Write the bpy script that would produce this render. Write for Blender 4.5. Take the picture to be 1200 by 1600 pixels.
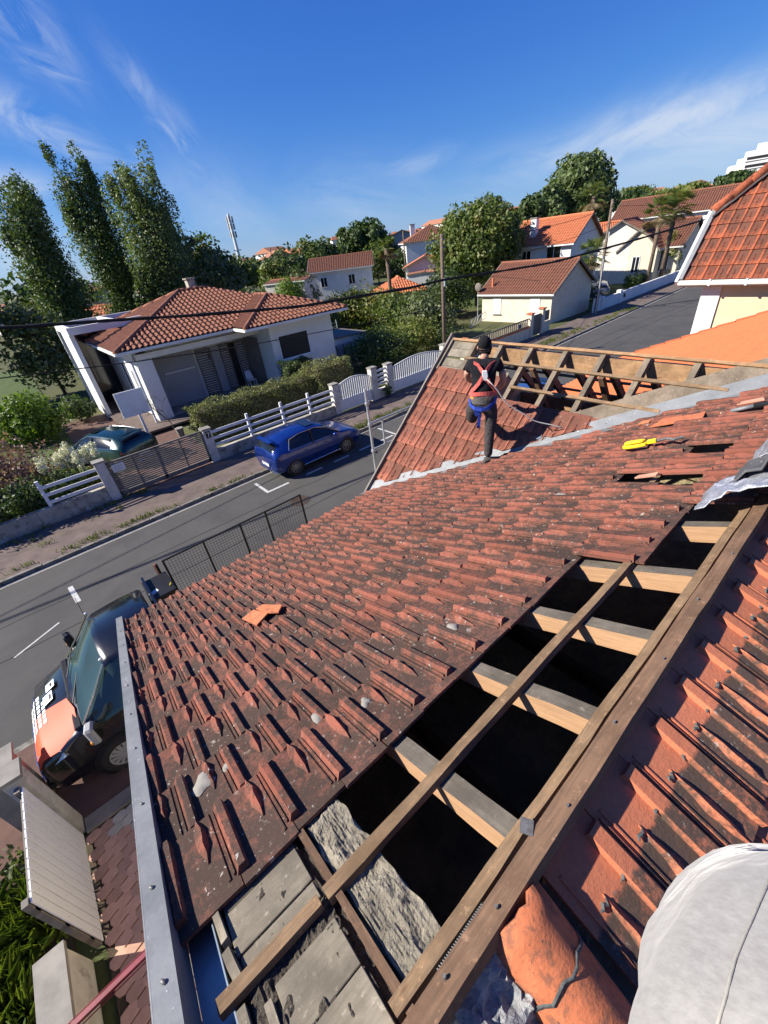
import bpy, bmesh, math, random
import numpy as np
from mathutils import Vector, Matrix, Quaternion, noise as mnoise
random.seed(7); np.random.seed(7)
for o in list(bpy.data.objects): bpy.data.objects.remove(o)
sc = bpy.context.scene; COL = sc.collection
rad = math.radians

# ------------------------------------------------------------------ camera
H = 6.7
RW = np.array([[0.746, 0.431, -0.508], [-0.657, 0.349, -0.668], [-0.11, 0.832, 0.543]])
RW[:, 2] /= np.linalg.norm(RW[:, 2])
RW[:, 0] -= RW[:, 0].dot(RW[:, 2]) * RW[:, 2]; RW[:, 0] /= np.linalg.norm(RW[:, 0])
RW[:, 1] = np.cross(RW[:, 2], RW[:, 0])
cam = bpy.data.cameras.new('camera'); camo = bpy.data.objects.new('camera', cam); COL.objects.link(camo)
camo.matrix_world = Matrix(((RW[0, 0], RW[0, 1], RW[0, 2], 0), (RW[1, 0], RW[1, 1], RW[1, 2], 0), (RW[2, 0], RW[2, 1], RW[2, 2], H), (0, 0, 0, 1)))
cam.sensor_fit = 'VERTICAL'; cam.sensor_height = 24; cam.lens = 640 / 1600 * 24
cam.clip_start = 0.02; cam.clip_end = 6000
sc.camera = camo
SUN = Vector((-1.16, 0.84, 1.0)).normalized()

# ------------------------------------------------------------------ world, sun, exposure
w = bpy.data.worlds.new('World'); sc.world = w; w.use_nodes = True
nt = w.node_tree; nt.nodes.clear()
def wn(t, **k):
    n = nt.nodes.new(t)
    for a, b in k.items(): setattr(n, a, b)
    return n
out = wn('ShaderNodeOutputWorld'); bg = wn('ShaderNodeBackground'); sky = wn('ShaderNodeTexSky', sky_type='NISHITA')
sky.sun_disc = False; sky.sun_elevation = math.asin(SUN.z); sky.sun_rotation = math.atan2(SUN.x, SUN.y)
sky.altitude = 50; sky.air_density = 1.0; sky.dust_density = 0.0; sky.ozone_density = 2.2
bg.inputs['Strength'].default_value = 0.074
tc = wn('ShaderNodeTexCoord')
def wmath(op, a, b=None):
    n = wn('ShaderNodeMath', operation=op)
    for i, v in enumerate((a, b)):
        if v is None: continue
        if isinstance(v, (int, float)): n.inputs[i].default_value = v
        else: nt.links.new(v, n.inputs[i])
    return n.outputs[0]
def camray(x, y):
    v = RW @ np.array([x - 600, 800 - y, -640.0]); return Vector(v / np.linalg.norm(v))
def sky_mask(d, axis, ln, wd):   # soft patch of cirrus around direction d, longer along axis
    d = d.normalized(); a = (axis - axis.dot(d) * d).normalized(); b = d.cross(a)
    def dot(vec):
        n = wn('ShaderNodeVectorMath', operation='DOT_PRODUCT'); nt.links.new(tc.outputs['Generated'], n.inputs[0]); n.inputs[1].default_value = vec
        return n.outputs['Value']
    ea = wmath('MULTIPLY', dot(a), 1 / ln); eb = wmath('MULTIPLY', dot(b), 1 / wd)
    s = wmath('ADD', wmath('MULTIPLY', ea, ea), wmath('MULTIPLY', eb, eb))
    g = wmath('POWER', 2.718, wmath('MULTIPLY', s, -1.0))
    return wmath('MULTIPLY', g, wmath('GREATER_THAN', dot(d), 0.0))
def streak(axis, sx, scl, lo, hi, seed):
    axis = axis.normalized()
    q = Vector((1, 0, 0)).rotation_difference(axis)
    m = wn('ShaderNodeMapping', vector_type='TEXTURE'); m.inputs['Rotation'].default_value = q.to_euler(); m.inputs['Scale'].default_value = (sx, 1, 1); m.inputs['Location'].default_value = (seed, seed * .3, 0)
    nt.links.new(tc.outputs['Generated'], m.inputs['Vector'])
    n = wn('ShaderNodeTexNoise'); n.inputs['Scale'].default_value = scl * 1.7; n.inputs['Detail'].default_value = 10; n.inputs['Roughness'].default_value = .66; n.inputs['Distortion'].default_value = 1.1
    nt.links.new(m.outputs[0], n.inputs['Vector'])
    r = wn('ShaderNodeMapRange'); r.inputs['From Min'].default_value = lo; r.inputs['From Max'].default_value = hi; nt.links.new(n.outputs['Fac'], r.inputs['Value'])
    return r.outputs[0]
tot = None
patches = [  # centre pixel, end pixel, length, width, strength, noise scale, lo, hi
    ((45, 45), (85, 85), .055, .03, .7, 9, .42, .7), ((80, 105), (45, 95), .04, .014, .7, 9, .4, .65),
    ((50, 190), (120, 225), .095, .026, .85, 8, .38, .64), ((272, 205), (240, 165), .038, .022, .95, 9, .34, .62),
    ((215, 130), (240, 160), .05, .018, .5, 10, .4, .7), ((225, 255), (240, 262), .03, .018, .45, 10, .4, .7), ((305, 265), (290, 255), .03, .02, .35, 10, .4, .7),
    ((20, 292), (60, 292), .06, .022, .7, 8, .38, .66), ((40, 385), (90, 390), .08, .05, .7, 6, .3, .65),
    ((1080, 180), (930, 225), .26, .034, .85, 6, .26, .58), ((1130, 150), (1000, 185), .18, .022, .7, 8, .3, .6), ((1010, 222), (880, 250), .26, .036, .7, 7, .28, .6), ((1150, 210), (1020, 240), .22, .045, .7, 6, .26, .6), ((1190, 120), (1100, 150), .1, .016, .6, 8, .3, .6),
    ((640, 262), (700, 240), .07, .018, .5, 9, .4, .7), ((560, 315), (480, 320), .15, .055, .4, 5, .32, .66), ((700, 300), (800, 290), .2, .04, .28, 6, .34, .7), ((350, 330), (420, 350), .12, .07, .35, 5, .3, .66)]
for i, (c, e, ln, wd, st, scl, lo, hi) in enumerate(patches):
    d = camray(*c); ax = camray(*e) - d
    m = wmath('MULTIPLY', wmath('MULTIPLY', sky_mask(d, ax, ln, wd), streak(ax, 2.6, scl, lo, hi, i * 3.1)), st)
    tot = m if tot is None else wmath('MAXIMUM', tot, m)
mixc = wn('ShaderNodeMix', data_type='RGBA'); mixc.inputs['B'].default_value = (4.6, 5.2, 6.2, 1)
sp = wn('ShaderNodeSeparateColor'); cb = wn('ShaderNodeCombineColor'); nt.links.new(sky.outputs[0], sp.inputs[0])
for ch, (aa, gg) in zip(('Red', 'Green', 'Blue'), ((.496, 1.25), (.672, .96), (1.011, .55))):   # film-like grading of the whole sky
    nt.links.new(wmath('MULTIPLY', wmath('POWER', wmath('MULTIPLY', sp.outputs[ch], .1), gg), aa / .1434), cb.inputs[ch])
nt.links.new(cb.outputs[0], mixc.inputs['A'])
nt.links.new(tot, mixc.inputs['Factor']); nt.links.new(mixc.outputs['Result'], bg.inputs['Color']); nt.links.new(bg.outputs[0], out.inputs['Surface'])
sl = bpy.data.lights.new('sun', 'SUN'); sl.energy = 5.0; sl.angle = rad(.55); sl.color = (1.0, .93, .82)
so = bpy.data.objects.new('sun', sl); COL.objects.link(so); so.rotation_euler = SUN.to_track_quat('Z', 'Y').to_euler(); so.location = (-30, 30, 40)
sc.view_settings.view_transform = 'Standard'; sc.view_settings.look = 'None'; sc.view_settings.gamma = 1; sc.view_settings.exposure = 0.95
sc.view_settings.use_curve_mapping = False

# ------------------------------------------------------------------ object helpers
WM = {}   # world matrix of every object made here
def thing(name, label, cat, loc=(0, 0, 0), group=None, rz=0):
    o = bpy.data.objects.new(name, None); COL.objects.link(o); o.empty_display_size = .2
    o.location = loc; o.rotation_euler = (0, 0, rz); o['label'] = label; o['category'] = cat
    if group: o['group'] = group
    WM[o.name] = Matrix.Translation(loc) @ Matrix.Rotation(rz, 4, 'Z')
    return o
def tag(o, label, cat, group=None):
    o['label'] = label; o['category'] = cat
    if group: o['group'] = group
    return o
def link(name, me, parent=None, mw=None, kind=None):
    """mw = world matrix wanted for the mesh (identity by default: vertices are in world space)"""
    o = bpy.data.objects.new(name, me); COL.objects.link(o)
    mw = mw if mw is not None else Matrix.Identity(4)
    if parent is not None:
        o.parent = parent
        o.matrix_local = WM[parent.name].inverted() @ mw
    else: o.matrix_world = mw
    WM[o.name] = mw.copy()
    if kind: o['kind'] = kind
    return o
class MB:
    def __init__(s): s.v = []; s.f = []; s.m = []
    def add(s, vs, fs, mi=0):
        b = len(s.v); s.v += [tuple(v) for v in vs]
        for f in fs: s.f.append(tuple(b + i for i in f)); s.m.append(mi)
    def box(s, c, d, rot=None, mi=0, taper=1.0):
        x, y, z = d[0] / 2, d[1] / 2, d[2] / 2
        vs = [Vector((sx * x * (taper if sz > 0 else 1), sy * y * (taper if sz > 0 else 1), sz * z)) for sz in (-1, 1) for sy in (-1, 1) for sx in (-1, 1)]
        if rot is not None: vs = [rot @ v for v in vs]
        c = Vector(c); vs = [v + c for v in vs]
        s.add(vs, [(0, 2, 3, 1), (4, 5, 7, 6), (0, 1, 5, 4), (2, 6, 7, 3), (0, 4, 6, 2), (1, 3, 7, 5)], mi)
        return s
    def bb(s, x0, x1, y0, y1, z0, z1, mi=0): return s.box(((x0 + x1) / 2, (y0 + y1) / 2, (z0 + z1) / 2), (x1 - x0, y1 - y0, z1 - z0), None, mi)
    def beam(s, a, b, wd, ht, up=(0, 0, 1), mi=0):
        a = Vector(a); b = Vector(b); d = (b - a); L = d.length; d.normalize(); up = Vector(up)
        sd = d.cross(up)
        if sd.length < 1e-4: sd = d.cross(Vector((0, 1, 0)))
        sd.normalize(); u = sd.cross(d)
        vs = [p + sd * (wd / 2 * i) + u * (ht / 2 * j) for p in (a, b) for i, j in ((-1, -1), (1, -1), (1, 1), (-1, 1))]
        s.add(vs, [(0, 3, 2, 1), (4, 5, 6, 7), (0, 1, 5, 4), (1, 2, 6, 5), (2, 3, 7, 6), (3, 0, 4, 7)], mi); return s
    def tube(s, pts, r, n=8, mi=0, cap=True):
        pts = [Vector(p) for p in pts]; rs = r if isinstance(r, (list, tuple)) else [r] * len(pts)
        rings = []; prev = None
        for i, p in enumerate(pts):
            d = (pts[min(i + 1, len(pts) - 1)] - pts[max(i - 1, 0)]).normalized()
            if prev is None:
                a = d.cross(Vector((0, 0, 1)));
                if a.length < .05: a = d.cross(Vector((1, 0, 0)))
            else: a = prev - prev.dot(d) * d
            a.normalize(); prev = a; b = d.cross(a)
            rings.append([p + (a * math.cos(t) + b * math.sin(t)) * rs[i] for t in [2 * math.pi * k / n for k in range(n)]])
        vs = [v for rg in rings for v in rg]; fs = []
        for i in range(len(pts) - 1):
            for k in range(n): fs.append((i * n + k, i * n + (k + 1) % n, (i + 1) * n + (k + 1) % n, (i + 1) * n + k))
        if cap: fs += [tuple(range(n))[::-1], tuple((len(pts) - 1) * n + k for k in range(n))]
        s.add(vs, fs, mi); return s
    def ball(s, c, r, n=10, m=7, mi=0, rot=None):
        rx, ry, rz_ = r if isinstance(r, (tuple, list)) else (r, r, r); c = Vector(c)
        vs = [];
        for i in range(m + 1):
            th = math.pi * i / m
            for k in range(n):
                ph = 2 * math.pi * k / n; v = Vector((rx * math.sin(th) * math.cos(ph), ry * math.sin(th) * math.sin(ph), rz_ * math.cos(th)))
                if rot is not None: v = rot @ v
                vs.append(c + v)
        fs = [(i * n + k, (i + 1) * n + k, (i + 1) * n + (k + 1) % n, i * n + (k + 1) % n) for i in range(m) for k in range(n)]
        s.add(vs, fs, mi); return s
    def poly(s, pts, mi=0): s.add(pts, [tuple(range(len(pts)))], mi); return s
    def slab(s, pts, n, t, mi=0):
        """polygon pts extruded by -n*t"""
        n = Vector(n).normalized(); k = len(pts); a = [Vector(p) for p in pts]; b = [p - n * t for p in a]
        s.add(a + b, [tuple(range(k)), tuple(range(2 * k - 1, k - 1, -1))] + [(i, i + k, (i + 1) % k + k, (i + 1) % k) for i in range(k)], mi); return s
    def mesh(s, name, mats, smooth=False):
        me = bpy.data.meshes.new(name); me.from_pydata(s.v, [], s.f)
        for m in (mats if isinstance(mats, (list, tuple)) else [mats]): me.materials.append(m)
        me.polygons.foreach_set('material_index', s.m)
        if smooth: me.polygons.foreach_set('use_smooth', [True] * len(s.f))
        me.update(); return me
    def build(s, name, mats, parent=None, mw=None, kind=None, smooth=False, bevel=0, fix=True):
        me = s.mesh(name, mats, smooth)
        if fix or bevel:
            bm = bmesh.new(); bm.from_mesh(me)
            if smooth: bmesh.ops.remove_doubles(bm, verts=bm.verts, dist=1e-5)
            bmesh.ops.recalc_face_normals(bm, faces=bm.faces)
            if bevel: bmesh.ops.bevel(bm, geom=list(bm.edges), offset=bevel, segments=1, affect='EDGES', profile=.5)
            bm.to_mesh(me); bm.free()
        return link(name, me, parent, mw, kind)
def at(x, y, D):   # point seen at pixel x, y of the photograph, D metres away horizontally
    v = camray(x, y); return Vector((0, 0, H)) + v * (D / math.hypot(v.x, v.y))

# ------------------------------------------------------------------ materials
class NT:
    def __init__(s, name):
        s.m = bpy.data.materials.new(name); s.m.use_nodes = True; s.t = s.m.node_tree; s.t.nodes.clear()
        s.o = s.n('ShaderNodeOutputMaterial'); s.p = s.n('ShaderNodeBsdfPrincipled'); s.l(s.p.outputs[0], s.o.inputs['Surface'])
        s.g = s.n('ShaderNodeNewGeometry'); s.oi = s.n('ShaderNodeObjectInfo'); s.tc = s.n('ShaderNodeTexCoord')
    def n(s, t, **k):
        x = s.t.nodes.new(t)
        for a, b in k.items(): setattr(x, a, b)
        return x
    def l(s, a, b): s.t.links.new(a, b)
    def math(s, op, a, b=0.0, c=None):
        x = s.n('ShaderNodeMath', operation=op)
        for i, v in enumerate((a, b, c)):
            if v is None: continue
            if isinstance(v, (int, float)): x.inputs[i].default_value = v
            else: s.l(v, x.inputs[i])
        return x.outputs[0]
    def noise(s, vec, scale, detail=5, rough=.6, dist=0, out='Fac'):
        x = s.n('ShaderNodeTexNoise'); x.inputs['Scale'].default_value = scale; x.inputs['Detail'].default_value = detail; x.inputs['Roughness'].default_value = rough; x.inputs['Distortion'].default_value = dist
        s.l(vec, x.inputs['Vector']); return x.outputs[out]
    def ramp(s, v, lo, hi, a=0.0, b=1.0):
        x = s.n('ShaderNodeMapRange'); x.inputs['From Min'].default_value = lo; x.inputs['From Max'].default_value = hi; x.inputs['To Min'].default_value = a; x.inputs['To Max'].default_value = b
        s.l(v, x.inputs['Value']); return x.outputs[0]
    def mix(s, f, a, b, bt='MIX'):
        x = s.n('ShaderNodeMix', data_type='RGBA', blend_type=bt)
        for k, v in (('Factor', f), ('A', a), ('B', b)):
            if isinstance(v, (int, float)): x.inputs[k].default_value = v
            elif isinstance(v, (tuple, list)): x.inputs[k].default_value = (*v[:3], 1)
            else: s.l(v, x.inputs[k])
        return x.outputs['Result']
    def mapv(s, vec, scale=(1, 1, 1), rot=(0, 0, 0)):
        x = s.n('ShaderNodeMapping'); x.inputs['Scale'].default_value = scale; x.inputs['Rotation'].default_value = rot; s.l(vec, x.inputs['Vector']); return x.outputs[0]
    def bump(s, h, strength=.3, dist=.01):
        x = s.n('ShaderNodeBump'); x.inputs['Strength'].default_value = strength; x.inputs['Distance'].default_value = dist; s.l(h, x.inputs['Height']); s.l(x.outputs[0], s.p.inputs['Normal']); return x
    def set(s, col=None, rough=None, metal=None, spec=None):
        for k, v in (('Base Color', col), ('Roughness', rough), ('Metallic', metal), ('Specular IOR Level', spec)):
            if v is None: continue
            if isinstance(v, (int, float)): s.p.inputs[k].default_value = v
            elif isinstance(v, (tuple, list)): s.p.inputs[k].default_value = (*v[:3], 1)
            else: s.l(v, s.p.inputs[k])
        return s
def M(name, c1, c2=None, scale=3, rough=.85, bump=.25, bscale=60, bdist=.004, lo=.35, hi=.65, spots=None, rand=0, metal=0, spec=.3, stretch=None, grime=None):
    t = NT(name); P = t.g.outputs['Position']
    if rand or stretch:
        P = t.tc.outputs['Object']
        if rand:
            a = t.n('ShaderNodeVectorMath', operation='ADD'); m = t.n('ShaderNodeVectorMath', operation='SCALE'); m.inputs[0].default_value = (31, 17, 23)
            t.l(t.oi.outputs['Random'], m.inputs['Scale']); t.l(P, a.inputs[0]); t.l(m.outputs[0], a.inputs[1]); P = a.outputs[0]
        if stretch: P = t.mapv(P, stretch)
    c = t.mix(t.ramp(t.noise(P, scale, 7, .65), lo, hi), c1, c2 if c2 else tuple(x * .75 for x in c1))
    if grime: c = t.mix(t.math('MULTIPLY', t.ramp(t.noise(P, grime[1], 8, .7, .4), grime[2], grime[2] + .12), grime[3]), c, grime[0])
    if spots: c = t.mix(t.ramp(t.noise(P, spots[1], 4, .6), spots[2], spots[2] + .04), c, spots[0])
    if rand:
        h = t.n('ShaderNodeHueSaturation'); t.l(c, h.inputs['Color']); t.l(t.ramp(t.oi.outputs['Random'], 0, 1, 1 - rand, 1 + rand), h.inputs['Value']); c = h.outputs[0]
    t.set(c, rough, metal, spec)
    if bump: t.bump(t.noise(P, bscale, 6, .6), bump, bdist)
    return t.m
def wood_mat(name, c1, c2, knots=(.12, .06, .03), rough=.85, grain=1.0, side=None, rand=.15):
    t = NT(name); P = t.tc.outputs['Object']
    a = t.n('ShaderNodeVectorMath', operation='ADD'); m = t.n('ShaderNodeVectorMath', operation='SCALE'); m.inputs[0].default_value = (31, 17, 23)
    t.l(t.oi.outputs['Random'], m.inputs['Scale']); t.l(P, a.inputs[0]); t.l(m.outputs[0], a.inputs[1]); P = a.outputs[0]
    Q = t.mapv(P, (1.6, 26, 26)); g = t.noise(Q, 2.2, 8, .7, 1.2)
    c = t.mix(t.ramp(g, .32, .68), c1, c2)
    c = t.mix(t.ramp(t.noise(P, 5.2, 8, .7), .40, .62, 0, .8), c, tuple(x * .42 for x in c1)); c = t.mix(t.ramp(t.noise(P, 38, 4, .7), .60, .72, 0, .5), c, tuple(min(1, x * 1.7) for x in c1))
    c = t.mix(t.ramp(t.noise(t.mapv(P, (1, 2.5, 2.5)), 7, 3, .5), .70, .76, 0, .9), c, knots)
    if side:   # planed faces that never saw daylight
        s = t.n('ShaderNodeSeparateXYZ'); tn = t.n('ShaderNodeVectorTransform', vector_type='NORMAL', convert_from='WORLD', convert_to='OBJECT'); t.l(t.g.outputs['Normal'], tn.inputs[0]); t.l(tn.outputs[0], s.inputs[0])
        f = t.math('LESS_THAN', s.outputs['Z'], .7)
        sc_ = t.mix(t.ramp(g, .3, .7), side, tuple(x * .68 for x in side))
        c = t.mix(f, c, sc_)
    h = t.n('ShaderNodeHueSaturation'); t.l(c, h.inputs['Color']); t.l(t.ramp(t.oi.outputs['Random'], 0, 1, 1 - rand, 1 + rand), h.inputs['Value'])
    t.set(h.outputs[0], rough, 0, .25); t.bump(g, .5 * grain, .006); return t.m
def leaf_mat(name, c1, c2, c3=None, trans=.25, rough=.55):
    t = NT(name)
    r = t.g.outputs['Random Per Island']
    c = t.mix(r, c1, c2)
    if c3: c = t.mix(t.ramp(t.noise(t.g.outputs['Position'], .9, 3, .5), .5, .65), c, c3)
    t.set(c, rough, 0, .35)
    tr = t.n('ShaderNodeBsdfTranslucent'); mx = t.n('ShaderNodeMixShader'); mx.inputs[0].default_value = trans
    b = t.mix(1.0, c, (1.3, 1.5, .6), 'MULTIPLY'); t.l(b, tr.inputs['Color'])
    t.l(t.p.outputs[0], mx.inputs[1]); t.l(tr.outputs[0], mx.inputs[2]); t.l(mx.outputs[0], t.o.inputs['Surface']); return t.m
def tile_mat(name, rib, pan, dark, lichen=.5, clean=0.0, rand=.16, yellow=True, ribz=(.004, .02), darkamt=.75, headclean=None, flatdark=0, dlo=.50):
    """fired clay tile: rib = colour of the raised ribs, pan = colour of the flat, dark = moss and soot"""
    t = NT(name); O = t.tc.outputs['Object']; Pw = t.g.outputs['Position']
    s = t.n('ShaderNodeSeparateXYZ'); t.l(O, s.inputs[0])
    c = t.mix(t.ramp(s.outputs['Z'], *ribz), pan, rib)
    big = t.noise(Pw, 2.2, 5, .6); mid = t.noise(Pw, 17, 8, .72, .5); fine = t.noise(Pw, 70, 6, .75)
    f = t.math('ADD', t.math('MULTIPLY', big, .42), t.math('ADD', t.math('MULTIPLY', mid, .55), t.math('MULTIPLY', fine, .28)))
    f = t.math('SUBTRACT', f, t.ramp(s.outputs['Z'], *ribz, 0, .02 if flatdark else .10))
    if flatdark:   # grime darkens the flats; the sunlit look of the rib flanks is put into the colour
        vt = t.n('ShaderNodeVectorTransform', vector_type='NORMAL', convert_from='WORLD', convert_to='OBJECT'); t.l(t.g.outputs['True Normal'], vt.inputs[0]); sn = t.n('ShaderNodeSeparateXYZ'); t.l(vt.outputs[0], sn.inputs[0])
        f = t.math('ADD', f, t.ramp(sn.outputs['Z'], .80, .97, -.05, flatdark))
    df = t.math('MULTIPLY', t.ramp(f, dlo, dlo + .14), darkamt)
    if headclean:   # band at the head that another tile covered until the ridge was stripped
        edge = t.math('ADD', t.math('MULTIPLY', s.outputs['Y'], 1.0), t.math('MULTIPLY', t.noise(Pw, 30, 5, .7), .05))
        m = t.ramp(edge, headclean + .018, headclean + .03)
        df = t.math('MULTIPLY', df, m); c = t.mix(m, rib, c)
        df = t.math('MAXIMUM', df, t.math('MULTIPLY', t.math('LESS_THAN', t.math('ABSOLUTE', t.math('SUBTRACT', edge, headclean + .03)), .006), .0))
    c = t.mix(t.math('MULTIPLY', t.ramp(fine, .35, .65), .30), c, tuple(x * .55 for x in pan))
    c = t.mix(df, c, dark)
    l1 = t.math('MULTIPLY', t.ramp(t.noise(Pw, 30, 5, .7), .62, .66), t.ramp(big, .36, .56)); wl = t.math('MULTIPLY', l1, lichen * .75)
    if headclean: wl = t.math('MULTIPLY', wl, m)
    c = t.mix(wl, c, (.44, .40, .35))
    c = t.mix(t.math('MULTIPLY', t.ramp(t.noise(Pw, 70, 5, .75, .8), .62, .68), lichen * .5), c, (.34, .27, .22))
    if yellow:
        y = t.math('MULTIPLY', t.ramp(t.noise(Pw, 26, 6, .7, .3), .69, .73), t.ramp(t.noise(Pw, 1.3, 3, .5), .52, .6))
        c = t.mix(t.math('MULTIPLY', y, lichen), c, (.42, .22, .03))
    h = t.n('ShaderNodeHueSaturation'); t.l(c, h.inputs['Color']); t.l(t.ramp(t.oi.outputs['Random'], 0, 1, 1 - rand, 1 + rand), h.inputs['Value'])
    t.set(h.outputs[0], .88, 0, .25)
    t.bump(t.math('ADD', t.math('MULTIPLY', mid, .6), t.math('MULTIPLY', fine, .5)), .7, .006); return t.m
MAT = {}
def mats():
    m = MAT
    m['asphalt'] = M('asphalt', (.066, .064, .060), (.082, .079, .074), 1.2, .9, .5, 220, .004, .3, .7, spots=((.12, .115, .11), 160, .66), grime=((.045, .045, .045), .35, .5, .5))
    m['verge_red'] = M('red_tarmac', (.165, .125, .108), (.10, .078, .067), 2.0, .95, .6, 150, .006, .35, .65, spots=((.22, .18, .15), 90, .64), grime=((.10, .10, .045), .8, .57, .7))
    m['drive_red'] = M('worn_red_tarmac', (.15, .085, .065), (.10, .06, .05), 3, .95, .6, 170, .005, spots=((.2, .15, .12), 120, .62))
    m['kerb'] = M('kerb_concrete', (.24, .225, .20), (.13, .12, .10), 5, .9, .4, 80, .004, grime=((.05, .055, .03), 4, .5, .8))
    m['concrete'] = M('concrete', (.30, .28, .25), (.19, .18, .16), 3, .9, .4, 90, .004)
    m['line'] = M('road_paint', (.55, .55, .53), (.35, .35, .34), 14, .8, .2, 120, .002)
    m['ground'] = M('ground_green', (.055, .075, .022), (.10, .09, .04), .06, .95, .5, 8, .05, .35, .7)
    m['lawn'] = M('lawn', (.05, .09, .02), (.09, .115, .035), 1.3, .95, .9, 60, .03, .35, .65)
    m['dry'] = M('dry_grass', (.14, .14, .055), (.08, .10, .03), 1.5, .95, .9, 60, .03)
    m['earth'] = M('earth', (.10, .075, .05), (.06, .045, .03), 3, .95, .8, 60, .02)
    m['iron'] = M('cast_iron', (.09, .07, .055), (.14, .1, .07), 9, .6, .4, 60, .003, metal=.5)
    m['wood_old'] = wood_mat('weathered_timber', (.23, .135, .082), (.11, .07, .047))
    m['wood_bat'] = wood_mat('batten_timber', (.30, .19, .105), (.15, .105, .068))
    m['wood_raft'] = wood_mat('rafter_timber', (.17, .145, .115), (.10, .088, .072), side=(.50, .30, .165), rand=.08)
    m['wood_wing'] = wood_mat('wing_rafter_timber', (.25, .20, .145), (.15, .12, .09))
    m['wood_new'] = wood_mat('purlin_timber', (.46, .28, .15), (.30, .17, .085))
    m['board'] = wood_mat('old_board', (.27, .235, .18), (.19, .165, .125), grain=.6)
    m['mortar'] = M('old_mortar', (.32, .285, .22), (.17, .15, .115), 14, .95, 1.0, 60, .02, .35, .62, grime=((.13, .115, .095), 9, .5, .8))
    m['cement'] = M('cement_blob', (.36, .36, .36), (.20, .21, .22), 30, .95, 1.0, 90, .01)
    m['debris'] = M('dirt_debris', (.05, .042, .035), (.13, .11, .085), 60, .95, 1, 120, .02)
    m['zinc'] = M('zinc', (.235, .245, .255), (.17, .18, .19), 6, .6, .35, 18, .006, metal=.25, spots=((.62, .64, .66), 30, .68))
    m['zinc_sky_tint'] = M('zinc_channel', (.30, .36, .43), (.20, .25, .31), 5, .5, .2, 25, .003, metal=.6, grime=((.07, .07, .07), 12, .62, .8))  # blue of the reflected sky is put into the zinc colour
    m['screw'] = M('screw', (.20, .20, .20), (.12, .11, .10), 60, .5, 0, metal=.3)
    m['insul'] = M('attic_insulation', (.40, .33, .18), (.22, .18, .11), 3, .95, .8, 14, .05)
    m['darkwall'] = M('attic_wall', (.20, .18, .15), (.12, .11, .10), 3, .95, .5, 20)
    m['render'] = M('cream_render', (.62, .53, .35), (.56, .47, .31), 1.5, .9, .35, 120, .003)
    m['render_w'] = M('white_render', (.72, .72, .70), (.62, .62, .60), .8, .9, .25, 90, .003)
    m['white'] = M('white_paint', (.76, .77, .77), (.66, .67, .67), 3, .6, .1, 60, .002)
    m['whitew'] = M('white_wall_worn', (.64, .62, .57), (.44, .42, .37), 2.5, .9, .3, 60, .004, grime=((.20, .19, .16), 3, .56, .75))
    m['dirtyw'] = M('stained_wall', (.46, .43, .37), (.28, .26, .22), 2.2, .95, .5, 50, .006, grime=((.14, .13, .11), 2.6, .5, .8))
    m['taupe'] = M('gate_taupe', (.21, .19, .165), (.15, .135, .12), 5, .7, .2, 40)
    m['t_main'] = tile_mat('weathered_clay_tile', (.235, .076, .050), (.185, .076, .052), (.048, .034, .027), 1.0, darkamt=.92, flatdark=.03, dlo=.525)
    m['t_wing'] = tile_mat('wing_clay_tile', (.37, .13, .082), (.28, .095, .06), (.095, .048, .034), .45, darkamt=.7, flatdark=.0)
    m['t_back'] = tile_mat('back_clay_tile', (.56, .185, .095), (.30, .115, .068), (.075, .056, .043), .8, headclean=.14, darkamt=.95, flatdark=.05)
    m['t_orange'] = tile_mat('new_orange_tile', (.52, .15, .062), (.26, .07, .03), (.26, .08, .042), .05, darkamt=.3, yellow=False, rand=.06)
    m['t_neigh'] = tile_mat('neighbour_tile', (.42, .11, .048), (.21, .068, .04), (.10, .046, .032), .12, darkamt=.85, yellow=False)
    m['t_brown'] = tile_mat('brown_canal_tile', (.29, .118, .072), (.07, .032, .024), (.075, .038, .028), .1, darkamt=.5, yellow=False, ribz=(.01, .07))  # sunlit ribs and shaded channels are put into the rib and pan colours
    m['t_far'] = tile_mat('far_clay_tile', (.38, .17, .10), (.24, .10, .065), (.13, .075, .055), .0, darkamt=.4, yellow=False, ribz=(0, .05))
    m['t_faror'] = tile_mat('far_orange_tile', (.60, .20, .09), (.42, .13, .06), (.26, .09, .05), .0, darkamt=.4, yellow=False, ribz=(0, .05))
    m['clay'] = M('fresh_clay', (.56, .175, .08), (.44, .135, .06), 12, .85, .5, 120, .004, grime=((.17, .085, .055), 22, .50, .75), spots=((.10, .07, .055), 60, .66))
    m['clay_pink'] = M('broken_clay', (.52, .27, .19), (.42, .2, .13), 20, .9, .4, 90, .003)
    m['glass'] = M('dark_glass', (.012, .014, .018), None, 1, .08, 0, spec=.6)
    m['shut'] = M('brown_shutter', (.19, .165, .14), (.14, .12, .10), 3, .7, .15, 40)
    m['dark'] = M('dark_opening', (.02, .02, .022), None, 1, .6, 0)
    m['greyp'] = M('grey_panel', (.34, .35, .36), (.30, .31, .32), 1, .7, .1, 40)
    m['blk'] = M('black_metal', (.018, .018, .02), None, 5, .45, .1, 60, .001)
    m['rubber'] = M('rubber', (.02, .02, .02), (.03, .03, .03), 10, .85, .3, 80, .002)
    m['alloy'] = M('alloy', (.42, .42, .42), None, 5, .35, 0, metal=.8)
    m['leafd'] = leaf_mat('leaves_dark', (0.034, 0.060, 0.018), (0.078, 0.117, 0.031))
    m['leafm'] = leaf_mat('leaves_mid', (0.060, 0.096, 0.019), (0.132, 0.174, 0.036), (0.168, 0.168, 0.042))
    m['leafy'] = leaf_mat('leaves_yellow_green', (0.092, 0.127, 0.021), (0.218, 0.241, 0.052), (0.207, 0.172, 0.046))
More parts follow.
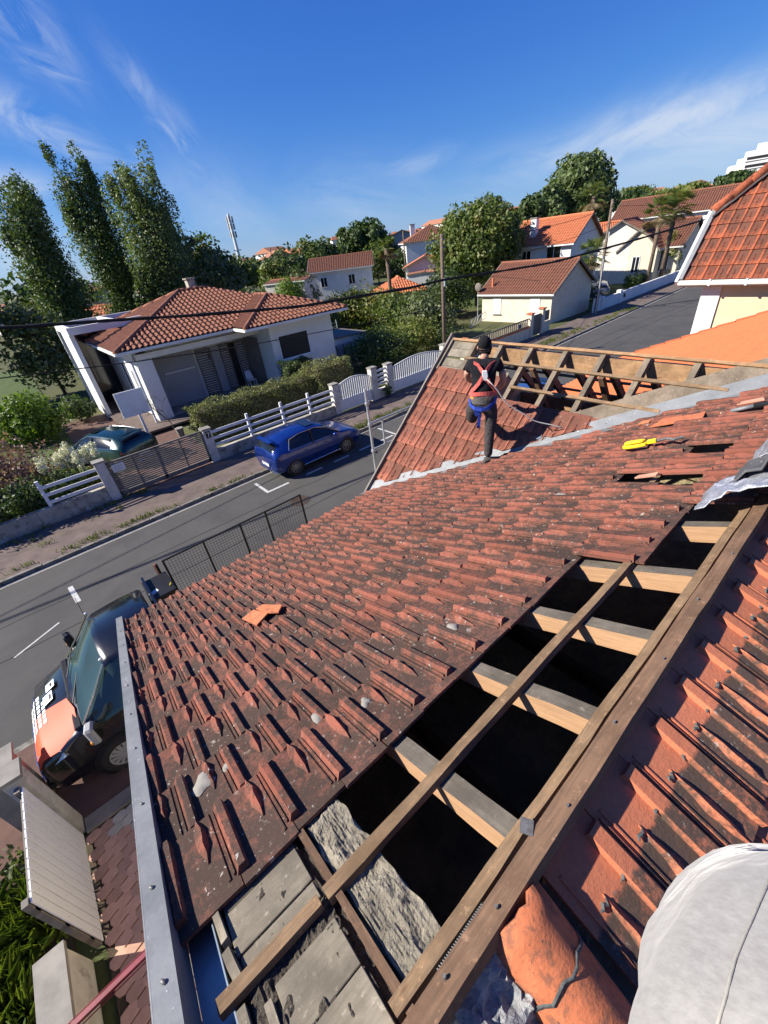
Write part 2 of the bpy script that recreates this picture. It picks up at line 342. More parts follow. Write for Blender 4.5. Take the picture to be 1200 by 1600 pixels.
    m['leafb'] = leaf_mat('leaves_bright', (.09, .15, .014), (.16, .23, .03))
    m['poplar'] = leaf_mat('leaves_poplar', (0.051, 0.084, 0.026), (0.145, 0.189, 0.065), (0.102, 0.138, 0.046))
    m['olive'] = leaf_mat('leaves_olive', (0.062, 0.085, 0.035), (0.156, 0.175, 0.075))
    m['purple'] = leaf_mat('leaves_purple', (.15, .075, .075), (.34, .20, .18))
    m['cream_fl'] = leaf_mat('cream_flowers', (.62, .60, .42), (.75, .73, .58), trans=.1)
    m['hedge'] = leaf_mat('leaves_hedge', (.06, .08, .018), (.26, .26, .10))
    m['grassb'] = leaf_mat('grass_blades', (.05, .09, .012), (.20, .23, .045))
    m['bark'] = M('bark', (.12, .09, .065), (.06, .045, .035), 6, .95, 1, 30, .02, stretch=(1, 1, .3))
    m['palmt'] = M('palm_trunk', (.19, .14, .10), (.09, .065, .045), 9, .95, 1, 20, .04)
    m['pole'] = wood_mat('pole_timber', (.20, .15, .11), (.12, .09, .07))
    m['cable'] = M('cable', (.012, .012, .012), None, 3, .7, .3, 90)
mats()

# ------------------------------------------------------------------ setting: terrain, road, pavements
def kdrift(x): return max(0, x - 13) * .033
def hill(x, y):
    d = math.hypot(x, y)
    if d < 60: return 0.
    az = math.degrees(math.atan2(y, x))   # 0 = along +X
    amp = 24 * max(0, min(1, (78 - az) / 45)) if az < 78 else 0
    amp *= .72 if az < 30 else (.72 + .28 * (az - 30) / 48)
    t = max(0, min(1, (d - 60) / 420)); t = t * t * (3 - 2 * t)
    return amp * t * (.85 + .25 * mnoise.noise(Vector((x * .004, y * .004, 0)))) + min(1, (d - 60) / 100) * .6 * mnoise.noise(Vector((x * .012, y * .012, 3)))
g = MB(); rs = [0, 15, 30, 45, 60, 80, 100, 125, 150, 180, 220, 270, 320, 380, 440, 520, 620, 760, 950, 1300, 2000, 3500]; NA = 96
for r in rs:
    for k in range(NA):
        a = 2 * math.pi * k / NA; x, y = r * math.cos(a), r * math.sin(a); g.v.append((x, y, -.03 + hill(x, y)))
for i in range(len(rs) - 1):
    for k in range(NA): g.f.append((i * NA + k, (i + 1) * NA + k, (i + 1) * NA + (k + 1) % NA, i * NA + (k + 1) % NA)); g.m.append(0)
g.build('ground', MAT['ground'], kind='structure', smooth=True)
def strip(name, mat, x0, x1, ya, yb, z0, z1, step=6, kind='structure'):
    b = MB(); xs = [x0 + (x1 - x0) * i / max(1, int((x1 - x0) / step)) for i in range(max(1, int((x1 - x0) / step)) + 1)]
    for a, c in zip(xs[:-1], xs[1:]):
        p = [(a, ya + kdrift(a)), (c, ya + kdrift(c)), (c, yb + kdrift(c)), (a, yb + kdrift(a))]
        b.add([(x, y, z0) for x, y in p] + [(x, y, z1) for x, y in p], [(0, 1, 2, 3)[::-1], (4, 5, 6, 7), (0, 1, 5, 4), (2, 3, 7, 6)])
    return b.build(name, mat, kind=kind)
road = strip('road', MAT['asphalt'], -40, 160, 7.62, 13.62, -.2, 0.0)
strip('gutter_strip', MAT['concrete'], -40, 160, 13.62, 13.80, -.2, .006)
kb = strip('kerb', MAT['kerb'], -40, 160, 13.81, 13.92, -.2, .095)
for k in range(44):   # separate kerb stones on their bed
    x = -10 + k; y = 13.86 + kdrift(x + .5); bst = MB(); bst.bb(-.492, .492, -.062, .062, -.05, .112); bst.build('kerb_stone', MAT['kerb'], kb, Matrix.Translation((x + .5, y + random.gauss(0, .004), random.gauss(0, .005))) @ Matrix.Rotation(math.atan(.033) * .75 if x > 13 else 0, 4, 'Z'), bevel=.012)
strip('pavement', MAT['verge_red'], -40, 160, 13.92, 16.35, -.2, .10)
strip('kerb', MAT['kerb'], -40, 160, 7.48, 7.62, -.2, .04)
# grass tufts growing along the kerb and wall foot
def blades(name, pts, h, n, mat, lab, cat, spread=.12):
    b = MB()
    for p in pts:
        for _ in range(n):
            a = random.uniform(0, 6.28); q = Vector(p) + Vector((random.gauss(0, spread), random.gauss(0, spread * .6), 0)); l = h * random.uniform(.5, 1.2); d = Vector((math.cos(a), math.sin(a), 0)); s = Vector((-d.y, d.x, 0)) * .012
            t = q + d * l * random.uniform(.2, .7) + Vector((0, 0, l)); m_ = q + d * l * .15 + Vector((0, 0, l * .6))
            b.add([q - s, q + s, m_ + s * .8, t, m_ - s * .8], [(0, 1, 2, 3, 4)])
    o = b.build(name, mat, kind='stuff', fix=False); tag(o, lab, cat); return o
blades('weeds', [(random.uniform(-9, 1.5), random.choice([14.05, 14.15, 16.2, 16.1, random.uniform(14, 16)]), .1) for _ in range(80)] + [(random.uniform(9.5, 22), random.choice([14.02, 14.1, 14.35]), .1) for _ in range(150)] + [(random.uniform(1, 9), 14.0, .1) for _ in range(14)] + [(random.uniform(23, 40), random.uniform(14.6, 15.3), .1) for _ in range(120)], .12, 14, MAT['grassb'], 'tufts of dry grass and weeds growing along the far kerb', 'weeds')
# painted parking marks: thin sheets
def mark(lab, pts):
    b = MB(); b.poly([(x, y, .005) for x, y in pts]); o = b.build('parking_mark', MAT['line'], fix=False); tag(o, lab, 'road marking'); return o
mark('white painted L corner of the parking bay behind the blue car', [(4.46, 13.35), (4.56, 13.35), (4.56, 12.42), (5.35, 12.42), (5.35, 12.32), (4.46, 12.32)])
for i, x in enumerate((6.1, 7.35, 8.6, 9.7)):
    b = MB(); b.poly([(x, 12.32, .005), (x + .7, 12.32, .005), (x + .7, 12.42, .005), (x, 12.42, .005)]); o = b.build('parking_mark', MAT['line'], fix=False); tag(o, ['white bay dash under the rear wheel of the blue car', 'white bay dash beside the sill of the blue car', 'white bay dash beside the front wheel of the blue car', 'white bay dash in front of the blue car'][i], 'road marking', 'dashes of the parking bay')
mark('white bay mark joining the kerb ahead of the blue car', [(10.5, 13.5), (10.6, 13.5), (10.6, 12.42), (11.3, 12.42), (11.3, 12.32), (10.5, 12.32)])
mark('short white dash across the lane on the left of the road', [(-1.62, 12.15), (-1.50, 12.15), (-1.42, 11.25), (-1.54, 11.25)])
mark('thin worn white line on the asphalt left of the truck', [(-2.9, 10.3), (-2.86, 10.27), (-1.95, 10.75), (-1.98, 10.79)])
b = MB()
n = 24
for r0, r1, z in ((0, .10, .006), (.13, .17, .009), (.2, .24, .009), (.27, .33, .010)):
    for k in range(n):
        a0, a1 = 2 * math.pi * k / n, 2 * math.pi * (k + 1) / n
        b.add([(math.cos(a) * r, math.sin(a) * r, z) for a, r in ((a0, r0), (a0, r1), (a1, r1), (a1, r0))], [(0, 1, 2, 3)])
b.tube([(0, 0, .001), (0, 0, .004)], .335, 24)
for k, (xa, xb, yy, am) in enumerate(((-12, 30, 10.35, .05), (-6, 14, 11.7, .12), (3, 26, 9.2, .08))):   # tar seams in the carriageway
    sm = MB(); n_ = 60
    for i in range(n_):
        x0_, x1_ = xa + (xb - xa) * i / n_, xa + (xb - xa) * (i + 1) / n_
        f_ = lambda x: yy + kdrift(x) + am * mnoise.noise(Vector((x * .9, k * 7, 0))) + .03 * mnoise.noise(Vector((x * 6, k, 0)))
        w1, w2 = [.010 + .012 * abs(mnoise.noise(Vector((q * 2.3, k * 3, 1)))) for q in (x0_, x1_)]
        sm.add([(x0_, f_(x0_) - w1, .004), (x1_, f_(x1_) - w2, .004), (x1_, f_(x1_) + w2, .004), (x0_, f_(x0_) + w1, .004)], [(0, 1, 2, 3)])
    sm.build('tar_seam', MAT['rubber'], road, fix=False)
mh = b.build('manhole_cover', MAT['iron'], mw=Matrix.Translation((4.95, 10.95, 0))); tag(mh, 'round rusty manhole cover in the road by the mesh side', 'manhole cover')

# our side: driveway, pavers
b = MB(); b.bb(-12, 0.5, 5.42, 7.48, -.2, .05); b.build('driveway', MAT['drive_red'], kind='structure')
b = MB(); b.bb(.5, 30, 4.6, 7.48, -.2, .05); b.build('pavement', MAT['drive_red'], kind='structure')
b = MB(); b.bb(-2.2, .4, 5.18, 5.42, -.2, .07); b.build('threshold', MAT['concrete'], kind='structure')
pv = MB(); pv.bb(-2.25, .4, -6, 5.18, -.2, .02); pav = pv.build('path', MAT['earth'], kind='structure')
hexp = [(-.085, -.05), (-.045, -.075), (.0, -.055), (.045, -.075), (.085, -.05), (.10, 0.0), (.085, .05), (.045, .035), (.0, .055), (-.045, .035), (-.085, .05), (-.10, 0)]
hexp = [(-.072, -.072), (-.02, -.085), (.05, -.06), (.098, -.045), (.108, .01), (.075, .07), (.02, .085), (-.05, .062), (-.098, .045), (-.108, -.01)]
pm = MB(); pm.slab([(x * .98, y * .98, 0) for x, y in hexp], (0, 0, 1), .05); red = M('paver_red', (.54, .335, .25), (.44, .27, .20), 8, .9, .4, 120, .003, rand=.18); gre = M('paver_grey', (.54, .52, .43), (.44, .42, .35), 8, .9, .4, 120, .003, rand=.15)
pme = [pm.mesh('paver', red), pm.mesh('paver', gre)]
for me in pme:
    bm = bmesh.new(); bm.from_mesh(me); bmesh.ops.recalc_face_normals(bm, faces=bm.faces); bmesh.ops.bevel(bm, geom=[e for e in bm.edges if all(v.co.z > -.01 for v in e.verts)], offset=.006, segments=1, affect='EDGES'); bm.to_mesh(me); bm.free()
cnt = 0
for j in range(24):
    for i in range(12):
        x = -2.14 + i * .176 + (j % 2) * .088; y = 5.08 - j * .137 - (i) * .0
        if x > -.75 or y < 1.9: continue
        grey = (x > -1.93 + .05 * j + .1 * ((j // 2) % 2) and j < 13) or (abs(x + 1.45) < .1 and j > 14)
        link('paver', pme[1 if grey else 0], pav, Matrix.Translation((x, y, .048 + random.uniform(-.003, .003))) @ Matrix.Rotation(rad(random.gauss(0, 1)), 4, 'Z')); cnt += 1

# ------------------------------------------------------------------ the house under repair
TP = .4259; PT = math.atan(TP); CP, SP = math.cos(PT), math.sin(PT)
ZR = 5.37
def FS(u, v, n=0.0): return Vector((u, v * CP + n * SP, ZR - v * SP + n * CP))     # point on the street slope
MF = Matrix(((1, 0, 0, 0), (0, CP, SP, 0), (0, -SP, CP, ZR), (0, 0, 0, 1)))
YB, ZB = .12, ZR - .115
def BS(u, v, n=0.0): return Vector((u, YB - v * CP - n * SP, ZB - v * SP + n * CP))
MBK = Matrix(((-1, 0, 0, 0), (0, -CP, -SP, YB), (0, -SP, CP, ZB), (0, 0, 0, 1)))
PW = rad(42); CW, SW = math.cos(PW), math.sin(PW); XW, ZW = 5.70, 5.25
def WS(y, v, n=0.0): return Vector((XW - v * CW - n * SW, y, ZW - v * SW + n * CW))   # wing slope facing -X
MW = Matrix(((0, -CW, -SW, XW), (1, 0, 0, 0), (0, -SW, CW, ZW), (0, 0, 0, 1)))
def valley_x(y):  # wing slope meets street slope
    return XW + ((ZR - TP * y) - ZW) / math.tan(PW)
house = thing('house', 'low house under repair with a red clay tiled roof partly stripped to its rafters', 'house', (2.5, 1.5, 0))

def tile_mesh(name, mat, W=.206, L=.333, ribw=.036, ribh=.028, leaf=True, seed=0, head=.0, leafpos=.62, over=.045, lip=False):
    rnd = random.Random(seed); b = MB(); t = .013
    zh, zt = -.006, .016
    def Z(y): return zh + (zt - zh) * (y / L)
    y0, y1 = -over, L
    b.add([(0, y0, Z(y0) - t), (W - .003, y0, Z(y0) - t), (W - .003, y1, Z(y1) - t), (0, y1, Z(y1) - t), (0, y0, Z(y0)), (W - .003, y0, Z(y0)), (W - .003, y1, Z(y1)), (0, y1, Z(y1))],
          [(3, 2, 1, 0), (4, 5, 6, 7), (0, 1, 5, 4), (2, 3, 7, 6), (0, 4, 7, 3), (1, 2, 6, 5)])
    # side rib, flat topped with sloped flanks, its tail proud of the next course
    def ribbar(xa, xb, ya, yb, h, inset=.008, nose=.02):
        m = (xa + xb) / 2
        pr = [(xa - (.010 if h > .02 else 0), 0), (xa + inset * .9, h), (xb - inset * .5, h), (xb, 0)]
        rings = []
        for y, s, dz in ((ya, .9, 0), (yb - nose, 1, 0), (yb, .78, -.004)):
            rings.append([(m + (x - m) * s, y, Z(min(y, y1)) + (z + dz if z else -.002)) for x, z in pr])
        vs = [p for r in rings for p in r]; fs = []
        for i in range(2): fs += [(i * 4 + k, i * 4 + k + 1, (i + 1) * 4 + k + 1, (i + 1) * 4 + k) for k in range(3)]
        fs += [(3, 2, 1, 0), (8, 9, 10, 11)]
        b.add(vs, fs)
    ribbar(-.006, ribw, head, L + .010, ribh + rnd.uniform(-.001, .002), .012, .03)
    if lip: ribbar(-.020, -.011, head + .01, L - .01, ribh * .45, .003, .02)
    ribbar(W - .040 if lip else W - .016, W - .030 if lip else W - .006, head, L, .006, .002, .01)
    if leaf:
        lx = W * leafpos; n = 7; hl = []; hr = []; tp = []
        for i in range(n):
            s = i / (n - 1); y = (.125 + .225 * s) * L / .333 if lip and L < .34 else (.10 + .235 * s) * L / .333
            wv = .027 * math.sin(math.pi * min(1, s ** 1.2 * .98 + .01)) ** .8; hh = .021 * math.sin(math.pi * (.06 + .9 * s ** 1.1)) + .002
            hh *= (.85 + .25 * math.sin(i * 3.7 + seed)); wv *= .86 + .16 * math.sin(i * 2.9 + seed)
            hl.append((lx - wv, y, Z(y) - .001)); hr.append((lx + wv, y, Z(y) - .001)); tp.append((lx + wv * .45 + .003 * math.sin(i * 2.1), y, Z(y) + hh * 1.25))
        vs = hl + tp + hr; fs = []
        for i in range(n - 1): fs += [(i, i + n, i + n + 1, i + 1), (i + n, i + 2 * n, i + 2 * n + 1, i + n + 1)]
        b.add(vs, fs)
    me = b.mesh(name, mat); bm = bmesh.new(); bm.from_mesh(me); bmesh.ops.recalc_face_normals(bm, faces=bm.faces)
    bm.to_mesh(me); bm.free(); return me
def clip_mesh(me, planes, name):
    """cut a tile with local half spaces (point, normal pointing outwards)"""
    bm = bmesh.new(); bm.from_mesh(me)
    for p, nrm in planes:
        r = bmesh.ops.bisect_plane(bm, geom=list(bm.verts) + list(bm.edges) + list(bm.faces), plane_co=p, plane_no=nrm, clear_outer=True)
        ed = [e for e in r['geom_cut'] if isinstance(e, bmesh.types.BMEdge)]
        try: bmesh.ops.holes_fill(bm, edges=ed)
        except Exception: pass
    if not bm.faces: bm.free(); return None
    m = bpy.data.meshes.new(name); bm.to_mesh(m); bm.free()
    for mt in me.materials: m.materials.append(mt)
    return m
def jit(s=1.0): return Matrix.Translation((random.gauss(0, .0015) * s, random.gauss(0, .003) * s, random.gauss(0, .0015) * s)) @ Matrix.Rotation(random.gauss(0, .006) * s, 4, 'Z') @ Matrix.Rotation(random.gauss(0, .012) * s, 4, 'Y') @ Matrix.Rotation(random.gauss(0, .008) * s, 4, 'X')

# street slope --------------------------------------------------------
b = MB()
V0, ROW, TW, U0 = .87, .333, .206, -.385
VE = V0 + 13 * ROW    # eave
b.slab([FS(-.30, 1.75, -.05), FS(4.95, 1.75, -.05), FS(4.05, VE - .05, -.05), FS(-.30, VE - .05, -.05)], (0, SP, CP), .02)
b.slab([FS(-.30, .95, -.05), FS(2.9, .95, -.05), FS(2.9, 1.75, -.05), FS(-.30, 1.75, -.05)], (0, SP, CP), .02)
b.slab([FS(-.36, VE - .03, -.03), FS(3.6, VE - .03, -.03), FS(3.6, VE - .03, -.2), FS(-.36, VE - .03, -.2)], (0, 1, 0), .02)
street = b.build('street_slope', MAT['board'], house)
tms = [tile_mesh('tile', MAT['t_main'], seed=i, leafpos=.60 + .02 * i, lip=True) for i in range(3)]
stuffv = []
def tile_at(u, v, me, parent, mm, clip=None, name='tile', s=1.0):
    mw = mm @ Matrix.Translation((u, v, 0)) @ jit(s)
    if clip:
        me = clip_mesh(me, [(Vector(p) - Vector((u, v, 0)), nn) for p, nn in clip], name)
        if me is None: return
    link(name, me, parent, mw)
# valley line on the street slope in (u, v): passes through these
va = (valley_x(0), 0); vb = (valley_x(4.9), 4.9 / CP)
vdir = Vector((vb[0] - va[0], vb[1] - va[1], 0)).normalized(); vn = Vector((vdir.y, -vdir.x, 0))
if vn.x < 0: vn = -vn
vpt = Vector((va[0], va[1], 0)) - vn * .10
HOLES = {(3.25, 0), (3.25, 1), (3.75, 0)}
nt_ = 0
for r in range(-3, 13):
    v = V0 + r * ROW; off = (r % 2) * TW / 2
    for k in range(-1, 40):
        u = U0 + k * TW + off
        if r == -1 and u < 1.93: continue
        if r == -2 and u < 2.55: continue
        if r == -3 and u < 2.72: continue
        if r == -3 and u > 5.6: continue
        xm = u + TW / 2
        dv = (Vector((xm, v + ROW / 2, 0)) - vpt).dot(vn)
        if dv > .22: continue
        hole = (r in (0, -1) and 3.08 < xm < 3.30) or (r == -1 and 3.68 < xm < 3.89)
        if hole: continue
        cl = []
        if dv > -.22: cl.append((vpt, vn))
        if u < U0 - .001: cl.append((Vector((U0, 0, 0)), Vector((-1, 0, 0))))
        tile_at(u, v, random.choice(tms), street, MF, cl or None); nt_ += 1
print('street tiles', nt_)
# mortar splashes and a broken new tile lying on the courses
def splat(parent_lab, u, v, r, mat, mm=FS, h=.003, lab=None, nb=18, nz=.016, name='mortar_patch'):
    r = r * 1.35
    b = MB(); rr = [r * (1 + .22 * math.sin(k_ * .9 + u * 9) + random.uniform(-.10, .10)) for k_ in range(nb)]
    c = mm(u, v, nz + h)
    ring = [mm(u + rr[k] * math.cos(6.283 * k / nb) * .75, v + rr[k] * math.sin(6.283 * k / nb), nz - .010) for k in range(nb)]
    mid = [mm(u + rr[k] * .7 * math.cos(6.283 * k / nb) * .75, v + rr[k] * .7 * math.sin(6.283 * k / nb), nz + h * random.uniform(.6, 1)) for k in range(nb)]
    b.add(ring + mid + [c], [(k, (k + 1) % nb, nb + (k + 1) % nb, nb + k) for k in range(nb)] + [(nb + k, nb + (k + 1) % nb, 2 * nb) for k in range(nb)])
    o = b.build(name, mat, smooth=True)
    if lab: tag(o, lab, 'mortar' if 'mortar' in name else 'debris')
    return o
# rafters, battens, ridge beam ----------------------------------------
def timber(name, a, b_, wd, ht, up, mat, parent, lab=None, chip=True):
    """sawn timber whose own x axis runs along it"""
    a = Vector(a); b_ = Vector(b_); d = b_ - a; L = d.length; d.normalize(); up = Vector(up); up = (up - up.dot(d) * d).normalized(); sd = up.cross(d)
    mb = MB(); n = max(2, int(L / .12)); ph = random.uniform(0, 9)
    for i in range(n + 1):
        x = L * i / n; j = .0025 if 0 < i < n else 0
        for y, z in ((-1, -1), (1, -1), (1, 1), (-1, 1)):
            dy = mnoise.noise(Vector((x * 3, y * 3 + ph, z))) * .004 + random.gauss(0, j * .35); dz = mnoise.noise(Vector((x * 2.5, y + ph, z * 3 + 5))) * .004 + random.gauss(0, j * .35)
            mb.v.append((x, y * wd / 2 + dy, z * ht / 2 + dz))
    for i in range(n):
        for k in range(4): mb.f.append((i * 4 + k, i * 4 + (k + 1) % 4, (i + 1) * 4 + (k + 1) % 4, (i + 1) * 4 + k)); mb.m.append(0)
    mb.f += [(3, 2, 1, 0), (n * 4, n * 4 + 1, n * 4 + 2, n * 4 + 3)]; mb.m += [0, 0]
    mw = Matrix(((d.x, sd.x, up.x, a.x), (d.y, sd.y, up.y, a.y), (d.z, sd.z, up.z, a.z), (0, 0, 0, 1)))
    o = mb.build(name, mat, parent, mw)
    if lab: o['label'] = lab
    return o
NF = (0, SP, CP)
for u in (.49, .985, 1.47, 1.97, 2.50, 3.0, 3.5, 4.0, 4.5):
    timber('rafter', FS(u, .17, -.088), FS(u, 5.1 if u < 3.5 else 2.5, -.088), .066, .10, NF, MAT['wood_raft'], house)
timber('rafter', FS(.03, .2, -.06), FS(.03, 5.0, -.06), .022, .09, NF, MAT['wood_old'], house)
BT = -.022
timber('batten', FS(-.33, .585, -.022), FS(-.02, .575, -.018), .040, .026, NF, MAT['wood_bat'], house)
timber('batten', FS(.0, .572, BT), FS(3.6, .548, BT), .042, .030, NF, MAT['wood_bat'], house)
timber('batten', FS(-.30, .90, BT - .012), FS(5.2, .88, BT - .012), .04, .028, NF, MAT['wood_bat'], house)
timber('batten', FS(.0, .232, BT), FS(2.66, .225, BT), .036, .03, NF, MAT['wood_bat'], house)
timber('ridge_beam', FS(-.1, .163, -.010), FS(6.2, .163, -.010), .062, .034, NF, MAT['wood_old'], house)
timber('batten', FS(2.6, .232, BT), FS(4.6, .228, BT), .036, .03, NF, MAT['wood_bat'], house)
# metal angle clip and nail heads on the beam
def small(name, mw, dims, mat, parent, lab=None):
    b = MB(); b.box((0, 0, 0), dims); return b.build(name, mat, parent, mw)
small('bracket', Matrix.Translation(FS(.50, .205, .018)) @ Matrix.Rotation(.5, 4, 'Z'), (.04, .035, .003), MAT['screw'], house)
for i, (u, v) in enumerate([(.30, .16), (.62, .15), (.95, .17), (1.3, .15), (1.7, .165), (.52, .24), (.99, .24), (1.48, .23), (.12, .17), (2.1, .15)]):
    b = MB(); b.tube([FS(u, v, .0), FS(u, v, .016 if v < .2 else .0)], .0045, 7); b.build('nail', MAT['screw'], house)
# gable overhang boards
def slope_board(u0, u1, v0, v1, n, t=.02, mat=None, par=None, fn=FS, nrm=NF, name='sheathing_board', sk=0):
    b = MB(); b.slab([fn(u0, v0, n), fn(u1, v0 + sk, n), fn(u1, v1 + sk, n), fn(u0, v1, n)], nrm, t); return b.build(name, mat or MAT['board'], par or house, bevel=.002)
for (u0, u1, v0, v1, n) in ((-.262, -.010, .818, .90, -.035), (-.262, -.010, .668, .812, -.032), (-.255, -.012, .603, .662, -.034), (-.200, -.008, .377, .522, -.034), (-.215, -.008, .222, .371, -.032), (-.22, -.008, .06, .216, -.035), (-.262, -.01, .905, 1.05, -.04)):
    slope_board(u0, u1, v0, v1, n)
# debris between boards and mortar, rough mortar on the gable wall head
def rough(name, u0, u1, v0, v1, n0, amp, mat, par, nu=16, nv=40, fn=FS, side=.12, seed=0, lab=None):
    b = MB()
    for j in range(nv + 1):
        for i in range(nu + 1):
            a, c = i / nu, j / nv; ed = min(a, 1 - a) * 2
            h = mnoise.fractal(Vector((a * (u1 - u0) * 14 + seed, c * (v1 - v0) * 14, seed)), .9, 2.0, 5) * amp * (.35 + min(1, ed * 2))
            h += abs(mnoise.noise(Vector((a * 30 * (u1 - u0) * 3, c * 12, seed + 3)))) * amp * .8
            uu = u0 + a * (u1 - u0) + (.012 * mnoise.noise(Vector((c * 9, a * 3 + seed, 1))) if ed < .2 else 0)
            b.v.append(fn(uu, v0 + c * (v1 - v0), n0 + h))
    for j in range(nv):
        for i in range(nu):
            k = j * (nu + 1) + i; b.f.append((k, k + 1, k + nu + 2, k + nu + 1)); b.m.append(0)
    # skirt
    per = [i for i in range(nu + 1)] + [j * (nu + 1) + nu for j in range(1, nv + 1)] + [nv * (nu + 1) + i for i in range(nu - 1, -1, -1)] + [j * (nu + 1) for j in range(nv - 1, 0, -1)]
    base = len(b.v)
    for p in per: v = Vector(b.v[p]); b.v.append((v.x, v.y, v.z - side))
    for k in range(len(per)): b.f.append((per[k], base + k, base + (k + 1) % len(per), per[(k + 1) % len(per)])); b.m.append(0)
    return b.build(name, mat, par, smooth=False)
rough('mortar_bed', .05, .185, .20, 1.0, -.035, .013, MAT['mortar'], house, 26, 110, seed=2, side=.3)
rough('debris', -.30, .045, .05, 1.0, -.062, .012, MAT['debris'], house, 26, 70, seed=7, side=.02)
rough('debris', -.10, .0, .46, .60, -.045, .014, MAT['debris'], house, 14, 16, seed=17, side=.02)
rough('debris', -.262, -.005, .06, 1.0, -.0445, .0135, MAT['debris'], house, 46, 150, seed=41, side=.005)
rough('debris', -.27, -.05, .86, .96, -.034, .012, MAT['debris'], house, 16, 12, seed=27, side=.02)
timber('block', FS(-.285, .90, -.03), FS(-.275, .725, -.03), .022, .035, NF, MAT['board'], house)
timber('block', FS(-.280, .70, -.03), FS(-.268, .60, -.03), .024, .035, NF, MAT['board'], house)
timber('block', FS(-.285, .55, -.045), FS(-.285, .25, -.045), .024, .035, NF, MAT['board'], house)
timber('block', FS(-.225, .5, -.04), FS(-.225, .2, -.04), .02, .03, NF, MAT['board'], house)
# zinc verge: flat capped strip outside, channel inside
b = MB(); zo, zi = -.452, -.386
for (u0, u1, n0, n1) in ((zo, zi, .062, .055),):
    b.slab([FS(u0, -.2, n0), FS(u1, -.2, n1), FS(u1, VE + .12, n1), FS(u0, VE + .12, n0)], NF, .004)
b.slab([FS(zo, -.2, .062), FS(zo, VE + .12, .062), FS(zo, VE + .12, -.12), FS(zo, -.2, -.12)], (-1, 0, 0), .004)
b.slab([FS(zi, -.2, .052), FS(zi, VE + .1, .052), FS(zi, VE + .1, -.07), FS(zi, -.2, -.07)], (1, 0, 0), .004)
b.build('verge_flashing', MAT['zinc'], house)
b = MB(); b.slab([FS(zi, -.2, -.072), FS(-.30, -.2, -.072), FS(-.30, VE + .05, -.072), FS(zi, VE + .05, -.072)], NF, .004)
b.slab([FS(-.302, -.2, -.03), FS(-.302, VE, -.03), FS(-.302, VE, -.075), FS(-.302, -.2, -.075)], (-1, 0, 0), .004)
b.build('gutter_channel', MAT['zinc_sky_tint'], house)
for v in [.70, 1.03, 1.5, 2.0, 2.45, 2.95, 3.5, 4.05, 4.6]:
    b = MB(); b.ball((0, 0, 0), (.006, .011, .005), 8, 5); b.build('screw', MAT['screw'], house, mw=Matrix.Translation(FS(-.418 + random.uniform(-.006, .006), v, .062)) @ Matrix.Rotation(.5, 4, 'Z'), smooth=True)
# walls and attic
b = MB()
zg = lambda y: ZR - TP * abs(y - .11) - .13
b.slab([(.03, y, z) for y, z in ((4.35, .0), (4.35, zg(4.35)), (.11, zg(.11)), (-4.4, zg(-4.4)), (-4.4, 0))], (-1, 0, 0), .0)
b = MB(); b.slab([(.03, 4.40, 0), (.03, 4.40, zg(4.40)), (.03, .11, zg(.11)), (.03, -4.4, zg(-4.4)), (.03, -4.4, 0)], (-1, 0, 0), .16); b.build('gable_wall', MAT['render'], house)
b = MB(); b.bb(.2, 12.4, 4.22, 4.40, 0, 3.38); b.build('street_wall', MAT['render'], house)
b = MB(); b.bb(.2, 12.4, -4.4, -4.22, 0, 3.3); b.build('rear_wall', MAT['render'], house)
b = MB(); b.bb(12.24, 12.42, -4.2, 4.2, 0, 3.3); b.build('end_wall', MAT['render'], house)
b = MB()
for i in range(40):
    for j in range(30):
        b.v.append((.2 + i * .31, -4.2 + j * .29, 3.0 + .10 * mnoise.noise(Vector((i * .5, j * .5, 0)))))
for i in range(39):
    for j in range(29): b.f.append((i * 30 + j, (i + 1) * 30 + j, (i + 1) * 30 + j + 1, i * 30 + j + 1)); b.m.append(0)
b.build('attic_floor', MAT['insul'], house, smooth=True)
for x in (1.2, 2.6): timber('ceiling_joist', (x, -4, 3.25), (x, 4, 3.25), .07, .18, (0, 0, 1), MAT['wood_old'], house)
for u, v0, v1 in ((1.9, .9, 1.9), ): pass

# back slope ----------------------------------------------------------
b = MB(); b.slab([BS(-.2, .02, -.06), BS(9, .02, -.06), BS(9, 4.9, -.06), BS(-.2, 4.9, -.06)], (0, -SP, CP), .02); back = b.build('back_slope', MAT['board'], house)
btm = [tile_mesh('tile', MAT['t_back'], W=.222, L=.36, ribw=.058, ribh=.022, lip=True, seed=10 + i, leafpos=.58, over=.06, head=.012) for i in range(2)]
for me in btm:   # interlock lips at the bare head
    pass
for r in range(0, 5):
    for k in range(0, 13):
        u = .455 + k * .2225 + (r % 2) * .111
        if u < .44: continue
        if r > 3 and k > 9: continue
        mw = MBK @ Matrix.Translation((-u - .2225, .03 + r * .36, 0)) @ jit(.6)
        link('tile', random.choice(btm), back, mw)
# raised welts at the tile heads
for k in range(0, 9):
    u = .455 + k * .2225
    b = MB(); b.box((0, 0, 0), (.19, .012, .012)); b.build('tile_lip', MAT['clay'], back, mw=MBK @ Matrix.Translation((-u - .11, -.005, .006)))
MAT['tracem'] = M('dark_sealant', (.12, .125, .12), (.06, .065, .065), 40, .9, .8, 120, .004)
# grey sealant / mortar squiggle left where the ridge tiles sat
for k in range(9):
    u = .46 + k * .2225
    for s in range(2):
        uu = u + .05 + s * .1; b = MB(); pts = []
        for q in range(5): pts.append(BS(uu + q * .009, .150 + .006 * math.sin(q * 2.7 + k) + .008 * s, .010))
        b.tube(pts, [.002, .005, .006, .005, .002], 6); b.build('mortar_trace', MAT['tracem'], back, smooth=False)
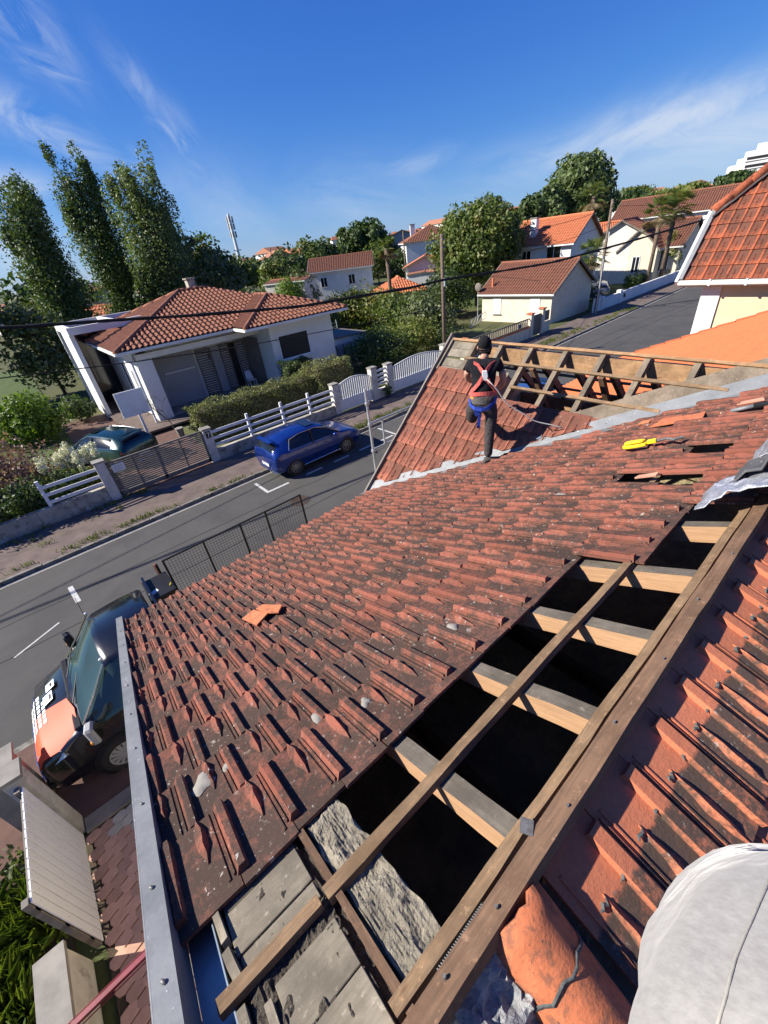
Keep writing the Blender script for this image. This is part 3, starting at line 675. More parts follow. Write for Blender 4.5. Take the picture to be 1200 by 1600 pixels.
# half-round rake tile, mortar lump and loose tile at the gable
b = MB(); n = 14; Lr = .62
for L0, L1, r0, r1, nn in ((.0, Lr, .105, .085, 0.0),):
    vs = []; m = 12
    for j in range(m + 1):
        s = j / m; rr = r0 + (r1 - r0) * s
        for i in range(n + 1):
            a = math.pi * (i / n); edge = .012 * mnoise.noise(Vector((i * .7, 0, 1))) if j == 0 else 0
            vs.append(BS(.335 - rr * math.cos(a), -.02 + s * Lr + edge, -.03 + rr * 1.05 * math.sin(a)))
    b.add(vs, [(j * (n + 1) + i, j * (n + 1) + i + 1, (j + 1) * (n + 1) + i + 1, (j + 1) * (n + 1) + i) for j in range(m) for i in range(n)])
rk = b.build('rake_tile', MAT['clay'], back, smooth=True); md = rk.modifiers.new('t', 'SOLIDIFY'); md.thickness = .012
b = MB(); vs = []
for j in range(5):
    for i in range(n + 1):
        a = math.pi * (i / n); vs.append(BS(.335 - .104 * math.cos(a), .12 + .010 * j / 4 + .006 * math.sin(i * 1.9), -.03 + .111 * math.sin(a) + .003 * math.sin(j)))
b.add(vs, [(j * (n + 1) + i, j * (n + 1) + i + 1, (j + 1) * (n + 1) + i + 1, (j + 1) * (n + 1) + i) for j in range(4) for i in range(1, n - 2)])
b.build('mortar_trace', MAT['tracem'], back)
rough('mortar_lump', .10, .27, -.01, .33, .0, .035, MAT['cement'], back, 16, 30, fn=BS, seed=5, side=.2)
rough('mortar_lump', -.05, .12, .02, .25, -.06, .03, MAT['debris'], back, 12, 18, fn=BS, seed=9, side=.2)
b = MB(); b.slab([BS(.09, .24, .02), BS(.24, .20, .03), BS(.30, .6, .03), BS(.12, .62, .02)], (0, -SP, CP), .014); b.build('tile', MAT['clay_pink'], back)
rough('mortar_lump', .24, .46, -.03, .02, -.03, .02, MAT['debris'], back, 14, 8, fn=BS, seed=12, side=.1)

# foil-wrapped ridge end ----------------------------------------------
t = NT('crumpled_foil'); nz = t.noise(t.g.outputs['Position'], 28, 6, .7, 1.0); t.set(t.mix(t.ramp(nz, .3, .7), (.62, .63, .66), (.40, .41, .44)), .38, .65, .5); t.bump(t.noise(t.mapv(t.g.outputs['Position'], (8, 70, 70)), 1.0, 7, .7, .6), .8, .01); FOIL = t.m
MAT['lead'] = M('grey_flashing', (.10, .10, .105), (.06, .06, .065), 9, .6, .5, 40, .006, spots=((.3, .3, .3), 60, .66))
foil = thing('ridge_flashing', 'crumpled silver flashing wrapped over the ridge where the tiles stop', 'roof flashing', FS(2.9, .12, 0))
def drape(name, prof, x0, x1, mat, amp=.008, nx=22, seed=0, thick=.006):
    b = MB(); npf = len(prof)
    for j in range(nx + 1):
        s = j / nx; x = x0 + (x1 - x0) * s
        for i, (y, z, k) in enumerate(prof):
            a = amp * 1.4 * mnoise.noise(Vector((x * 11, i * .8, seed))) + amp * 1.1 * abs(mnoise.noise(Vector((x * 27, i * 1.3, seed))))
            b.v.append((x + k * s * 0 + k, y + a, z + a * 1.2))
    for j in range(nx):
        for i in range(npf - 1): b.f.append((j * npf + i, j * npf + i + 1, (j + 1) * npf + i + 1, (j + 1) * npf + i)); b.m.append(0)
    o = b.build(name, mat, foil, smooth=True); md = o.modifiers.new('t', 'SOLIDIFY'); md.thickness = thick; return o
def arcprof(y0, y1, zc, hh, n=12, skew=0.0):
    out = []
    for i in range(n + 1):
        s = i / n; y = y0 + (y1 - y0) * s; base = ZR - TP * abs(y - .11)
        out.append((y, base + .035 + hh * math.sin(math.pi * s) ** .8, skew * s))
    return out
drape('foil_strip', arcprof(-.20, .40, 0, .11, n=20, skew=-.20), 2.66, 2.94, FOIL, .014, nx=26, seed=1)
drape('lead_collar', arcprof(-.22, .33, 0, .26, n=16, skew=-.10), 2.74, 2.96, MAT['lead'], .022, nx=26, seed=2)
drape('foil_strip', arcprof(-.30, .30, 0, .38, n=20, skew=-.04), 2.84, 3.6, FOIL, .034, nx=34, seed=3)
rtm = MB(); vs = []; n = 12
for j in range(5):
    for i in range(n + 1):
        a = math.pi * i / n; vs.append((j * .1, math.cos(a) * .13, math.sin(a) * .11))
rtm.add(vs, [(j * (n + 1) + i, j * (n + 1) + i + 1, (j + 1) * (n + 1) + i + 1, (j + 1) * (n + 1) + i) for j in range(4) for i in range(n)])
rtme = rtm.mesh('ridge_tile', MAT['t_main'], True)
for k in range(8): 
    o = link('ridge_tile', rtme, house, Matrix.Translation((3.6 + k * .38, .11, ZR + .0))); md = o.modifiers.new('t', 'SOLIDIFY'); md.thickness = .012

# wing ----------------------------------------------------------------
b = MB(); ys0 = .25; EY = 4.93
b.slab([WS(EY, .45, -.075), WS(3.6, .45, -.075), WS(3.6, 1.05, -.075), WS(.9 + .9, 1.05, -.075), WS(4.85, 2.9, -.075), WS(EY, 2.95, -.075)], (-SW, 0, CW), .015)
wing = b.build('wing_slope', MAT['board'], house)
wtm = [tile_mesh('tile', MAT['t_wing'], W=.215, L=.352, ribw=.03, ribh=.012, seed=20 + i, leafpos=.55) for i in range(2)]
# valley plane expressed in wing-local (y, v)
def wloc(p): return MW.inverted() @ Vector(p)
p0 = wloc((valley_x(0), 0, ZR)); p1 = wloc((valley_x(4.9), 4.9, ZR - TP * 4.9)); p0.z = p1.z = 0
wd_ = (p1 - p0).normalized(); wn_ = Vector((wd_.y, -wd_.x, 0))
if wn_.y < 0: wn_ = -wn_
wp_ = p0 - wn_ * .07
for r in range(0, 9):
    v = .60 + (r - 0) * .352
    for k in range(24):
        y = EY - .02 - (k + 1) * .215
        if r == 0 and y < 3.42: continue
        if y < 0: continue
        dv = (Vector((y + .1, v + .17, 0)) - wp_).dot(wn_)
        if dv > .2: continue
        tile_at(y, v, random.choice(wtm), wing, MW, [(wp_, wn_)] if dv > -.24 else None, s=1.3)
# underside boards at the street-side overhang
for v0, v1 in ((.02, .17), (.175, .32), (.36, .51), (.515, .60)):
    b = MB(); b.slab([WS(4.90, v0, -.03), WS(4.44, v0, -.03), WS(4.44, v1, -.03), WS(4.90, v1, -.03)], (-SW, 0, CW), .02); b.build('sheathing_board', MAT['board'], house, bevel=.002)
timber('barge_board', WS(EY + .03, -.06, -.02), WS(EY + .03, 3.16, -.02), .03, .14, (-SW, 0, CW), MAT['taupe'], house)
timber('edge_batten', WS(EY - .02, .0, -.005), WS(EY - .02, .6, -.005), .03, .03, (-SW, 0, CW), MAT['board'], house)
WR = [4.44, 3.95, 3.43, 2.90, 2.39, 1.86, 1.34, .84]
for y in WR:
    vend = min(2.9, max(.25, (XW - valley_x(y)) / CW - .12))
    timber('wing_rafter', WS(y, .0, -.075), WS(y, vend, -.075), .065, .10, (-SW, 0, CW), MAT['wood_wing'], house)
    # far side rafter
    a = Vector((XW + .01, y, ZW - .05)); timber('wing_rafter', a + Vector((.0, 0, 0)), a + Vector((CW * 2.6, 0, -SW * 2.6)), .065, .10, (SW, 0, CW), MAT['wood_wing'], house)
for v, y0, y1, mt in ((.02, .55, EY, 'wood_new'), (.335, .95, 4.46, 'wood_bat'), (.70, 1.45, 3.42, 'wood_bat')):
    timber('batten', WS(y1, v, -.008), WS(y0, v, -.008), .04, .03, (-SW, 0, CW), MAT[mt], house)
for v in (.35, .9, 1.4): timber('batten', (XW + CW * v, 4.4, ZW - SW * v + .01), (XW + CW * v, .8, ZW - SW * v + .01), .04, .028, (SW, 0, CW), MAT['wood_bat'], house)
timber('ridge_purlin', (XW + .06, 4.7, ZW - .20), (XW + .06, .6, ZW - .20), .07, .21, (0, 0, 1), MAT['wood_new'], house)
timber('purlin', (XW + 1.2, 4.4, ZW - 1.25), (XW + 1.2, .8, ZW - 1.25), .08, .2, (0, 0, 1), MAT['wood_new'], house)
timber('purlin', (XW - 1.2, 4.4, ZW - 1.32), (XW - 1.2, 2.4, ZW - 1.32), .08, .2, (0, 0, 1), MAT['wood_new'], house)
# brace struts
for y in (3.43, 2.39, 1.6): timber('strut', (XW + .05, y, ZW - .35), (XW + .75, y - .1, ZW - 1.5), .07, .07, (0, 1, 0), MAT['wood_old'], house)
timber('tie_beam', (XW - 1.6, 3.0, 3.55), (XW + 1.9, 3.0, 3.55), .1, .16, (0, 0, 1), MAT['wood_old'], house)
# valley board and zinc valley sheet
va3 = Vector((valley_x(-.0), 0, ZR)); vb3 = Vector((valley_x(4.95), 4.95, ZR - TP * 4.95)); vd3 = (vb3 - va3).normalized()
b = MB(); off1 = Vector((-.17, 0, 0)); 
a0 = va3 + vd3 * .1
b.slab([a0 + Vector((-.20, 0, .012)), vb3 + Vector((-.20, 0, .012)), vb3 + Vector((0, 0, .002)), a0 + Vector((0, 0, .002))], NF, .004)
b.slab([a0 + Vector((0, 0, .002)), vb3 + Vector((0, 0, .002)), vb3 + Vector((.13, 0, .13 * .9)), a0 + Vector((.13, 0, .13 * .9))], (-SW, 0, CW), .004)
b.build('valley_flashing', MAT['zinc'], house)
b = MB(); b.slab([va3 + Vector((.13, 0, .10)), va3.lerp(vb3, .62) + Vector((.13, 0, .10)), va3.lerp(vb3, .62) + Vector((.33, 0, .28)), va3 + Vector((.30, 0, .255))], (-SW, 0, CW), .03); b.build('valley_board', MAT['wood_wing'], house)
MAT['vmort'] = M('valley_mortar', (.26, .24, .21), (.15, .135, .12), 9, .95, .8, 60, .01)
for i, s in enumerate([.46, .55, .64, .72, .8, .9, .97]):    # mortar patches sealing the valley cut
    q = va3.lerp(vb3, s); b = MB(); n = 10; ring = [q + Vector((-.10 + .05 * math.cos(6.28 * k / n) * random.uniform(.6, 1.2), 0, .03)) + vd3 * (.2 * math.sin(6.28 * k / n) * random.uniform(.7, 1.1)) for k in range(n)]
    b.add([r_ + Vector((0, 0, -.05)) for r_ in ring] + [r_.lerp(q + Vector((-.1, 0, -.02)), .3) for r_ in ring], [(k, (k + 1) % n, n + (k + 1) % n, n + k) for k in range(n)] + [tuple(range(n, 2 * n))]); b.build('valley_mortar', MAT['vmort'], house)
b = MB(); b.slab([(3.7, 4.42, 0), (7.7, 4.42, 0), (7.7, 4.42, 3.45), (5.7, 4.42, 5.05), (3.7, 4.42, 3.45)], (0, 1, 0), .14); b.build('wing_gable_wall', MAT['render'], house)
# continuation of the street slope beyond the wing: new orange tiles
def sheet(name, poly, up, mat, parent, pitch=.2, row=.33, amp=.05, step=.02, lab=None, nsamp=6, kind='stuff', flat=False):
    """ribbed clay roofing laid on a convex polygon; up = direction up the slope (in the plane). Clipped to the outline."""
    P = [Vector(p) for p in poly]; up = Vector(up).normalized(); n = (P[1] - P[0]).cross(P[2] - P[1]).normalized()
    if n.z < 0: n = -n
    up = (up - up.dot(n) * n).normalized(); u = up.cross(n).normalized(); O = P[0]
    cu = [(p - O).dot(u) for p in P]; cv = [(p - O).dot(up) for p in P]
    u0, u1, v0, v1 = min(cu), max(cu), min(cv), max(cv); nr = int((v1 - v0) / row) + 1; nc = int((u1 - u0) / pitch) + 1
    us = []; 
    for c in range(nc):
        for s in range(nsamp): us.append((u0 + (c + s / nsamp) * pitch, s / nsamp))
    us.append((u0 + nc * pitch, 0.0))
    prof = [(x, (amp * (.5 - .5 * math.cos(2 * math.pi * s)) if not flat else (amp if .02 < s < .3 else amp * .12))) for x, s in us]
    N = len(prof); b = MB()
    for r in range(nr):
        for e in (0, 1):
            v = v0 + (r + e) * row
            for i, (x, h) in enumerate(prof):
                jz = .004 * mnoise.noise(Vector((x * 5, r * 3.3, 0)))
                b.v.append((x, v, h + (step if e == 0 else 0) + jz))
    for r in range(nr):
        o = r * 2 * N
        for i in range(N - 1): b.f.append((o + i, o + i + 1, o + N + i + 1, o + N + i)); b.m.append(0)
        if r:
            for i in range(N - 1): b.f.append((o - N + i, o - N + i + 1, o + i + 1, o + i)); b.m.append(0)
    me = b.mesh(name, mat); bm = bmesh.new(); bm.from_mesh(me)
    C = Vector((sum(cu) / len(cu), sum(cv) / len(cv), 0)); k = len(P)
    for i in range(k):
        a = Vector((cu[i], cv[i], 0)); c = Vector((cu[(i + 1) % k], cv[(i + 1) % k], 0)); d = c - a
        if d.length < 1e-4: continue
        nn = Vector((d.y, -d.x, 0)).normalized()
        if (C - a).dot(nn) > 0: nn = -nn
        bmesh.ops.bisect_plane(bm, geom=list(bm.verts) + list(bm.edges) + list(bm.faces), plane_co=a, plane_no=nn, clear_outer=True)
    bmesh.ops.recalc_face_normals(bm, faces=bm.faces)
    bm.to_mesh(me); bm.free()
    mw = Matrix(((u.x, up.x, n.x, O.x), (u.y, up.y, n.y, O.y), (u.z, up.z, n.z, O.z), (0, 0, 0, 1)))
    o = link(name, me, parent, mw, kind)
    if lab: o['label'] = lab
    return o
def fsp(x, y): return (x, y, ZR - TP * y)
sheet('roof_tiles', [fsp(6.0, .15), fsp(12.55, .15), fsp(12.55, 4.95), fsp(7.6, 4.95)], (0, -1, TP), MAT['t_orange'], house, pitch=.17, row=.34, amp=.032, step=.022, lab='new bright orange clay tiles beyond the wing', flat=True)
sheet('roof_tiles', [(6.0, -4.9, ZR - TP * 4.9), (12.55, -4.9, ZR - TP * 4.9), (12.55, .15, ZR), (6.0, .15, ZR)], (0, 1, TP), MAT['t_orange'], house, pitch=.17, row=.34, amp=.032, step=.022, flat=True)
# stepped rake along the far edge
for k in range(14): 
    b = MB(); v = k * .355; b.beam(Vector(fsp(12.58, .2 + v * CP)) + Vector((0, 0, .04)), Vector(fsp(12.58, .2 + (v + .35) * CP)) + Vector((0, 0, .065)), .10, .05); b.build('rake_tile', MAT['t_orange'], house)
b = MB(); b.slab([fsp(6.0, .2), fsp(12.5, .2), fsp(12.5, 4.9), fsp(7.7, 4.9)], NF, .03); b.build('roof_boards', MAT['board'], house)

# things lying on the roof ---------------------------------------------
for i, (u, v, r, lab) in enumerate([(-.19, 1.42, .05, 'largest pale mortar splash on the lowest left tiles by the zinc'), (-.07, 1.40, .03, 'small round mortar splash beside the largest one'), (.33, 1.25, .03, 'white mortar splash on a rib near the open rafters'), (.52, 1.10, .026, 'mortar splash one course above the cut tile edge'), (1.13, 1.10, .028, 'white chalky splash near the second rafter bay'), (1.18, 2.1, .04, 'white mortar splash in the middle of the slope'), (2.9, 1.5, .035, 'pale mortar dab below the two missing tiles'), (4.4, .95, .04, 'pale mortar dab above the yellow tool')]):
    splat('', u, v, r, MAT['concrete'], lab=lab)
def frag(pts, lab, mat, t=.014, n0=.035, fn=FS):
    b = MB(); b.slab([fn(u, v, n0 + dn) for u, v, dn in pts], NF, t); return tag(b.build('tile_fragment', mat, bevel=.002), lab, 'broken tile')
frag([(.47, 2.98, .0), (.58, 2.96, .02), (.62, 2.70, .02), (.50, 2.66, .0)], 'flat new orange tile piece on the left of the broken pair on the old roof', MAT['clay'])
frag([(.60, 2.95, .02), (.66, 2.92, .03), (.74, 2.66, .03), (.68, 2.62, .01), (.62, 2.72, .02)], 'tilted new orange tile piece on the right of the broken pair', MAT['clay'])
frag([(4.55, 1.42, .0), (4.80, 1.40, .0), (4.80, 1.02, .0), (4.58, .98, .0)], 'single new orange tile among old ones near the zinc valley', MAT['clay'])
frag([(4.86, .80, .0), (4.94, .78, .0), (4.92, .62, .01), (4.86, .60, .0)], 'small pink broken tile flake above the orange tile', MAT['clay_pink'])
frag([(3.12, .99, .0), (3.17, .98, .0), (3.18, .84, .01), (3.14, .85, .0)], 'narrow cracked tile strip between the two holes', MAT['clay_pink'])
frag([(4.75, 1.62, .0), (4.82, 1.6, .01), (4.80, 1.5, .01), (4.75, 1.51, .0)], 'tiny orange tile chip beside the zinc valley', MAT['clay'])
yt = thing('chalk_line_reel', 'bright yellow chalk line reel lying on the old tiles', 'tool', FS(3.85, 1.25, .04))
MAT['yellow'] = M('yellow_plastic', (.85, .62, .03), (.75, .52, .02), 9, .45, .05, 40); 
mwy = MF @ Matrix.Translation((3.84, 1.27, .05)) @ Matrix.Rotation(rad(8), 4, 'Z')
b = MB(); pts = [(-.035, -.09), (.02, -.11), (.045, -.06), (.048, .06), (.03, .10), (-.02, .10), (-.045, .05), (-.045, -.05)]
b.slab([(x, y, .035) for x, y in pts], (0, 0, 1), .03); b.build('reel_body', MAT['yellow'], yt, mw=mwy, bevel=.006)
b = MB(); b.slab([(x * .8, y * .8, .062) for x, y in pts], (0, 0, 1), .02); b.build('reel_lid', MAT['yellow'], yt, mw=mwy, bevel=.006)
b = MB(); b.bb(-.02, .02, -.17, -.10, .015, .05); b.build('grip', MAT['yellow'], yt, mw=mwy, bevel=.004)
b = MB(); b.tube([(0, -.16, .03), (.02, -.24, .03), (-.01, -.30, .02), (.02, -.36, .02)], .012, 8); b.build('hook', MAT['screw'], yt, mw=mwy)
b = MB(); b.tube([FS(4.62, .78, .04), FS(4.62, .62, .05)], .018, 8, 0); b.tube([FS(4.62, .62, .05), FS(4.64, .2, .05)], .026, 8, 1)
tag(b.build('hand_tool', [MAT['zinc'], MAT['blk']], smooth=True), 'grey handled tool with a black grip lying near the ridge', 'tool')
# coiled spring lying beside the ridge beam
b = MB(); pts = []
for i in range(220):
    s = i / 219; a = s * 6.283 * 26; c = FS(.12 + .17 * s, .205, -.02) ; pts.append(c + Vector((0, .006 * math.cos(a), .006 * math.sin(a))))
b.tube(pts, .0016, 4); tag(b.build('coil_spring', MAT['zinc']), 'thin metal coil spring lying along the ridge beam', 'spring')
# ------------------------------------------------------------------ people
def skin_part(name, pts, edges, rad_, mat, parent, mw=None, sub=2, root=0):
    me = bpy.data.meshes.new(name); me.from_pydata([tuple(p) for p in pts], edges, []); o = link(name, me, parent, mw)
    o.modifiers.new('skin', 'SKIN'); sk = me.skin_vertices[0].data if me.skin_vertices else None
    if sk is None:
        bm = bmesh.new(); bm.from_mesh(me); bm.verts.layers.skin.verify(); bm.to_mesh(me); bm.free(); sk = me.skin_vertices[0].data
    for i, r in enumerate(rad_):
        sk[i].radius = r if isinstance(r, tuple) else (r, r); sk[i].use_root = (i == root)
    o.modifiers['skin'].use_smooth_shade = True
    s = o.modifiers.new('sub', 'SUBSURF'); s.levels = sub; s.render_levels = sub
    me.materials.append(mat); return o
MAT['skin'] = M('skin', (.50, .27, .19), (.42, .21, .14), 6, .55, .1, 80, .001)
def cloth(name, c, wr=.5, sc_=7): 
    t = NT(name); P = t.g.outputs['Position']; n1 = t.noise(P, sc_, 5, .6, 1.5); t.set(t.mix(t.ramp(n1, .3, .7), c, tuple(x * .72 for x in c)), .95, 0, .15)
    t.bump(t.math('ADD', t.math('MULTIPLY', n1, 1.6), t.math('MULTIPLY', t.noise(P, 160, 3), .15)), wr, .03); return t.m
MAT['tee'] = cloth('black_tshirt', (.018, .018, .022)); MAT['trous'] = cloth('charcoal_trousers', (.075, .066, .066), .7, 9); MAT['shoe'] = M('work_shoe', (.10, .09, .08), (.06, .055, .05), 20, .8, .3)
MAT['redweb'] = M('red_webbing', (.62, .13, .10), (.48, .09, .08), 30, .8, .2, 200, .002); MAT['blueweb'] = M('blue_webbing', (.03, .07, .42), (.02, .05, .30), 30, .8, .2, 200, .002)
MAT['cap'] = cloth('black_cap', (.014, .014, .016), .3)
wk = thing('person', 'roofer in black cap and t-shirt with red and blue harness, standing on the roof', 'person', (4.17, 3.0, 4.1))
F_ = Vector((.80, .60, 0)); R_ = Vector((.60, -.80, 0)); U_ = Vector((0, 0, 1)); O_ = Vector((4.15, 3.12, 4.115))
def wp(r, f, z): return O_ + R_ * r + F_ * f + U_ * z
# trousers: pelvis, standing right leg, raised left leg
hp = [wp(0, .05, .80), wp(.02, .06, .90), wp(.10, .03, .74), wp(.115, .05, .60), wp(.10, .03, .42), wp(.09, -.02, .22), wp(.085, -.04, .05),
      wp(-.11, .06, .74), wp(-.14, .13, .62), wp(-.13, .20, .50), wp(-.12, .34, .47), wp(-.12, .46, .47)]
body = skin_part('trousers', hp, [(0, 1), (0, 2), (2, 3), (3, 4), (4, 5), (5, 6), (0, 7), (7, 8), (8, 9), (9, 10), (10, 11)], [(.155, .12), (.145, .11), .098, .088, .074, .064, .058, .10, .092, .076, .062, .055], MAT['trous'], wk)
tp_ = [wp(0, .06, .84), wp(0, .09, .95), wp(.005, .13, 1.08), wp(.01, .17, 1.20), wp(.01, .19, 1.27), wp(.17, .16, 1.22), wp(.225, .17, 1.12), wp(-.16, .18, 1.22), wp(-.20, .24, 1.12)]
skin_part('tshirt', tp_, [(0, 1), (1, 2), (2, 3), (3, 4), (3, 5), (5, 6), (3, 7), (7, 8)], [(.14, .10), (.145, .105), (.165, .115), (.15, .10), .065, .075, .062, .075, .062], MAT['tee'], wk)
ar = [wp(.222, .165, 1.14), wp(.25, .20, 1.00), wp(.245, .25, .93), wp(.20, .34, .86), wp(.18, .375, .835)]
skin_part('arm', ar, [(i, i + 1) for i in range(4)], [.050, .044, .041, .030, .027], MAT['skin'], wk)
ar2 = [wp(-.198, .235, 1.13), wp(-.20, .32, 1.02), wp(-.16, .42, .95), wp(-.10, .50, .90)]
skin_part('arm', ar2, [(i, i + 1) for i in range(3)], [.050, .044, .036, .027], MAT['skin'], wk)
def hand(root, dirv, side, nrm, nm='hand', s=1.0, curl=.5, par=None):
    d = Vector(dirv).normalized(); n = Vector(nrm); n = (n - n.dot(d) * d).normalized(); sd = d.cross(n) * side; root = Vector(root)
    pts = [root, root + d * .045 * s, root + d * .085 * s]; ed = [(0, 1), (1, 2)]; rr = [(.028 * s, .018 * s), (.038 * s, .016 * s), (.036 * s, .014 * s)]
    for k, (off, L) in enumerate(((-.028, .062), (-.010, .072), (.009, .068), (.026, .052))):
        p = root + d * .085 * s + sd * off * s; q = p + (d * math.cos(curl * .6) - n * math.sin(curl * .6)) * L * .5 * s; e = q + (d * math.cos(curl * 2) - n * math.sin(curl * 2)) * L * .45 * s
        b0 = len(pts); pts += [p, q, e]; ed += [(2, b0), (b0, b0 + 1), (b0 + 1, b0 + 2)]; rr += [.0095 * s, .0085 * s, .007 * s]
    p = root + d * .03 * s - sd * .035 * s; q = p + (d * .7 - sd * .6) * .035 * s; e = q + (d * .95 - n * .25) * .03 * s; b0 = len(pts); pts += [p, q, e]; ed += [(1, b0), (b0, b0 + 1), (b0 + 1, b0 + 2)]; rr += [.012 * s, .010 * s, .008 * s]
    return skin_part(nm, pts, ed, rr, MAT['skin'], par or wk)
hand(wp(.18, .372, .84), -U_ * .8 + F_ * .5 - R_ * .2, 1, F_, curl=.7)
hand(wp(-.10, .50, .90), F_ * .6 - U_ * .6 + R_ * .2, -1, F_, curl=.7)
# head, ears, cap
hc = wp(.01, .235, 1.405); b = MB(); b.ball(hc, (.075, .075, .105), 16, 12, rot=Matrix.Rotation(math.atan2(F_.y, F_.x), 3, 'Z') @ Matrix.Rotation(.35, 3, 'Y')); b.tube([wp(.005, .19, 1.25), wp(.01, .21, 1.34)], [.062, .052], 12)
b.ball(hc + R_ * .076 - U_ * .01, (.012, .02, .03), 8, 6); b.ball(hc - R_ * .076 - U_ * .01, (.02, .012, .03), 8, 6); b.ball(hc + F_ * .088 - U_ * .03, (.016, .014, .02), 8, 6); b.ball(hc + F_ * .075 - U_ * .065, (.02, .02, .008), 8, 6)
b.ball(hc + F_ * .078 + R_ * .03 + U_ * .005, .012, 6, 5); b.ball(hc + F_ * .078 - R_ * .03 + U_ * .005, .012, 6, 5)
b.build('head', MAT['skin'], wk, smooth=True)
b = MB(); b.ball(hc + U_ * .035, (.088, .084, .095), 16, 12, rot=Matrix.Rotation(math.atan2(F_.y, F_.x), 3, 'Z')); b.slab([hc + F_ * f + R_ * r + U_ * z for f, r, z in ((.06, -.07, .05), (.15, -.05, .02), (.165, 0, .02), (.15, .05, .02), (.06, .07, .05))], (0, 0, 1), .008)
b.build('cap', MAT['cap'], wk, smooth=True)
b = MB()
for z, r in ((-.02, .079), (-.05, .072), (-.075, .066)): b.tube([hc + U_ * z + (R_ * math.cos(a) - F_ * math.sin(a)) * r for a in [math.pi * k / 12 for k in range(13)]], .012, 6)
b.build('hair', MAT['cap'], wk, smooth=True)
# shoes
def shoe(p, d, side=1):
    d = Vector(d).normalized(); s = d.cross(Vector((0, 0, 1))).normalized(); up = s.cross(d); p = Vector(p); b = MB(); rings = []; n = 10
    for x, w_, h in ((-.06, .030, .035), (-.04, .042, .08), (.0, .044, .085), (.05, .046, .065), (.11, .050, .045), (.16, .042, .034), (.19, .022, .022)):
        rings.append([p + d * x + s * w_ * math.cos(a) + up * (h / 2 + h / 2 * math.sin(a)) for a in [2 * math.pi * k / n for k in range(n)]])
    vs = [v for r in rings for v in r]; fs = [(i * n + k, i * n + (k + 1) % n, (i + 1) * n + (k + 1) % n, (i + 1) * n + k) for i in range(6) for k in range(n)] + [tuple(range(n))[::-1], tuple(range(6 * n, 7 * n))]
    b.add(vs, fs); o = b.build('shoe', MAT['shoe'], wk, smooth=True); return o
shoe(wp(.09, -.05, -.02), R_ * .9 + F_ * .25 + U_ * .12); shoe(wp(-.12, .50, .44), F_ * .8 + U_ * .5)
def web(name, pts, wd, mat, nrm, parent=None, th=.006):
    b = MB(); pts = [Vector(p) for p in pts]; vs = []
    for i, p in enumerate(pts):
        d = (pts[min(i + 1, len(pts) - 1)] - pts[max(i - 1, 0)]).normalized(); nn = Vector(nrm(p)) if callable(nrm) else Vector(nrm); s = d.cross(nn).normalized(); nn.normalize()
        vs += [p - s * wd / 2, p + s * wd / 2, p + s * wd / 2 + nn * th, p - s * wd / 2 + nn * th]
    fs = []
    for i in range(len(pts) - 1): fs += [(i * 4 + k, i * 4 + (k + 1) % 4, (i + 1) * 4 + (k + 1) % 4, (i + 1) * 4 + k) for k in range(4)]
    b.add(vs, fs + [(3, 2, 1, 0), tuple(range(len(vs) - 4, len(vs)))]); return b.build(name, mat, parent or wk)
def tors(a, z, k=1.02):  # point on torso surface, angle a from back towards right
    w_ = .165 + .02 * max(0, (z - 1.0)) ; dp = .118; cf = .09 + (z - .95) * .30
    return wp(.005 + w_ * k * math.sin(a), cf - dp * k * math.cos(a), z)
nback = lambda p: (p - wp(.005, .13, 0)) * Vector((1, 1, 0)) + Vector((0, 0, .0001))
def nb(p): q = p - wp(.005, .13, 0); return Vector((q.x, q.y, 0.001))
web('harness_strap', [tors(.85, 1.25), tors(.5, 1.235), tors(.28, 1.19), tors(.05, 1.13), tors(-.35, 1.03), tors(-.7, .97), tors(-1.1, .92)], .045, MAT['redweb'], nb)
web('harness_strap', [tors(-.75, 1.26), tors(-.4, 1.24), tors(-.15, 1.18), tors(.05, 1.13), tors(.45, 1.03), tors(.85, .96), tors(1.2, .90)], .045, MAT['redweb'], nb)
web('waist_strap', [tors(-1.6 + 3.2 * k / 14, .90 - .012 * math.cos(k / 14 * 6.28), 1.0) for k in range(15)], .05, MAT['redweb'], nb)
web('waist_belt', [tors(-1.5 + 3.0 * k / 14, .83, .97) for k in range(15)], .09, M('grey_belt', (.13, .12, .11)), nb)
web('belt_patch', [tors(.15 + .5 * k / 6, .855, 1.03) for k in range(7)], .03, M('orange_patch', (.75, .26, .05)), nb)
web('belt_patch', [tors(-1.1 + .35 * k / 6, .86, 1.03) for k in range(7)], .028, M('orange_trim', (.75, .30, .06)), nb)
web('harness_leg_strap', [tors(-1.45, .83, 1.02), tors(-1.1, .77, 1.04), tors(-.6, .74, 1.05), tors(-.1, .73, 1.02), tors(.4, .745, 1.05), tors(.9, .80, 1.04), tors(1.3, .85, 1.02)], .045, MAT['blueweb'], nb)
web('harness_leg_strap', [wp(-.06, -.075, .76), wp(-.07, -.05, .70), wp(-.05, -.045, .64)], .075, MAT['blueweb'], -F_)
web('harness_leg_strap', [wp(-.03, -.06, .76), wp(-.035, -.02, .62), wp(-.045, .0, .48), wp(-.05, .02, .44)], .04, MAT['blueweb'], -F_)
b = MB(); q = tors(.05, 1.13, 1.08); b.slab([q + R_ * r + U_ * z + F_ * -.01 for r, z in ((-.03, .05), (.03, .05), (.045, -.02), (.02, -.08), (-.02, -.06))], -F_, .02); b.build('harness_buckle', MAT['white'], wk, bevel=.005)
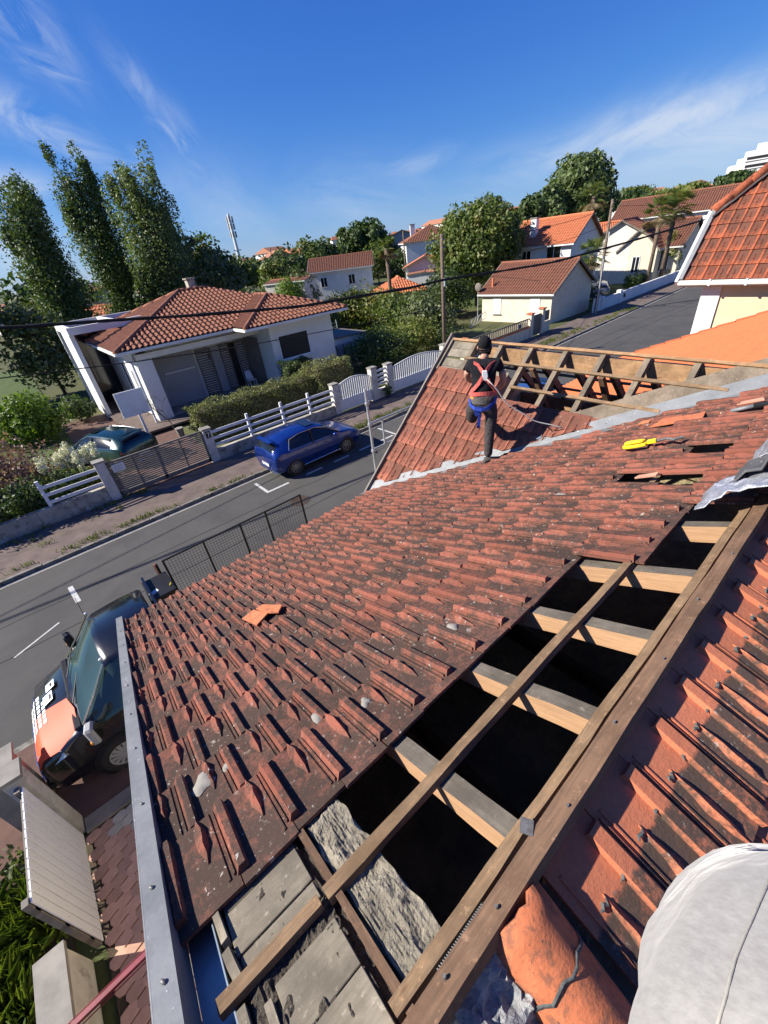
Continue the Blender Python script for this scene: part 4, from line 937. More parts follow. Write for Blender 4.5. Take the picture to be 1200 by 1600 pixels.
# safety rope from the harness to the tiles
b = MB(); e = WS(2.35, 1.15, .03); s0 = tors(.2, 1.08, 1.12); pts = []
for k in range(17):
    s = k / 16; p = s0.lerp(e, s); p.z -= .30 * math.sin(math.pi * s) * (1 - s * .3) * .6; p += R_ * .02 * math.sin(s * 17); pts.append(p)
b.tube(pts, .007, 6); tag(b.build('safety_rope', M('rope', (.62, .60, .55), None, 20, .9, .4), smooth=True), 'pale safety rope hanging from the roofer harness down to the tiles', 'rope')

# the photographer kneeling on the ridge: only a grey-clad knee shows at the frame's corner
MAT['jersey'] = None
t = NT('grey_jersey'); P = t.tc.outputs['Object']; n1 = t.noise(P, 5, 4, .5, .6); n2 = t.noise(t.mapv(P, (260, 260, 60)), 1, 2); t.set(t.mix(t.ramp(n2, .3, .7), (.34, .33, .31), (.27, .26, .245)), .95, 0, .1)
t.bump(t.math('ADD', t.math('MULTIPLY', n1, 2.5), t.math('MULTIPLY', n2, .03)), .5, .02); t.p.inputs['Sheen Weight'].default_value = .3; MAT['jersey'] = t.m
ph = thing('person', 'person in light grey jersey trousers, knee raised in the near corner of the roof', 'person', (-.35, -.45, 5.1))
SHF = Vector((.01, -.005, .026)); KN = Vector((.415, -.185, 6.14)); kp = [Vector((-.42, -.50, 5.86)), Vector((-.15, -.42, 5.98)), Vector((-.02, -.26, 6.20)), Vector((.06, -.18, 6.30)), Vector((.115, -.135, 6.376)), Vector((.19, -.15, 6.25)), Vector((.22, -.20, 5.95)), Vector((.24, -.25, 5.60)), Vector((.25, -.28, 5.25)),
      Vector((-.42, -.72, 5.80)), Vector((-.35, -.80, 5.5)), Vector((-.30, -.82, 5.15)), Vector((-.6, -.8, 5.08)), Vector((-.48, -.58, 5.9)), Vector((-.52, -.60, 6.1)), Vector((-.48, -.52, 6.36)), Vector((-.40, -.40, 6.50)), Vector((-.30, -.42, 6.42)), Vector((-.38, -.45, 6.3))]
kp = [p + SHF if 0 < i < 9 else p for i, p in enumerate(kp)]
skin_part('trousers', kp[:13], [(0, 1), (1, 2), (2, 3), (3, 4), (4, 5), (5, 6), (6, 7), (7, 8), (0, 9), (9, 10), (10, 11), (11, 12)], [.14, .145, .145, .145, .138, .13, .095, .08, .066, .12, .10, .085, .06], MAT['jersey'], ph, sub=3)
skin_part('sweatshirt', [Vector((-.45, -.58, 5.92)), Vector((-.50, -.60, 6.12)), Vector((-.49, -.56, 6.32)), Vector((-.46, -.52, 6.42)), Vector((-.36, -.66, 6.38)), Vector((-.24, -.52, 6.30)), Vector((-.14, -.28, 6.50)), Vector((-.54, -.38, 6.40)), Vector((-.36, -.24, 6.30)), Vector((-.20, -.14, 6.50))], [(0, 1), (1, 2), (2, 3), (3, 4), (4, 5), (5, 6), (3, 7), (7, 8), (8, 9)], [.15, .16, .16, .08, .075, .055, .045, .075, .055, .045], MAT['jersey'], ph)
b = MB(); b.ball((-.36, -.42, 6.62), (.08, .08, .11), 14, 10); b.tube([(-.43, -.49, 6.44), (-.38, -.44, 6.56)], .055, 10); b.build('head', MAT['skin'], ph, smooth=True)
hand((-.14, -.28, 6.50), (.4, .4, .7), 1, (0, -1, 0), par=ph); hand((-.20, -.14, 6.50), (.4, .1, .7), 1, (0, 1, 0), par=ph)
# seam over the knee
fold = bpy.data.textures.new('folds', 'CLOUDS'); fold.noise_scale = .11
for o in ph.children:
    if o.name.startswith('trousers'): dm = o.modifiers.new('folds', 'DISPLACE'); dm.texture = fold; dm.strength = .022; dm.mid_level = .5; o.modifiers['sub'].levels = 4; o.modifiers['sub'].render_levels = 4
bpy.context.view_layer.update(); dg = bpy.context.evaluated_depsgraph_get(); kne = next(o for o in ph.children if o.name.startswith('trousers')); ev = kne.evaluated_get(dg); sp = []
iv = kne.matrix_world.inverted()
for q in [(1215, 1350), (1200, 1384), (1187, 1412), (1175, 1440), (1162, 1470), (1150, 1500), (1142, 1530), (1135, 1560), (1126, 1590), (1118, 1620)]:
    ok, loc_, nn_, _ = ev.ray_cast(iv @ Vector((0, 0, H)), iv.to_3x3() @ camray(*q))
    if ok: sp.append(kne.matrix_world @ (loc_ + nn_ * .0005))
if len(sp) > 3: b = MB(); b.tube(sp, .0007, 6); b.build('seam', M('seam_thread', (.42, .40, .35)), ph, smooth=True)

# ------------------------------------------------------------------ wheels and vehicles
def wheel(parent, c, r, wd, axis, hub='alloy', spokes=9, name='wheel'):
    """axis = outward unit vector; tyre is the part, rim its sub-part"""
    c = Vector(c); ax = Vector(axis).normalized(); a = ax.cross(Vector((0, 0, 1))).normalized(); bq = Vector((0, 0, 1)); n = 28
    def ring(rr, off): return [c + ax * off + (a * math.cos(6.283185 * k / n) + bq * math.sin(6.283185 * k / n)) * rr for k in range(n)]
    b = MB(); rings = [ring(r * .62, -wd / 2), ring(r * .94, -wd / 2), ring(r, -wd * .38), ring(r, wd * .38), ring(r * .94, wd / 2), ring(r * .66, wd / 2), ring(r * .64, wd * .40)]
    vs = [v for g_ in rings for v in g_]; b.add(vs, [(i * n + k, i * n + (k + 1) % n, (i + 1) * n + (k + 1) % n, (i + 1) * n + k) for i in range(6) for k in range(n)]); b.add(rings[0], [tuple(range(n))])
    w_ = b.build(name, MAT['rubber'], parent, smooth=False)
    b = MB(); b.add(ring(r * .66, wd * .2), [tuple(range(n))], 1)
    rr = [ring(r * .66, wd * .46), ring(r * .60, wd * .46), ring(r * .58, wd * .22)]; b.add([v for g_ in rr for v in g_], [(i * n + k, i * n + (k + 1) % n, (i + 1) * n + (k + 1) % n, (i + 1) * n + k) for i in range(2) for k in range(n)])
    for k in range(spokes):
        t_ = 6.283185 * k / spokes; d = a * math.cos(t_) + bq * math.sin(t_); s = ax.cross(d); b.slab([c + ax * wd * .44 + d * r * .12 - s * r * .05, c + ax * wd * .42 + d * r * .6 - s * r * .085, c + ax * wd * .42 + d * r * .6 + s * r * .085, c + ax * wd * .44 + d * r * .12 + s * r * .05], ax, wd * .1)
    b.tube([c + ax * wd * .3, c + ax * wd * .46], r * .15, 10)
    b.build('rim', [MAT[hub], MAT['blk']], w_, smooth=False); return w_
def loft(name, secs, mats, parent, smooth=True, mi=None, caps=True, sub=0, crease=None):
    """secs: list of closed sections with equal point counts"""
    b = MB(); n = len(secs[0]); vs = [v for s in secs for v in s]; b.v = [tuple(v) for v in vs]
    for i in range(len(secs) - 1):
        for k in range(n):
            b.f.append((i * n + k, i * n + (k + 1) % n, (i + 1) * n + (k + 1) % n, (i + 1) * n + k)); b.m.append(mi(i, k) if mi else 0)
    if caps: b.f += [tuple(range(n))[::-1], tuple(range((len(secs) - 1) * n, len(secs) * n))]; b.m += [0, 0]
    me = b.mesh(name, mats, smooth); bm = bmesh.new(); bm.from_mesh(me); bmesh.ops.recalc_face_normals(bm, faces=bm.faces); bm.to_mesh(me); bm.free()
    o = link(name, me, parent)
    if sub: s = o.modifiers.new('s', 'SUBSURF'); s.levels = sub; s.render_levels = sub
    return o
def carpaint(name, c, rough=.22):
    t = NT(name); t.set(c, rough, .35, .5); t.p.inputs['Coat Weight'].default_value = .7; t.p.inputs['Coat Roughness'].default_value = .05
    n = t.noise(t.g.outputs['Position'], 3, 3); t.set(t.mix(t.ramp(n, .3, .7), c, tuple(x * .85 for x in c))); return t.m
MAT['blue'] = carpaint('blue_paint', (.006, .03, .20)); MAT['black'] = carpaint('black_paint', (.012, .013, .018)); MAT['green'] = carpaint('dark_green_paint', (.012, .045, .05)); MAT['greycar'] = carpaint('grey_paint', (.10, .11, .13)); MAT['orangep'] = M('orange_decal', (.80, .10, .035), (.72, .085, .03), 2, .55, 0, spec=.3)
MAT['tail'] = M('tail_lamp', (.35, .01, .015), None, 3, .2, 0, spec=.6); MAT['lamp'] = M('head_lamp', (.55, .57, .6), (.2, .2, .22), 30, .12, 0, metal=.4, spec=.7); MAT['plate'] = M('number_plate', (.65, .65, .62), None, 3, .5, 0); MAT['chrome'] = M('chrome', (.7, .7, .72), None, 3, .15, 0, metal=.95)
def car(lab, loc, rz, paint, L=4.05, W=1.75, Hh=1.44, group=None, tailc=True, hatch=True, name='parked_car'):
    """x forward, y left, built from side profile sections"""
    root = thing(name, lab, 'car', loc, group, rz); mw = WM[root.name]
    T_ = lambda x, y, z: mw @ Vector((x, y, z))
    hl = L / 2
    # stations: x, half width at sill / belt / roof, z sill, z belt(top of body side), roof z, roof half width
    st = [(-hl, .70, .80, .74, .34, .72, .78, .66), (-hl + .06, .80, .85, .74, .26, .92, 1.05, .64), (-hl + .30, .85, .885, .60, .22, .99, 1.25, .58), (-hl + .72, .86, .89, .58, .20, .98, 1.375, .56), (-.55, .86, .885, .60, .19, .965, Hh - .01, .575), (.0, .86, .88, .60, .19, .945, Hh - .02, .575), (.36, .86, .88, .60, .19, .93, 1.35, .56), (1.0, .86, .88, .70, .20, .90, .935, .72), (1.35, .85, .865, .70, .21, .86, .885, .70), (1.75, .80, .84, .66, .24, .74, .79, .62), (hl, .60, .70, .55, .34, .58, .62, .5)]
    secs = []
    for x, ws, wb, wr, zs, zb, zr, wt in st:
        s = W / 1.75; half = [(0, zs - .02), (ws * .8, zs - .02), (ws, zs + .08), (wb, (zs + zb) / 2), (wb * .985, zb - .03), (wb * .95, zb + .01), (wt + (wb * .95 - wt) * .12, zr - .06 if zr - zb > .15 else zr - .01), (wt * .88, zr - .005), (0, zr + .02 if zr > 1 else zr + .015)]
        pts = half + [(-y, z) for y, z in reversed(half[1:-1])]; secs.append([T_(x, y * s, z) for y, z in pts])
    n = len(secs[0])
    def mi(i, k):
        kk = k if k < 8 else 15 - k
        x0, x1 = st[i][0], st[i + 1][0]
        if kk == 5 and -hl + .6 <= x0 and x1 <= 1.01: return 1      # side glass
        if kk in (6, 7) and .34 <= x0 and x1 < 1.01: return 1          # windscreen
        if kk in (6, 7) and x0 >= -hl + .05 and x1 <= -hl + .3 and hatch: return 1  # rear window
        return 0
    body = loft('body', secs, [paint, MAT['glass']], root, True, mi)
    # split smooth by angle
    body.data.polygons.foreach_set('use_smooth', [True] * len(body.data.polygons))
    for s_ in (1, -1):
        for wx in (-hl + .74, hl - .82):
            b = MB(); c = Vector((wx, s_ * W * .492, .315)); b.tube([mw @ (c - Vector((0, s_ * .2, 0))), mw @ (c + Vector((0, s_ * .012, 0)))], .355, 24); b.build('wheel_arch', MAT['blk'], root)
            wheel(root, mw @ (c + Vector((0, s_ * -.07, 0))), .315, .2, mw.to_3x3() @ Vector((0, s_, 0)))
        b = MB(); b.tube([T_(x, s_ * y, z) for x, y, z in ((-hl + .62, .845, .985), (-.9, .853, .975), (.1, .850, .955), (.9, .848, .915))], .011, 6); b.tube([T_(x, s_ * y, z) for x, y, z in ((-hl + .62, .83, .995), (-hl + .8, .66, 1.31), (-.7, .61, 1.37), (0, .61, 1.375), (.45, .64, 1.25), (.95, .80, .95))], .010, 6); b.build('window_trim', MAT['chrome'], root)
        b = MB(); b.tube([T_(x, s_ * .875, z) for x, z in ((-.85, .27), (.85, .28))], .016, 6); b.build('sill_trim', MAT['chrome'], root)
        for xx in (-.42, -.02 - .35): pass
        b = MB(); b.beam(T_(-.30, s_ * .872, .92), T_(-.22, s_ * .66, 1.37), .05, .02, mw.to_3x3() @ Vector((0, s_, 0))); b.build('door_pillar', MAT['blk'], root)
        b = MB(); b.ball(T_(.62, s_ * .97, .98), (.09, .09, .065), 10, 7); b.build('wing_mirror', paint, root, smooth=True)
        for xx in (-.98, -.18, .78): b = MB(); b.tube([T_(xx, s_ * .874, .90), T_(xx + .03, s_ * .882, .55), T_(xx, s_ * .872, .30)], .005, 4); b.build('door_seam', MAT['blk'], root)
        for xx in (-.75, .12): b = MB(); b.beam(T_(xx, s_ * .885, .80), T_(xx + .16, s_ * .885, .80), .02, .025); b.build('handle', paint, root)
        b = MB(); b.slab([T_(-hl + .02, s_ * .48, .86), T_(-hl - .0, s_ * .48, .77), T_(-hl + .10, s_ * .86, .76), T_(-hl + .22, s_ * .875, .84), T_(-hl + .10, s_ * .80, .90)], mw.to_3x3() @ Vector((-1, s_ * .7, .2)), .03); b.build('tail_lamp', MAT['tail'], root)
        b = MB(); b.slab([T_(hl - .03, s_ * .52, .66), T_(hl - .02, s_ * .50, .58), T_(hl - .18, s_ * .80, .62), T_(hl - .30, s_ * .82, .74), T_(hl - .14, s_ * .66, .72)], mw.to_3x3() @ Vector((1, s_ * .6, .3)), .03); b.build('headlight', MAT['lamp'], root)
    b = MB(); b.slab([T_(-hl - .015, y, z) for y, z in ((-.26, .44), (.26, .44), (.26, .55), (-.26, .55))], mw.to_3x3() @ Vector((-1, 0, 0)), .01); b.build('number_plate', MAT['plate'], root)
    b = MB(); b.tube([T_(-hl + .12, .80, .30), T_(-hl - .0, .55, .28), T_(-hl - .01, -.55, .28), T_(-hl + .12, -.80, .30)], .016, 6); b.build('bumper_trim', MAT['chrome'], root)
    b = MB(); b.tube([T_(-hl - .012, -.05, .70), T_(-hl - .02, 0, .75), T_(-hl - .012, .05, .70), T_(-hl - .012, 0, .65), T_(-hl - .012, -.05, .70)], .008, 5); b.build('badge', MAT['chrome'], root)
    b = MB(); b.slab([T_(-hl + .27, y, 1.405 if abs(y) < .4 else 1.37) for y in (-.5, -.25, .25, .5)] + [T_(-hl + .10, y, 1.36) for y in (.48, -.48)], (0, 0, 1), .02); b.build('spoiler', paint, root)
    b = MB(); b.slab([T_(-.25, -.42, Hh + .022), T_(.15, -.42, Hh + .012), T_(.15, .42, Hh + .012), T_(-.25, .42, Hh + .022)], (0, 0, 1), .004); b.build('sunroof', MAT['glass'], root)
    return root
car('blue hatchback parked at the far kerb by the white rail fence', (7.10, 13.50, 0), 0, MAT['blue'], L=3.86)
car('dark green car parked in the drive behind the slatted gate', (1.35, 21.0, 0), rad(-62 + 180 + 0), MAT['green'], L=4.2)
car('grey car parked beside the white gabled house', (45.5, 20.6, 0), rad(25), MAT['greycar'], L=4.3)
car('pale blue car on the near side of the road seen through the wing rafters', (15.6, 8.9, 0), rad(0), carpaint('pale_blue_paint', (.05, .12, .30)))

# tipper truck ----------------------------------------------------------
tk = thing('tipper_truck', 'black tipper truck with orange bonnet and mesh sided bed below the eave', 'truck', (0.5, 6.75, 0))
YC, HW = 6.78, .96
def sec(x, pts): return [Vector((x, YC + y, z)) for y, z in pts] + [Vector((x, YC - y, z)) for y, z in reversed(pts)]
cabst = [(-2.42, .55, .30, .62, .60), (-2.36, .80, .28, .80, .62), (-2.22, .93, .27, 1.02, .76), (-1.75, .96, .27, 1.18, .80), (-1.62, .965, .27, 1.24, .82), (-1.45, .965, .27, 1.36, .82), (-1.02, .965, .27, 1.93, .66), (-.92, .965, .27, 1.98, .68), (-.5, .965, .27, 2.0, .70), (-.18, .965, .27, 1.99, .70), (-.14, .96, .27, 1.95, .70)]
secs = []
for x, hw, z0, zt, tw_ in cabst:
    belt = min(zt - .02, 1.12) if zt > 1.2 else zt - .10
    secs.append(sec(x, [(0, z0), (hw * .9, z0), (hw, z0 + .12), (hw, (z0 + belt) / 2), (hw * .99, belt - .02), (hw * .97, belt + .02 if zt > 1.2 else zt - .05), (tw_ + .05, zt - .08 if zt > 1.5 else zt - .03), (tw_ * .93, zt - .01), (0, zt + .03)]))
def mi(i, k):
    kk = k if k < 8 else 16 - k
    x0, x1 = cabst[i][0], cabst[i + 1][0]
    if kk in (6, 7, 8) and x0 >= -1.64 and x1 <= -1.0: return 1
    if k == 8 and x0 >= -1.64 and x1 <= -1.0: return 1
    if kk == 5 and x0 >= -1.5 and x1 <= -.15: return 1
    return 0
loft('cab', secs, [MAT['black'], M('windscreen_glass', (.035, .06, .055), None, 1, .06, 0, spec=.7)], tk, True, mi)
# orange half of the bonnet with white lettering blocks
b = MB()
def hood(x, y, dz=.012):   # height of the bonnet
    xs = [c[0] for c in cabst]; zs = [c[3] + .03 - .02 for c in cabst]
    z = np.interp(x, xs, zs); t_ = abs(y) / .9; return Vector((x, YC + y, float(z) + dz + .03 - .10 * t_ ** 3))
pts = [(-2.33, -.62), (-2.36, -.30), (-2.20, .06), (-1.72, -.02), (-1.66, -.40), (-1.70, -.74), (-2.0, -.80), (-2.22, -.76)]
nx = 10
for i in range(nx):
    for j in range(nx):
        pass
def patch(name, poly, mat, par, dz=.014, res=.05):
    bm = bmesh.new(); xs = [p[0] for p in poly]; ys = [p[1] for p in poly]; x0, x1, y0, y1 = min(xs), max(xs), min(ys), max(ys)
    nx_, ny_ = max(2, int((x1 - x0) / res) + 1), max(2, int((y1 - y0) / res) + 1); g_ = [[bm.verts.new((x0 + (x1 - x0) * i / nx_, y0 + (y1 - y0) * j / ny_, 0)) for j in range(ny_ + 1)] for i in range(nx_ + 1)]
    for i in range(nx_):
        for j in range(ny_): bm.faces.new((g_[i][j], g_[i + 1][j], g_[i + 1][j + 1], g_[i][j + 1]))
    cx, cy = sum(xs) / len(xs), sum(ys) / len(ys)
    for i in range(len(poly)):
        a = Vector((*poly[i], 0)); c = Vector((*poly[(i + 1) % len(poly)], 0)); d = c - a; nn = Vector((d.y, -d.x, 0)).normalized()
        if (Vector((cx, cy, 0)) - a).dot(nn) > 0: nn = -nn
        bmesh.ops.bisect_plane(bm, geom=list(bm.verts) + list(bm.edges) + list(bm.faces), plane_co=a, plane_no=nn, clear_outer=True)
    for v in bm.verts: v.co = hood(v.co.x, v.co.y, dz)
    bmesh.ops.recalc_face_normals(bm, faces=bm.faces)
    me = bpy.data.meshes.new(name); bm.to_mesh(me); bm.free(); me.materials.append(mat)
    for p in me.polygons: p.use_smooth = True
    return link(name, me, par)
patch('bonnet_decal', [(-2.36, -.78), (-2.37, -.10), (-2.10, .02), (-1.74, -.12), (-1.66, -.45), (-1.68, -.80), (-2.0, -.88)], MAT['orangep'], tk)
wl = MAT['white']
for r in range(4):
    for c in range(7):
        x0 = -2.34 + r * .075; y0 = -.28 + c * .105 + r * .01
        if r == 3 and c > 4: continue
        patch('lettering', [(x0, y0), (x0 + .05, y0 + .012), (x0 + .05, y0 + .088), (x0, y0 + .076)], wl, tk, .019, .03)
patch('decal', [(-2.08, .10), (-1.93, .12), (-1.93, .34), (-2.08, .32)], wl, tk, .018); patch('decal', [(-2.02, .38), (-1.88, .40), (-1.88, .60), (-2.02, .58)], wl, tk, .018)
patch('decal', [(-1.985, .16), (-1.955, .17), (-1.955, .28), (-1.985, .27)], MAT['blk'], tk, .024); patch('decal', [(-1.95, .44), (-1.92, .45), (-1.92, .55), (-1.95, .54)], MAT['blk'], tk, .024)
for s_ in (-1, 1):
    b = MB(); b.slab([Vector((-2.34, YC + s_ * .55, .88)), Vector((-2.24, YC + s_ * .90, .86)), Vector((-1.95, YC + s_ * .975, .98)), Vector((-1.98, YC + s_ * .90, 1.06)), Vector((-2.24, YC + s_ * .70, .99))], (-.6, s_ * .6, .5), .04); b.build('headlight', MAT['lamp'], tk)
    b = MB(); b.tube([(-1.48, YC + s_ * .96, 1.20), (-1.50, YC + s_ * 1.12, 1.22)], .03, 8); b.build('mirror_arm', MAT['blk'], tk)
    b = MB(); b.box((-1.50, YC + s_ * 1.19, 1.30), (.12, .20, .34), Matrix.Rotation(s_ * .2, 3, 'Z')); mo = b.build('wing_mirror', MAT['greyp'] if s_ < 0 else MAT['blk'], tk, bevel=.03)
    b = MB(); b.box((-1.43, YC + s_ * 1.19, 1.30), (.01, .16, .28), Matrix.Rotation(s_ * .2, 3, 'Z')); b.build('mirror_glass', MAT['glass'], tk)
    b = MB(); b.box((-1.57, YC + s_ * 1.25, 1.20), (.02, .05, .04)); b.build('indicator', M('amber_lamp', (.8, .3, .02)), tk)
    b = MB(); b.tube([(-1.60, YC + s_ * .86, 1.24), (-1.28, YC + s_ * .80, 1.60), (-1.0, YC + s_ * .72, 1.95)], .018, 6); b.build('screen_pillar', MAT['chrome'], tk)
    b = MB(); b.ball((-1.0, YC + s_ * .66, 2.0), (.03, .02, .02), 8, 6); b.build('marker_lamp', MAT['white'], tk, smooth=True)
    b = MB(); b.tube([Vector((-1.40, YC + s_ * .80, .36)), Vector((-1.40, YC + s_ * .975, .36))], .42, 26); b.build('wheel_arch', MAT['blk'], tk)
    wheel(tk, (-1.40, YC + s_ * .90, .36), .36, .22, (0, s_, 0), 'greyp', 14)
    wheel(tk, (2.35, YC + s_ * .86, .36), .36, .24, (0, s_, 0), 'greyp', 14)
    b = MB(); b.beam((-.62, YC + s_ * .968, 1.12), (-.62, YC + s_ * .76, 1.85), .03, .05, (0, 1, 0)); b.build('door_pillar', MAT['black'], tk)
    b = MB(); b.beam((-.45, YC + s_ * .975, .98), (-.27, YC + s_ * .975, .98), .03, .03); b.build('handle', MAT['blk'], tk)
b = MB(); b.tube([(-1.02, YC + .58, 2.0), (-.98, YC + .58, 2.42)], .004, 5); b.build('aerial', MAT['blk'], tk)
for y in (-.35, .30): b = MB(); b.tube([(-1.66, YC + y, 1.27), (-1.50, YC + y + .55, 1.34)], .010, 5); b.build('wiper', MAT['blk'], tk)
b = MB(); b.bb(-1.73, -1.62, YC - .86, YC + .86, 1.17, 1.235); b.build('scuttle', MAT['blk'], tk, bevel=.02)
b = MB(); b.tube([(-2.36, YC - .8, .42), (-2.46, YC - .4, .40), (-2.46, YC + .4, .40), (-2.36, YC + .8, .42)], .05, 8); b.tube([(-2.38, YC - .8, .60), (-2.45, YC - .4, .62), (-2.45, YC + .4, .62), (-2.38, YC + .8, .60)], .012, 6, 1); b.build('bumper', [MAT['blk'], MAT['chrome']], tk)
# driver's cab insides seen through the side window
b = MB(); b.bb(-1.25, -.4, YC - .7, YC + .7, .7, .95); b.build('seat', MAT['blk'], tk, bevel=.05)
b = MB(); b.tube([(-1.30, YC - .4 + .18 * math.cos(a), 1.18 + .16 * math.sin(a)) for a in [6.2832 * k / 16 for k in range(17)]], .014, 6); b.build('steering_wheel', MAT['blk'], tk)
# bed with mesh sides
b = MB(); b.bb(-.05, 3.62, YC - .95, YC + .95, .78, .90); b.bb(-.1, 3.6, YC - .35, YC + .35, .5, .78); b.build('bed', MAT['blk'], tk)
b = MB(); b.bb(-.04, 0.0, YC - .95, YC + .95, .90, 1.98); b.build('headboard', MAT['black'], tk)
b = MB(); b.bb(-.08, .38, YC + .22, YC + .92, 1.72, 1.9); b.build('tool_box', MAT['blk'], tk, bevel=.01)
b = MB(); b.slab([(-.02, YC + .35, 1.905), (.12, YC + .42, 1.905), (.10, YC + .50, 1.905), (-.05, YC + .45, 1.905)], (0, 0, 1), .004); b.build('decal', MAT['white'], tk)
b = MB(); b.slab([(-.06, YC + .25, 1.86), (-.06, YC + .50, 1.80), (-.06, YC + .40, 1.62), (-.06, YC + .15, 1.70)], (-1, 0, 0), .01); b.build('decal', MAT['white'], tk)
for yy in (YC + .95,):
    for x in (.42, 1.22, 2.02, 2.62, 3.52): b = MB(); b.bb(x - .018, x + .018, yy - .018, yy + .018, .9, 2.12); b.build('mesh_post', MAT['blk'], tk)
    b = MB(); b.bb(.42, 3.52, yy - .014, yy + .014, 2.09, 2.12); b.bb(.0, 3.6, yy - .014, yy + .014, .90, 1.22); b.build('mesh_rail', MAT['blk'], tk)
    b = MB()
    for i in range(52): x = .44 + i * .06; b.add([(x - .003, yy, 1.2), (x + .003, yy, 1.2), (x + .003, yy, 2.1), (x - .003, yy, 2.1)], [(0, 1, 2, 3)]); b.add([(x, yy - .003, 1.2), (x, yy + .003, 1.2), (x, yy + .003, 2.1), (x, yy - .003, 2.1)], [(0, 1, 2, 3)])
    for i in range(16): z = 1.2 + i * .06; b.add([(.42, yy, z - .003), (3.52, yy, z - .003), (3.52, yy, z + .003), (.42, yy, z + .003)], [(0, 1, 2, 3)]); b.add([(.42, yy - .003, z), (3.52, yy - .003, z), (3.52, yy + .003, z), (.42, yy + .003, z)], [(0, 1, 2, 3)])
    b.build('mesh_side', MAT['blk'], tk, kind='stuff', fix=False)
b = MB(); b.beam((.30, YC + .93, 1.2), (.27, YC + .97, 2.1), .05, .05); b.build('corner_post', M('red_brown_post', (.16, .07, .05)), tk)
b = MB(); b.beam((.3, YC + .93, 1.15), (.3, YC + .93, 2.12), .03, .03); b.build('corner_post', MAT['blk'], tk)
b = MB(); b.tube([(.05, YC + .9, 1.2), (.35, YC + .35, 1.98)], .012, 6); b.build('strap', MAT['yellow'], tk)

# scaffold guard frame --------------------------------------------------
sf = thing('scaffold_guard', 'galvanised scaffold upright with guard rails beyond the wing gable', 'scaffolding', (4.05, 5.4, 0))
MAT['galv'] = M('galvanised', (.50, .52, .54), (.36, .38, .40), 8, .5, .2, 50, .002, metal=.5)
b = MB(); b.tube([(4.05, 5.4, 0), (4.05, 5.4, 4.76)], .024, 10); b.build('upright', MAT['galv'], sf, smooth=False)
b = MB(); b.tube([(6.6, 5.4, 0), (6.6, 5.4, 4.4)], .024, 10); b.build('upright', MAT['galv'], sf)
b = MB(); b.tube([(4.05, 5.43, 4.15), (6.6, 5.43, 4.15)], .022, 8); b.build('rail', MAT['galv'], sf)
b = MB(); b.tube([(4.05, 5.43, 3.66), (6.6, 5.43, 3.66)], .022, 8); b.build('rail', MAT['galv'], sf)
b = MB(); b.tube([(4.36, 5.43, 3.66), (4.36, 5.43, 4.15)], .018, 8); b.build('baluster', MAT['galv'], sf)
for z in (4.52, 4.15, 3.66, 3.2): b = MB(); b.tube([(4.05, 5.4, z - .02), (4.05, 5.4, z + .02)], .04, 10); b.box((4.09, 5.42, z), (.05, .04, .05)); b.build('coupler', MAT['galv'], sf)

# gate, pillar, walls and railing below the gable -----------------------
gt = thing('wooden_gate', 'open gate leaf of pale grey vertical boards beside the white pillar', 'gate', (-2.27, 4.5, 0))
t = NT('gate_boards'); t.set(t.mix(t.ramp(t.noise(t.g.outputs['Position'], 2, 4), .3, .7), (.86, .87, .88), (.80, .81, .83)), .6, 0, .3); GM = t.m
b = MB(); b.bb(-2.262, -2.258, 3.73, 5.18, .1, 1.56); b.build('gap_shade', MAT['dark'], gt)  # dark sheet added behind the boards as the shade in their gaps
for k in range(12):
    y = 3.72 + k * .1225; b = MB(); b.slab([(-2.236, y, .08), (-2.236, y + .108, .08), (-2.236, y + .108, 1.58), (-2.236, y, 1.58)], (1, 0, 0), .018); bd = b.build('board', GM, gt, bevel=.003)
b = MB(); 
for z in (.3, .85, 1.42): b.bb(-2.32, -2.262, 3.70, 5.19, z - .05, z + .05)
b.bb(-2.32, -2.262, 3.70, 3.78, .06, 1.6); b.bb(-2.32, -2.262, 5.11, 5.19, .06, 1.6); b.build('frame', MAT['taupe'], gt)
for k in range(12):
    for z in (.3, .85, 1.42):
        b = MB(); b.tube([(-2.242, 3.78 + k * .1225, z), (-2.236, 3.78 + k * .1225, z)], .007, 6); b.build('nail', MAT['blk'], gt)
pl = thing('gate_pillar', 'white rendered gate pillar at the near side of the driveway', 'pillar', (-2.3, 5.4, 0))
b = MB(); b.bb(-2.42, -2.22, 5.26, 5.50, 0, 1.66); b.build('shaft', MAT['whitew'], pl); b = MB(); b.bb(-2.45, -2.19, 5.23, 5.53, 1.66, 1.72); b.build('cap', MAT['concrete'], pl)
bx = MB(); bx.bb(-2.95, -2.5, 5.9, 6.3, 0, 1.25); bx.bb(-3.0, -2.45, 5.85, 6.35, 1.25, 1.3); tag(bx.build('meter_box', MAT['concrete']), 'pale grey masonry meter box behind the gate pillar', 'meter box')
wl2 = thing('garden_wall', 'white rendered garden wall with a worn top below the zinc verge', 'wall', (-2.5, 2, 0))
b = MB(); b.bb(-2.62, -2.40, -3, 3.66, 0, .66); b.build('wall_body', MAT['whitew'], wl2); b = MB(); b.bb(-2.66, -2.37, -3, 3.69, .66, .72); b.build('coping', MAT['concrete'], wl2)
rl = thing('handrail', 'dark red painted handrail crossing over the paved path', 'railing', (-2.0, 2.5, 0))
MAT['redrail'] = M('red_rail_paint', (.22, .03, .05), (.14, .02, .03), 12, .4, .2, 60, .002)
b = MB(); b.beam((-2.35, 2.80, .92), (-1.3, 2.80, .98), .045, .05); b.build('rail', MAT['redrail'], rl)
b = MB(); b.beam((-2.35, 2.755, .90), (-1.3, 2.755, .96), .008, .008); b.beam((-2.35, 2.845, .92), (-1.3, 2.845, .98), .008, .008); b.build('edge_bar', M('red_edge', (.26, .03, .05)), rl)
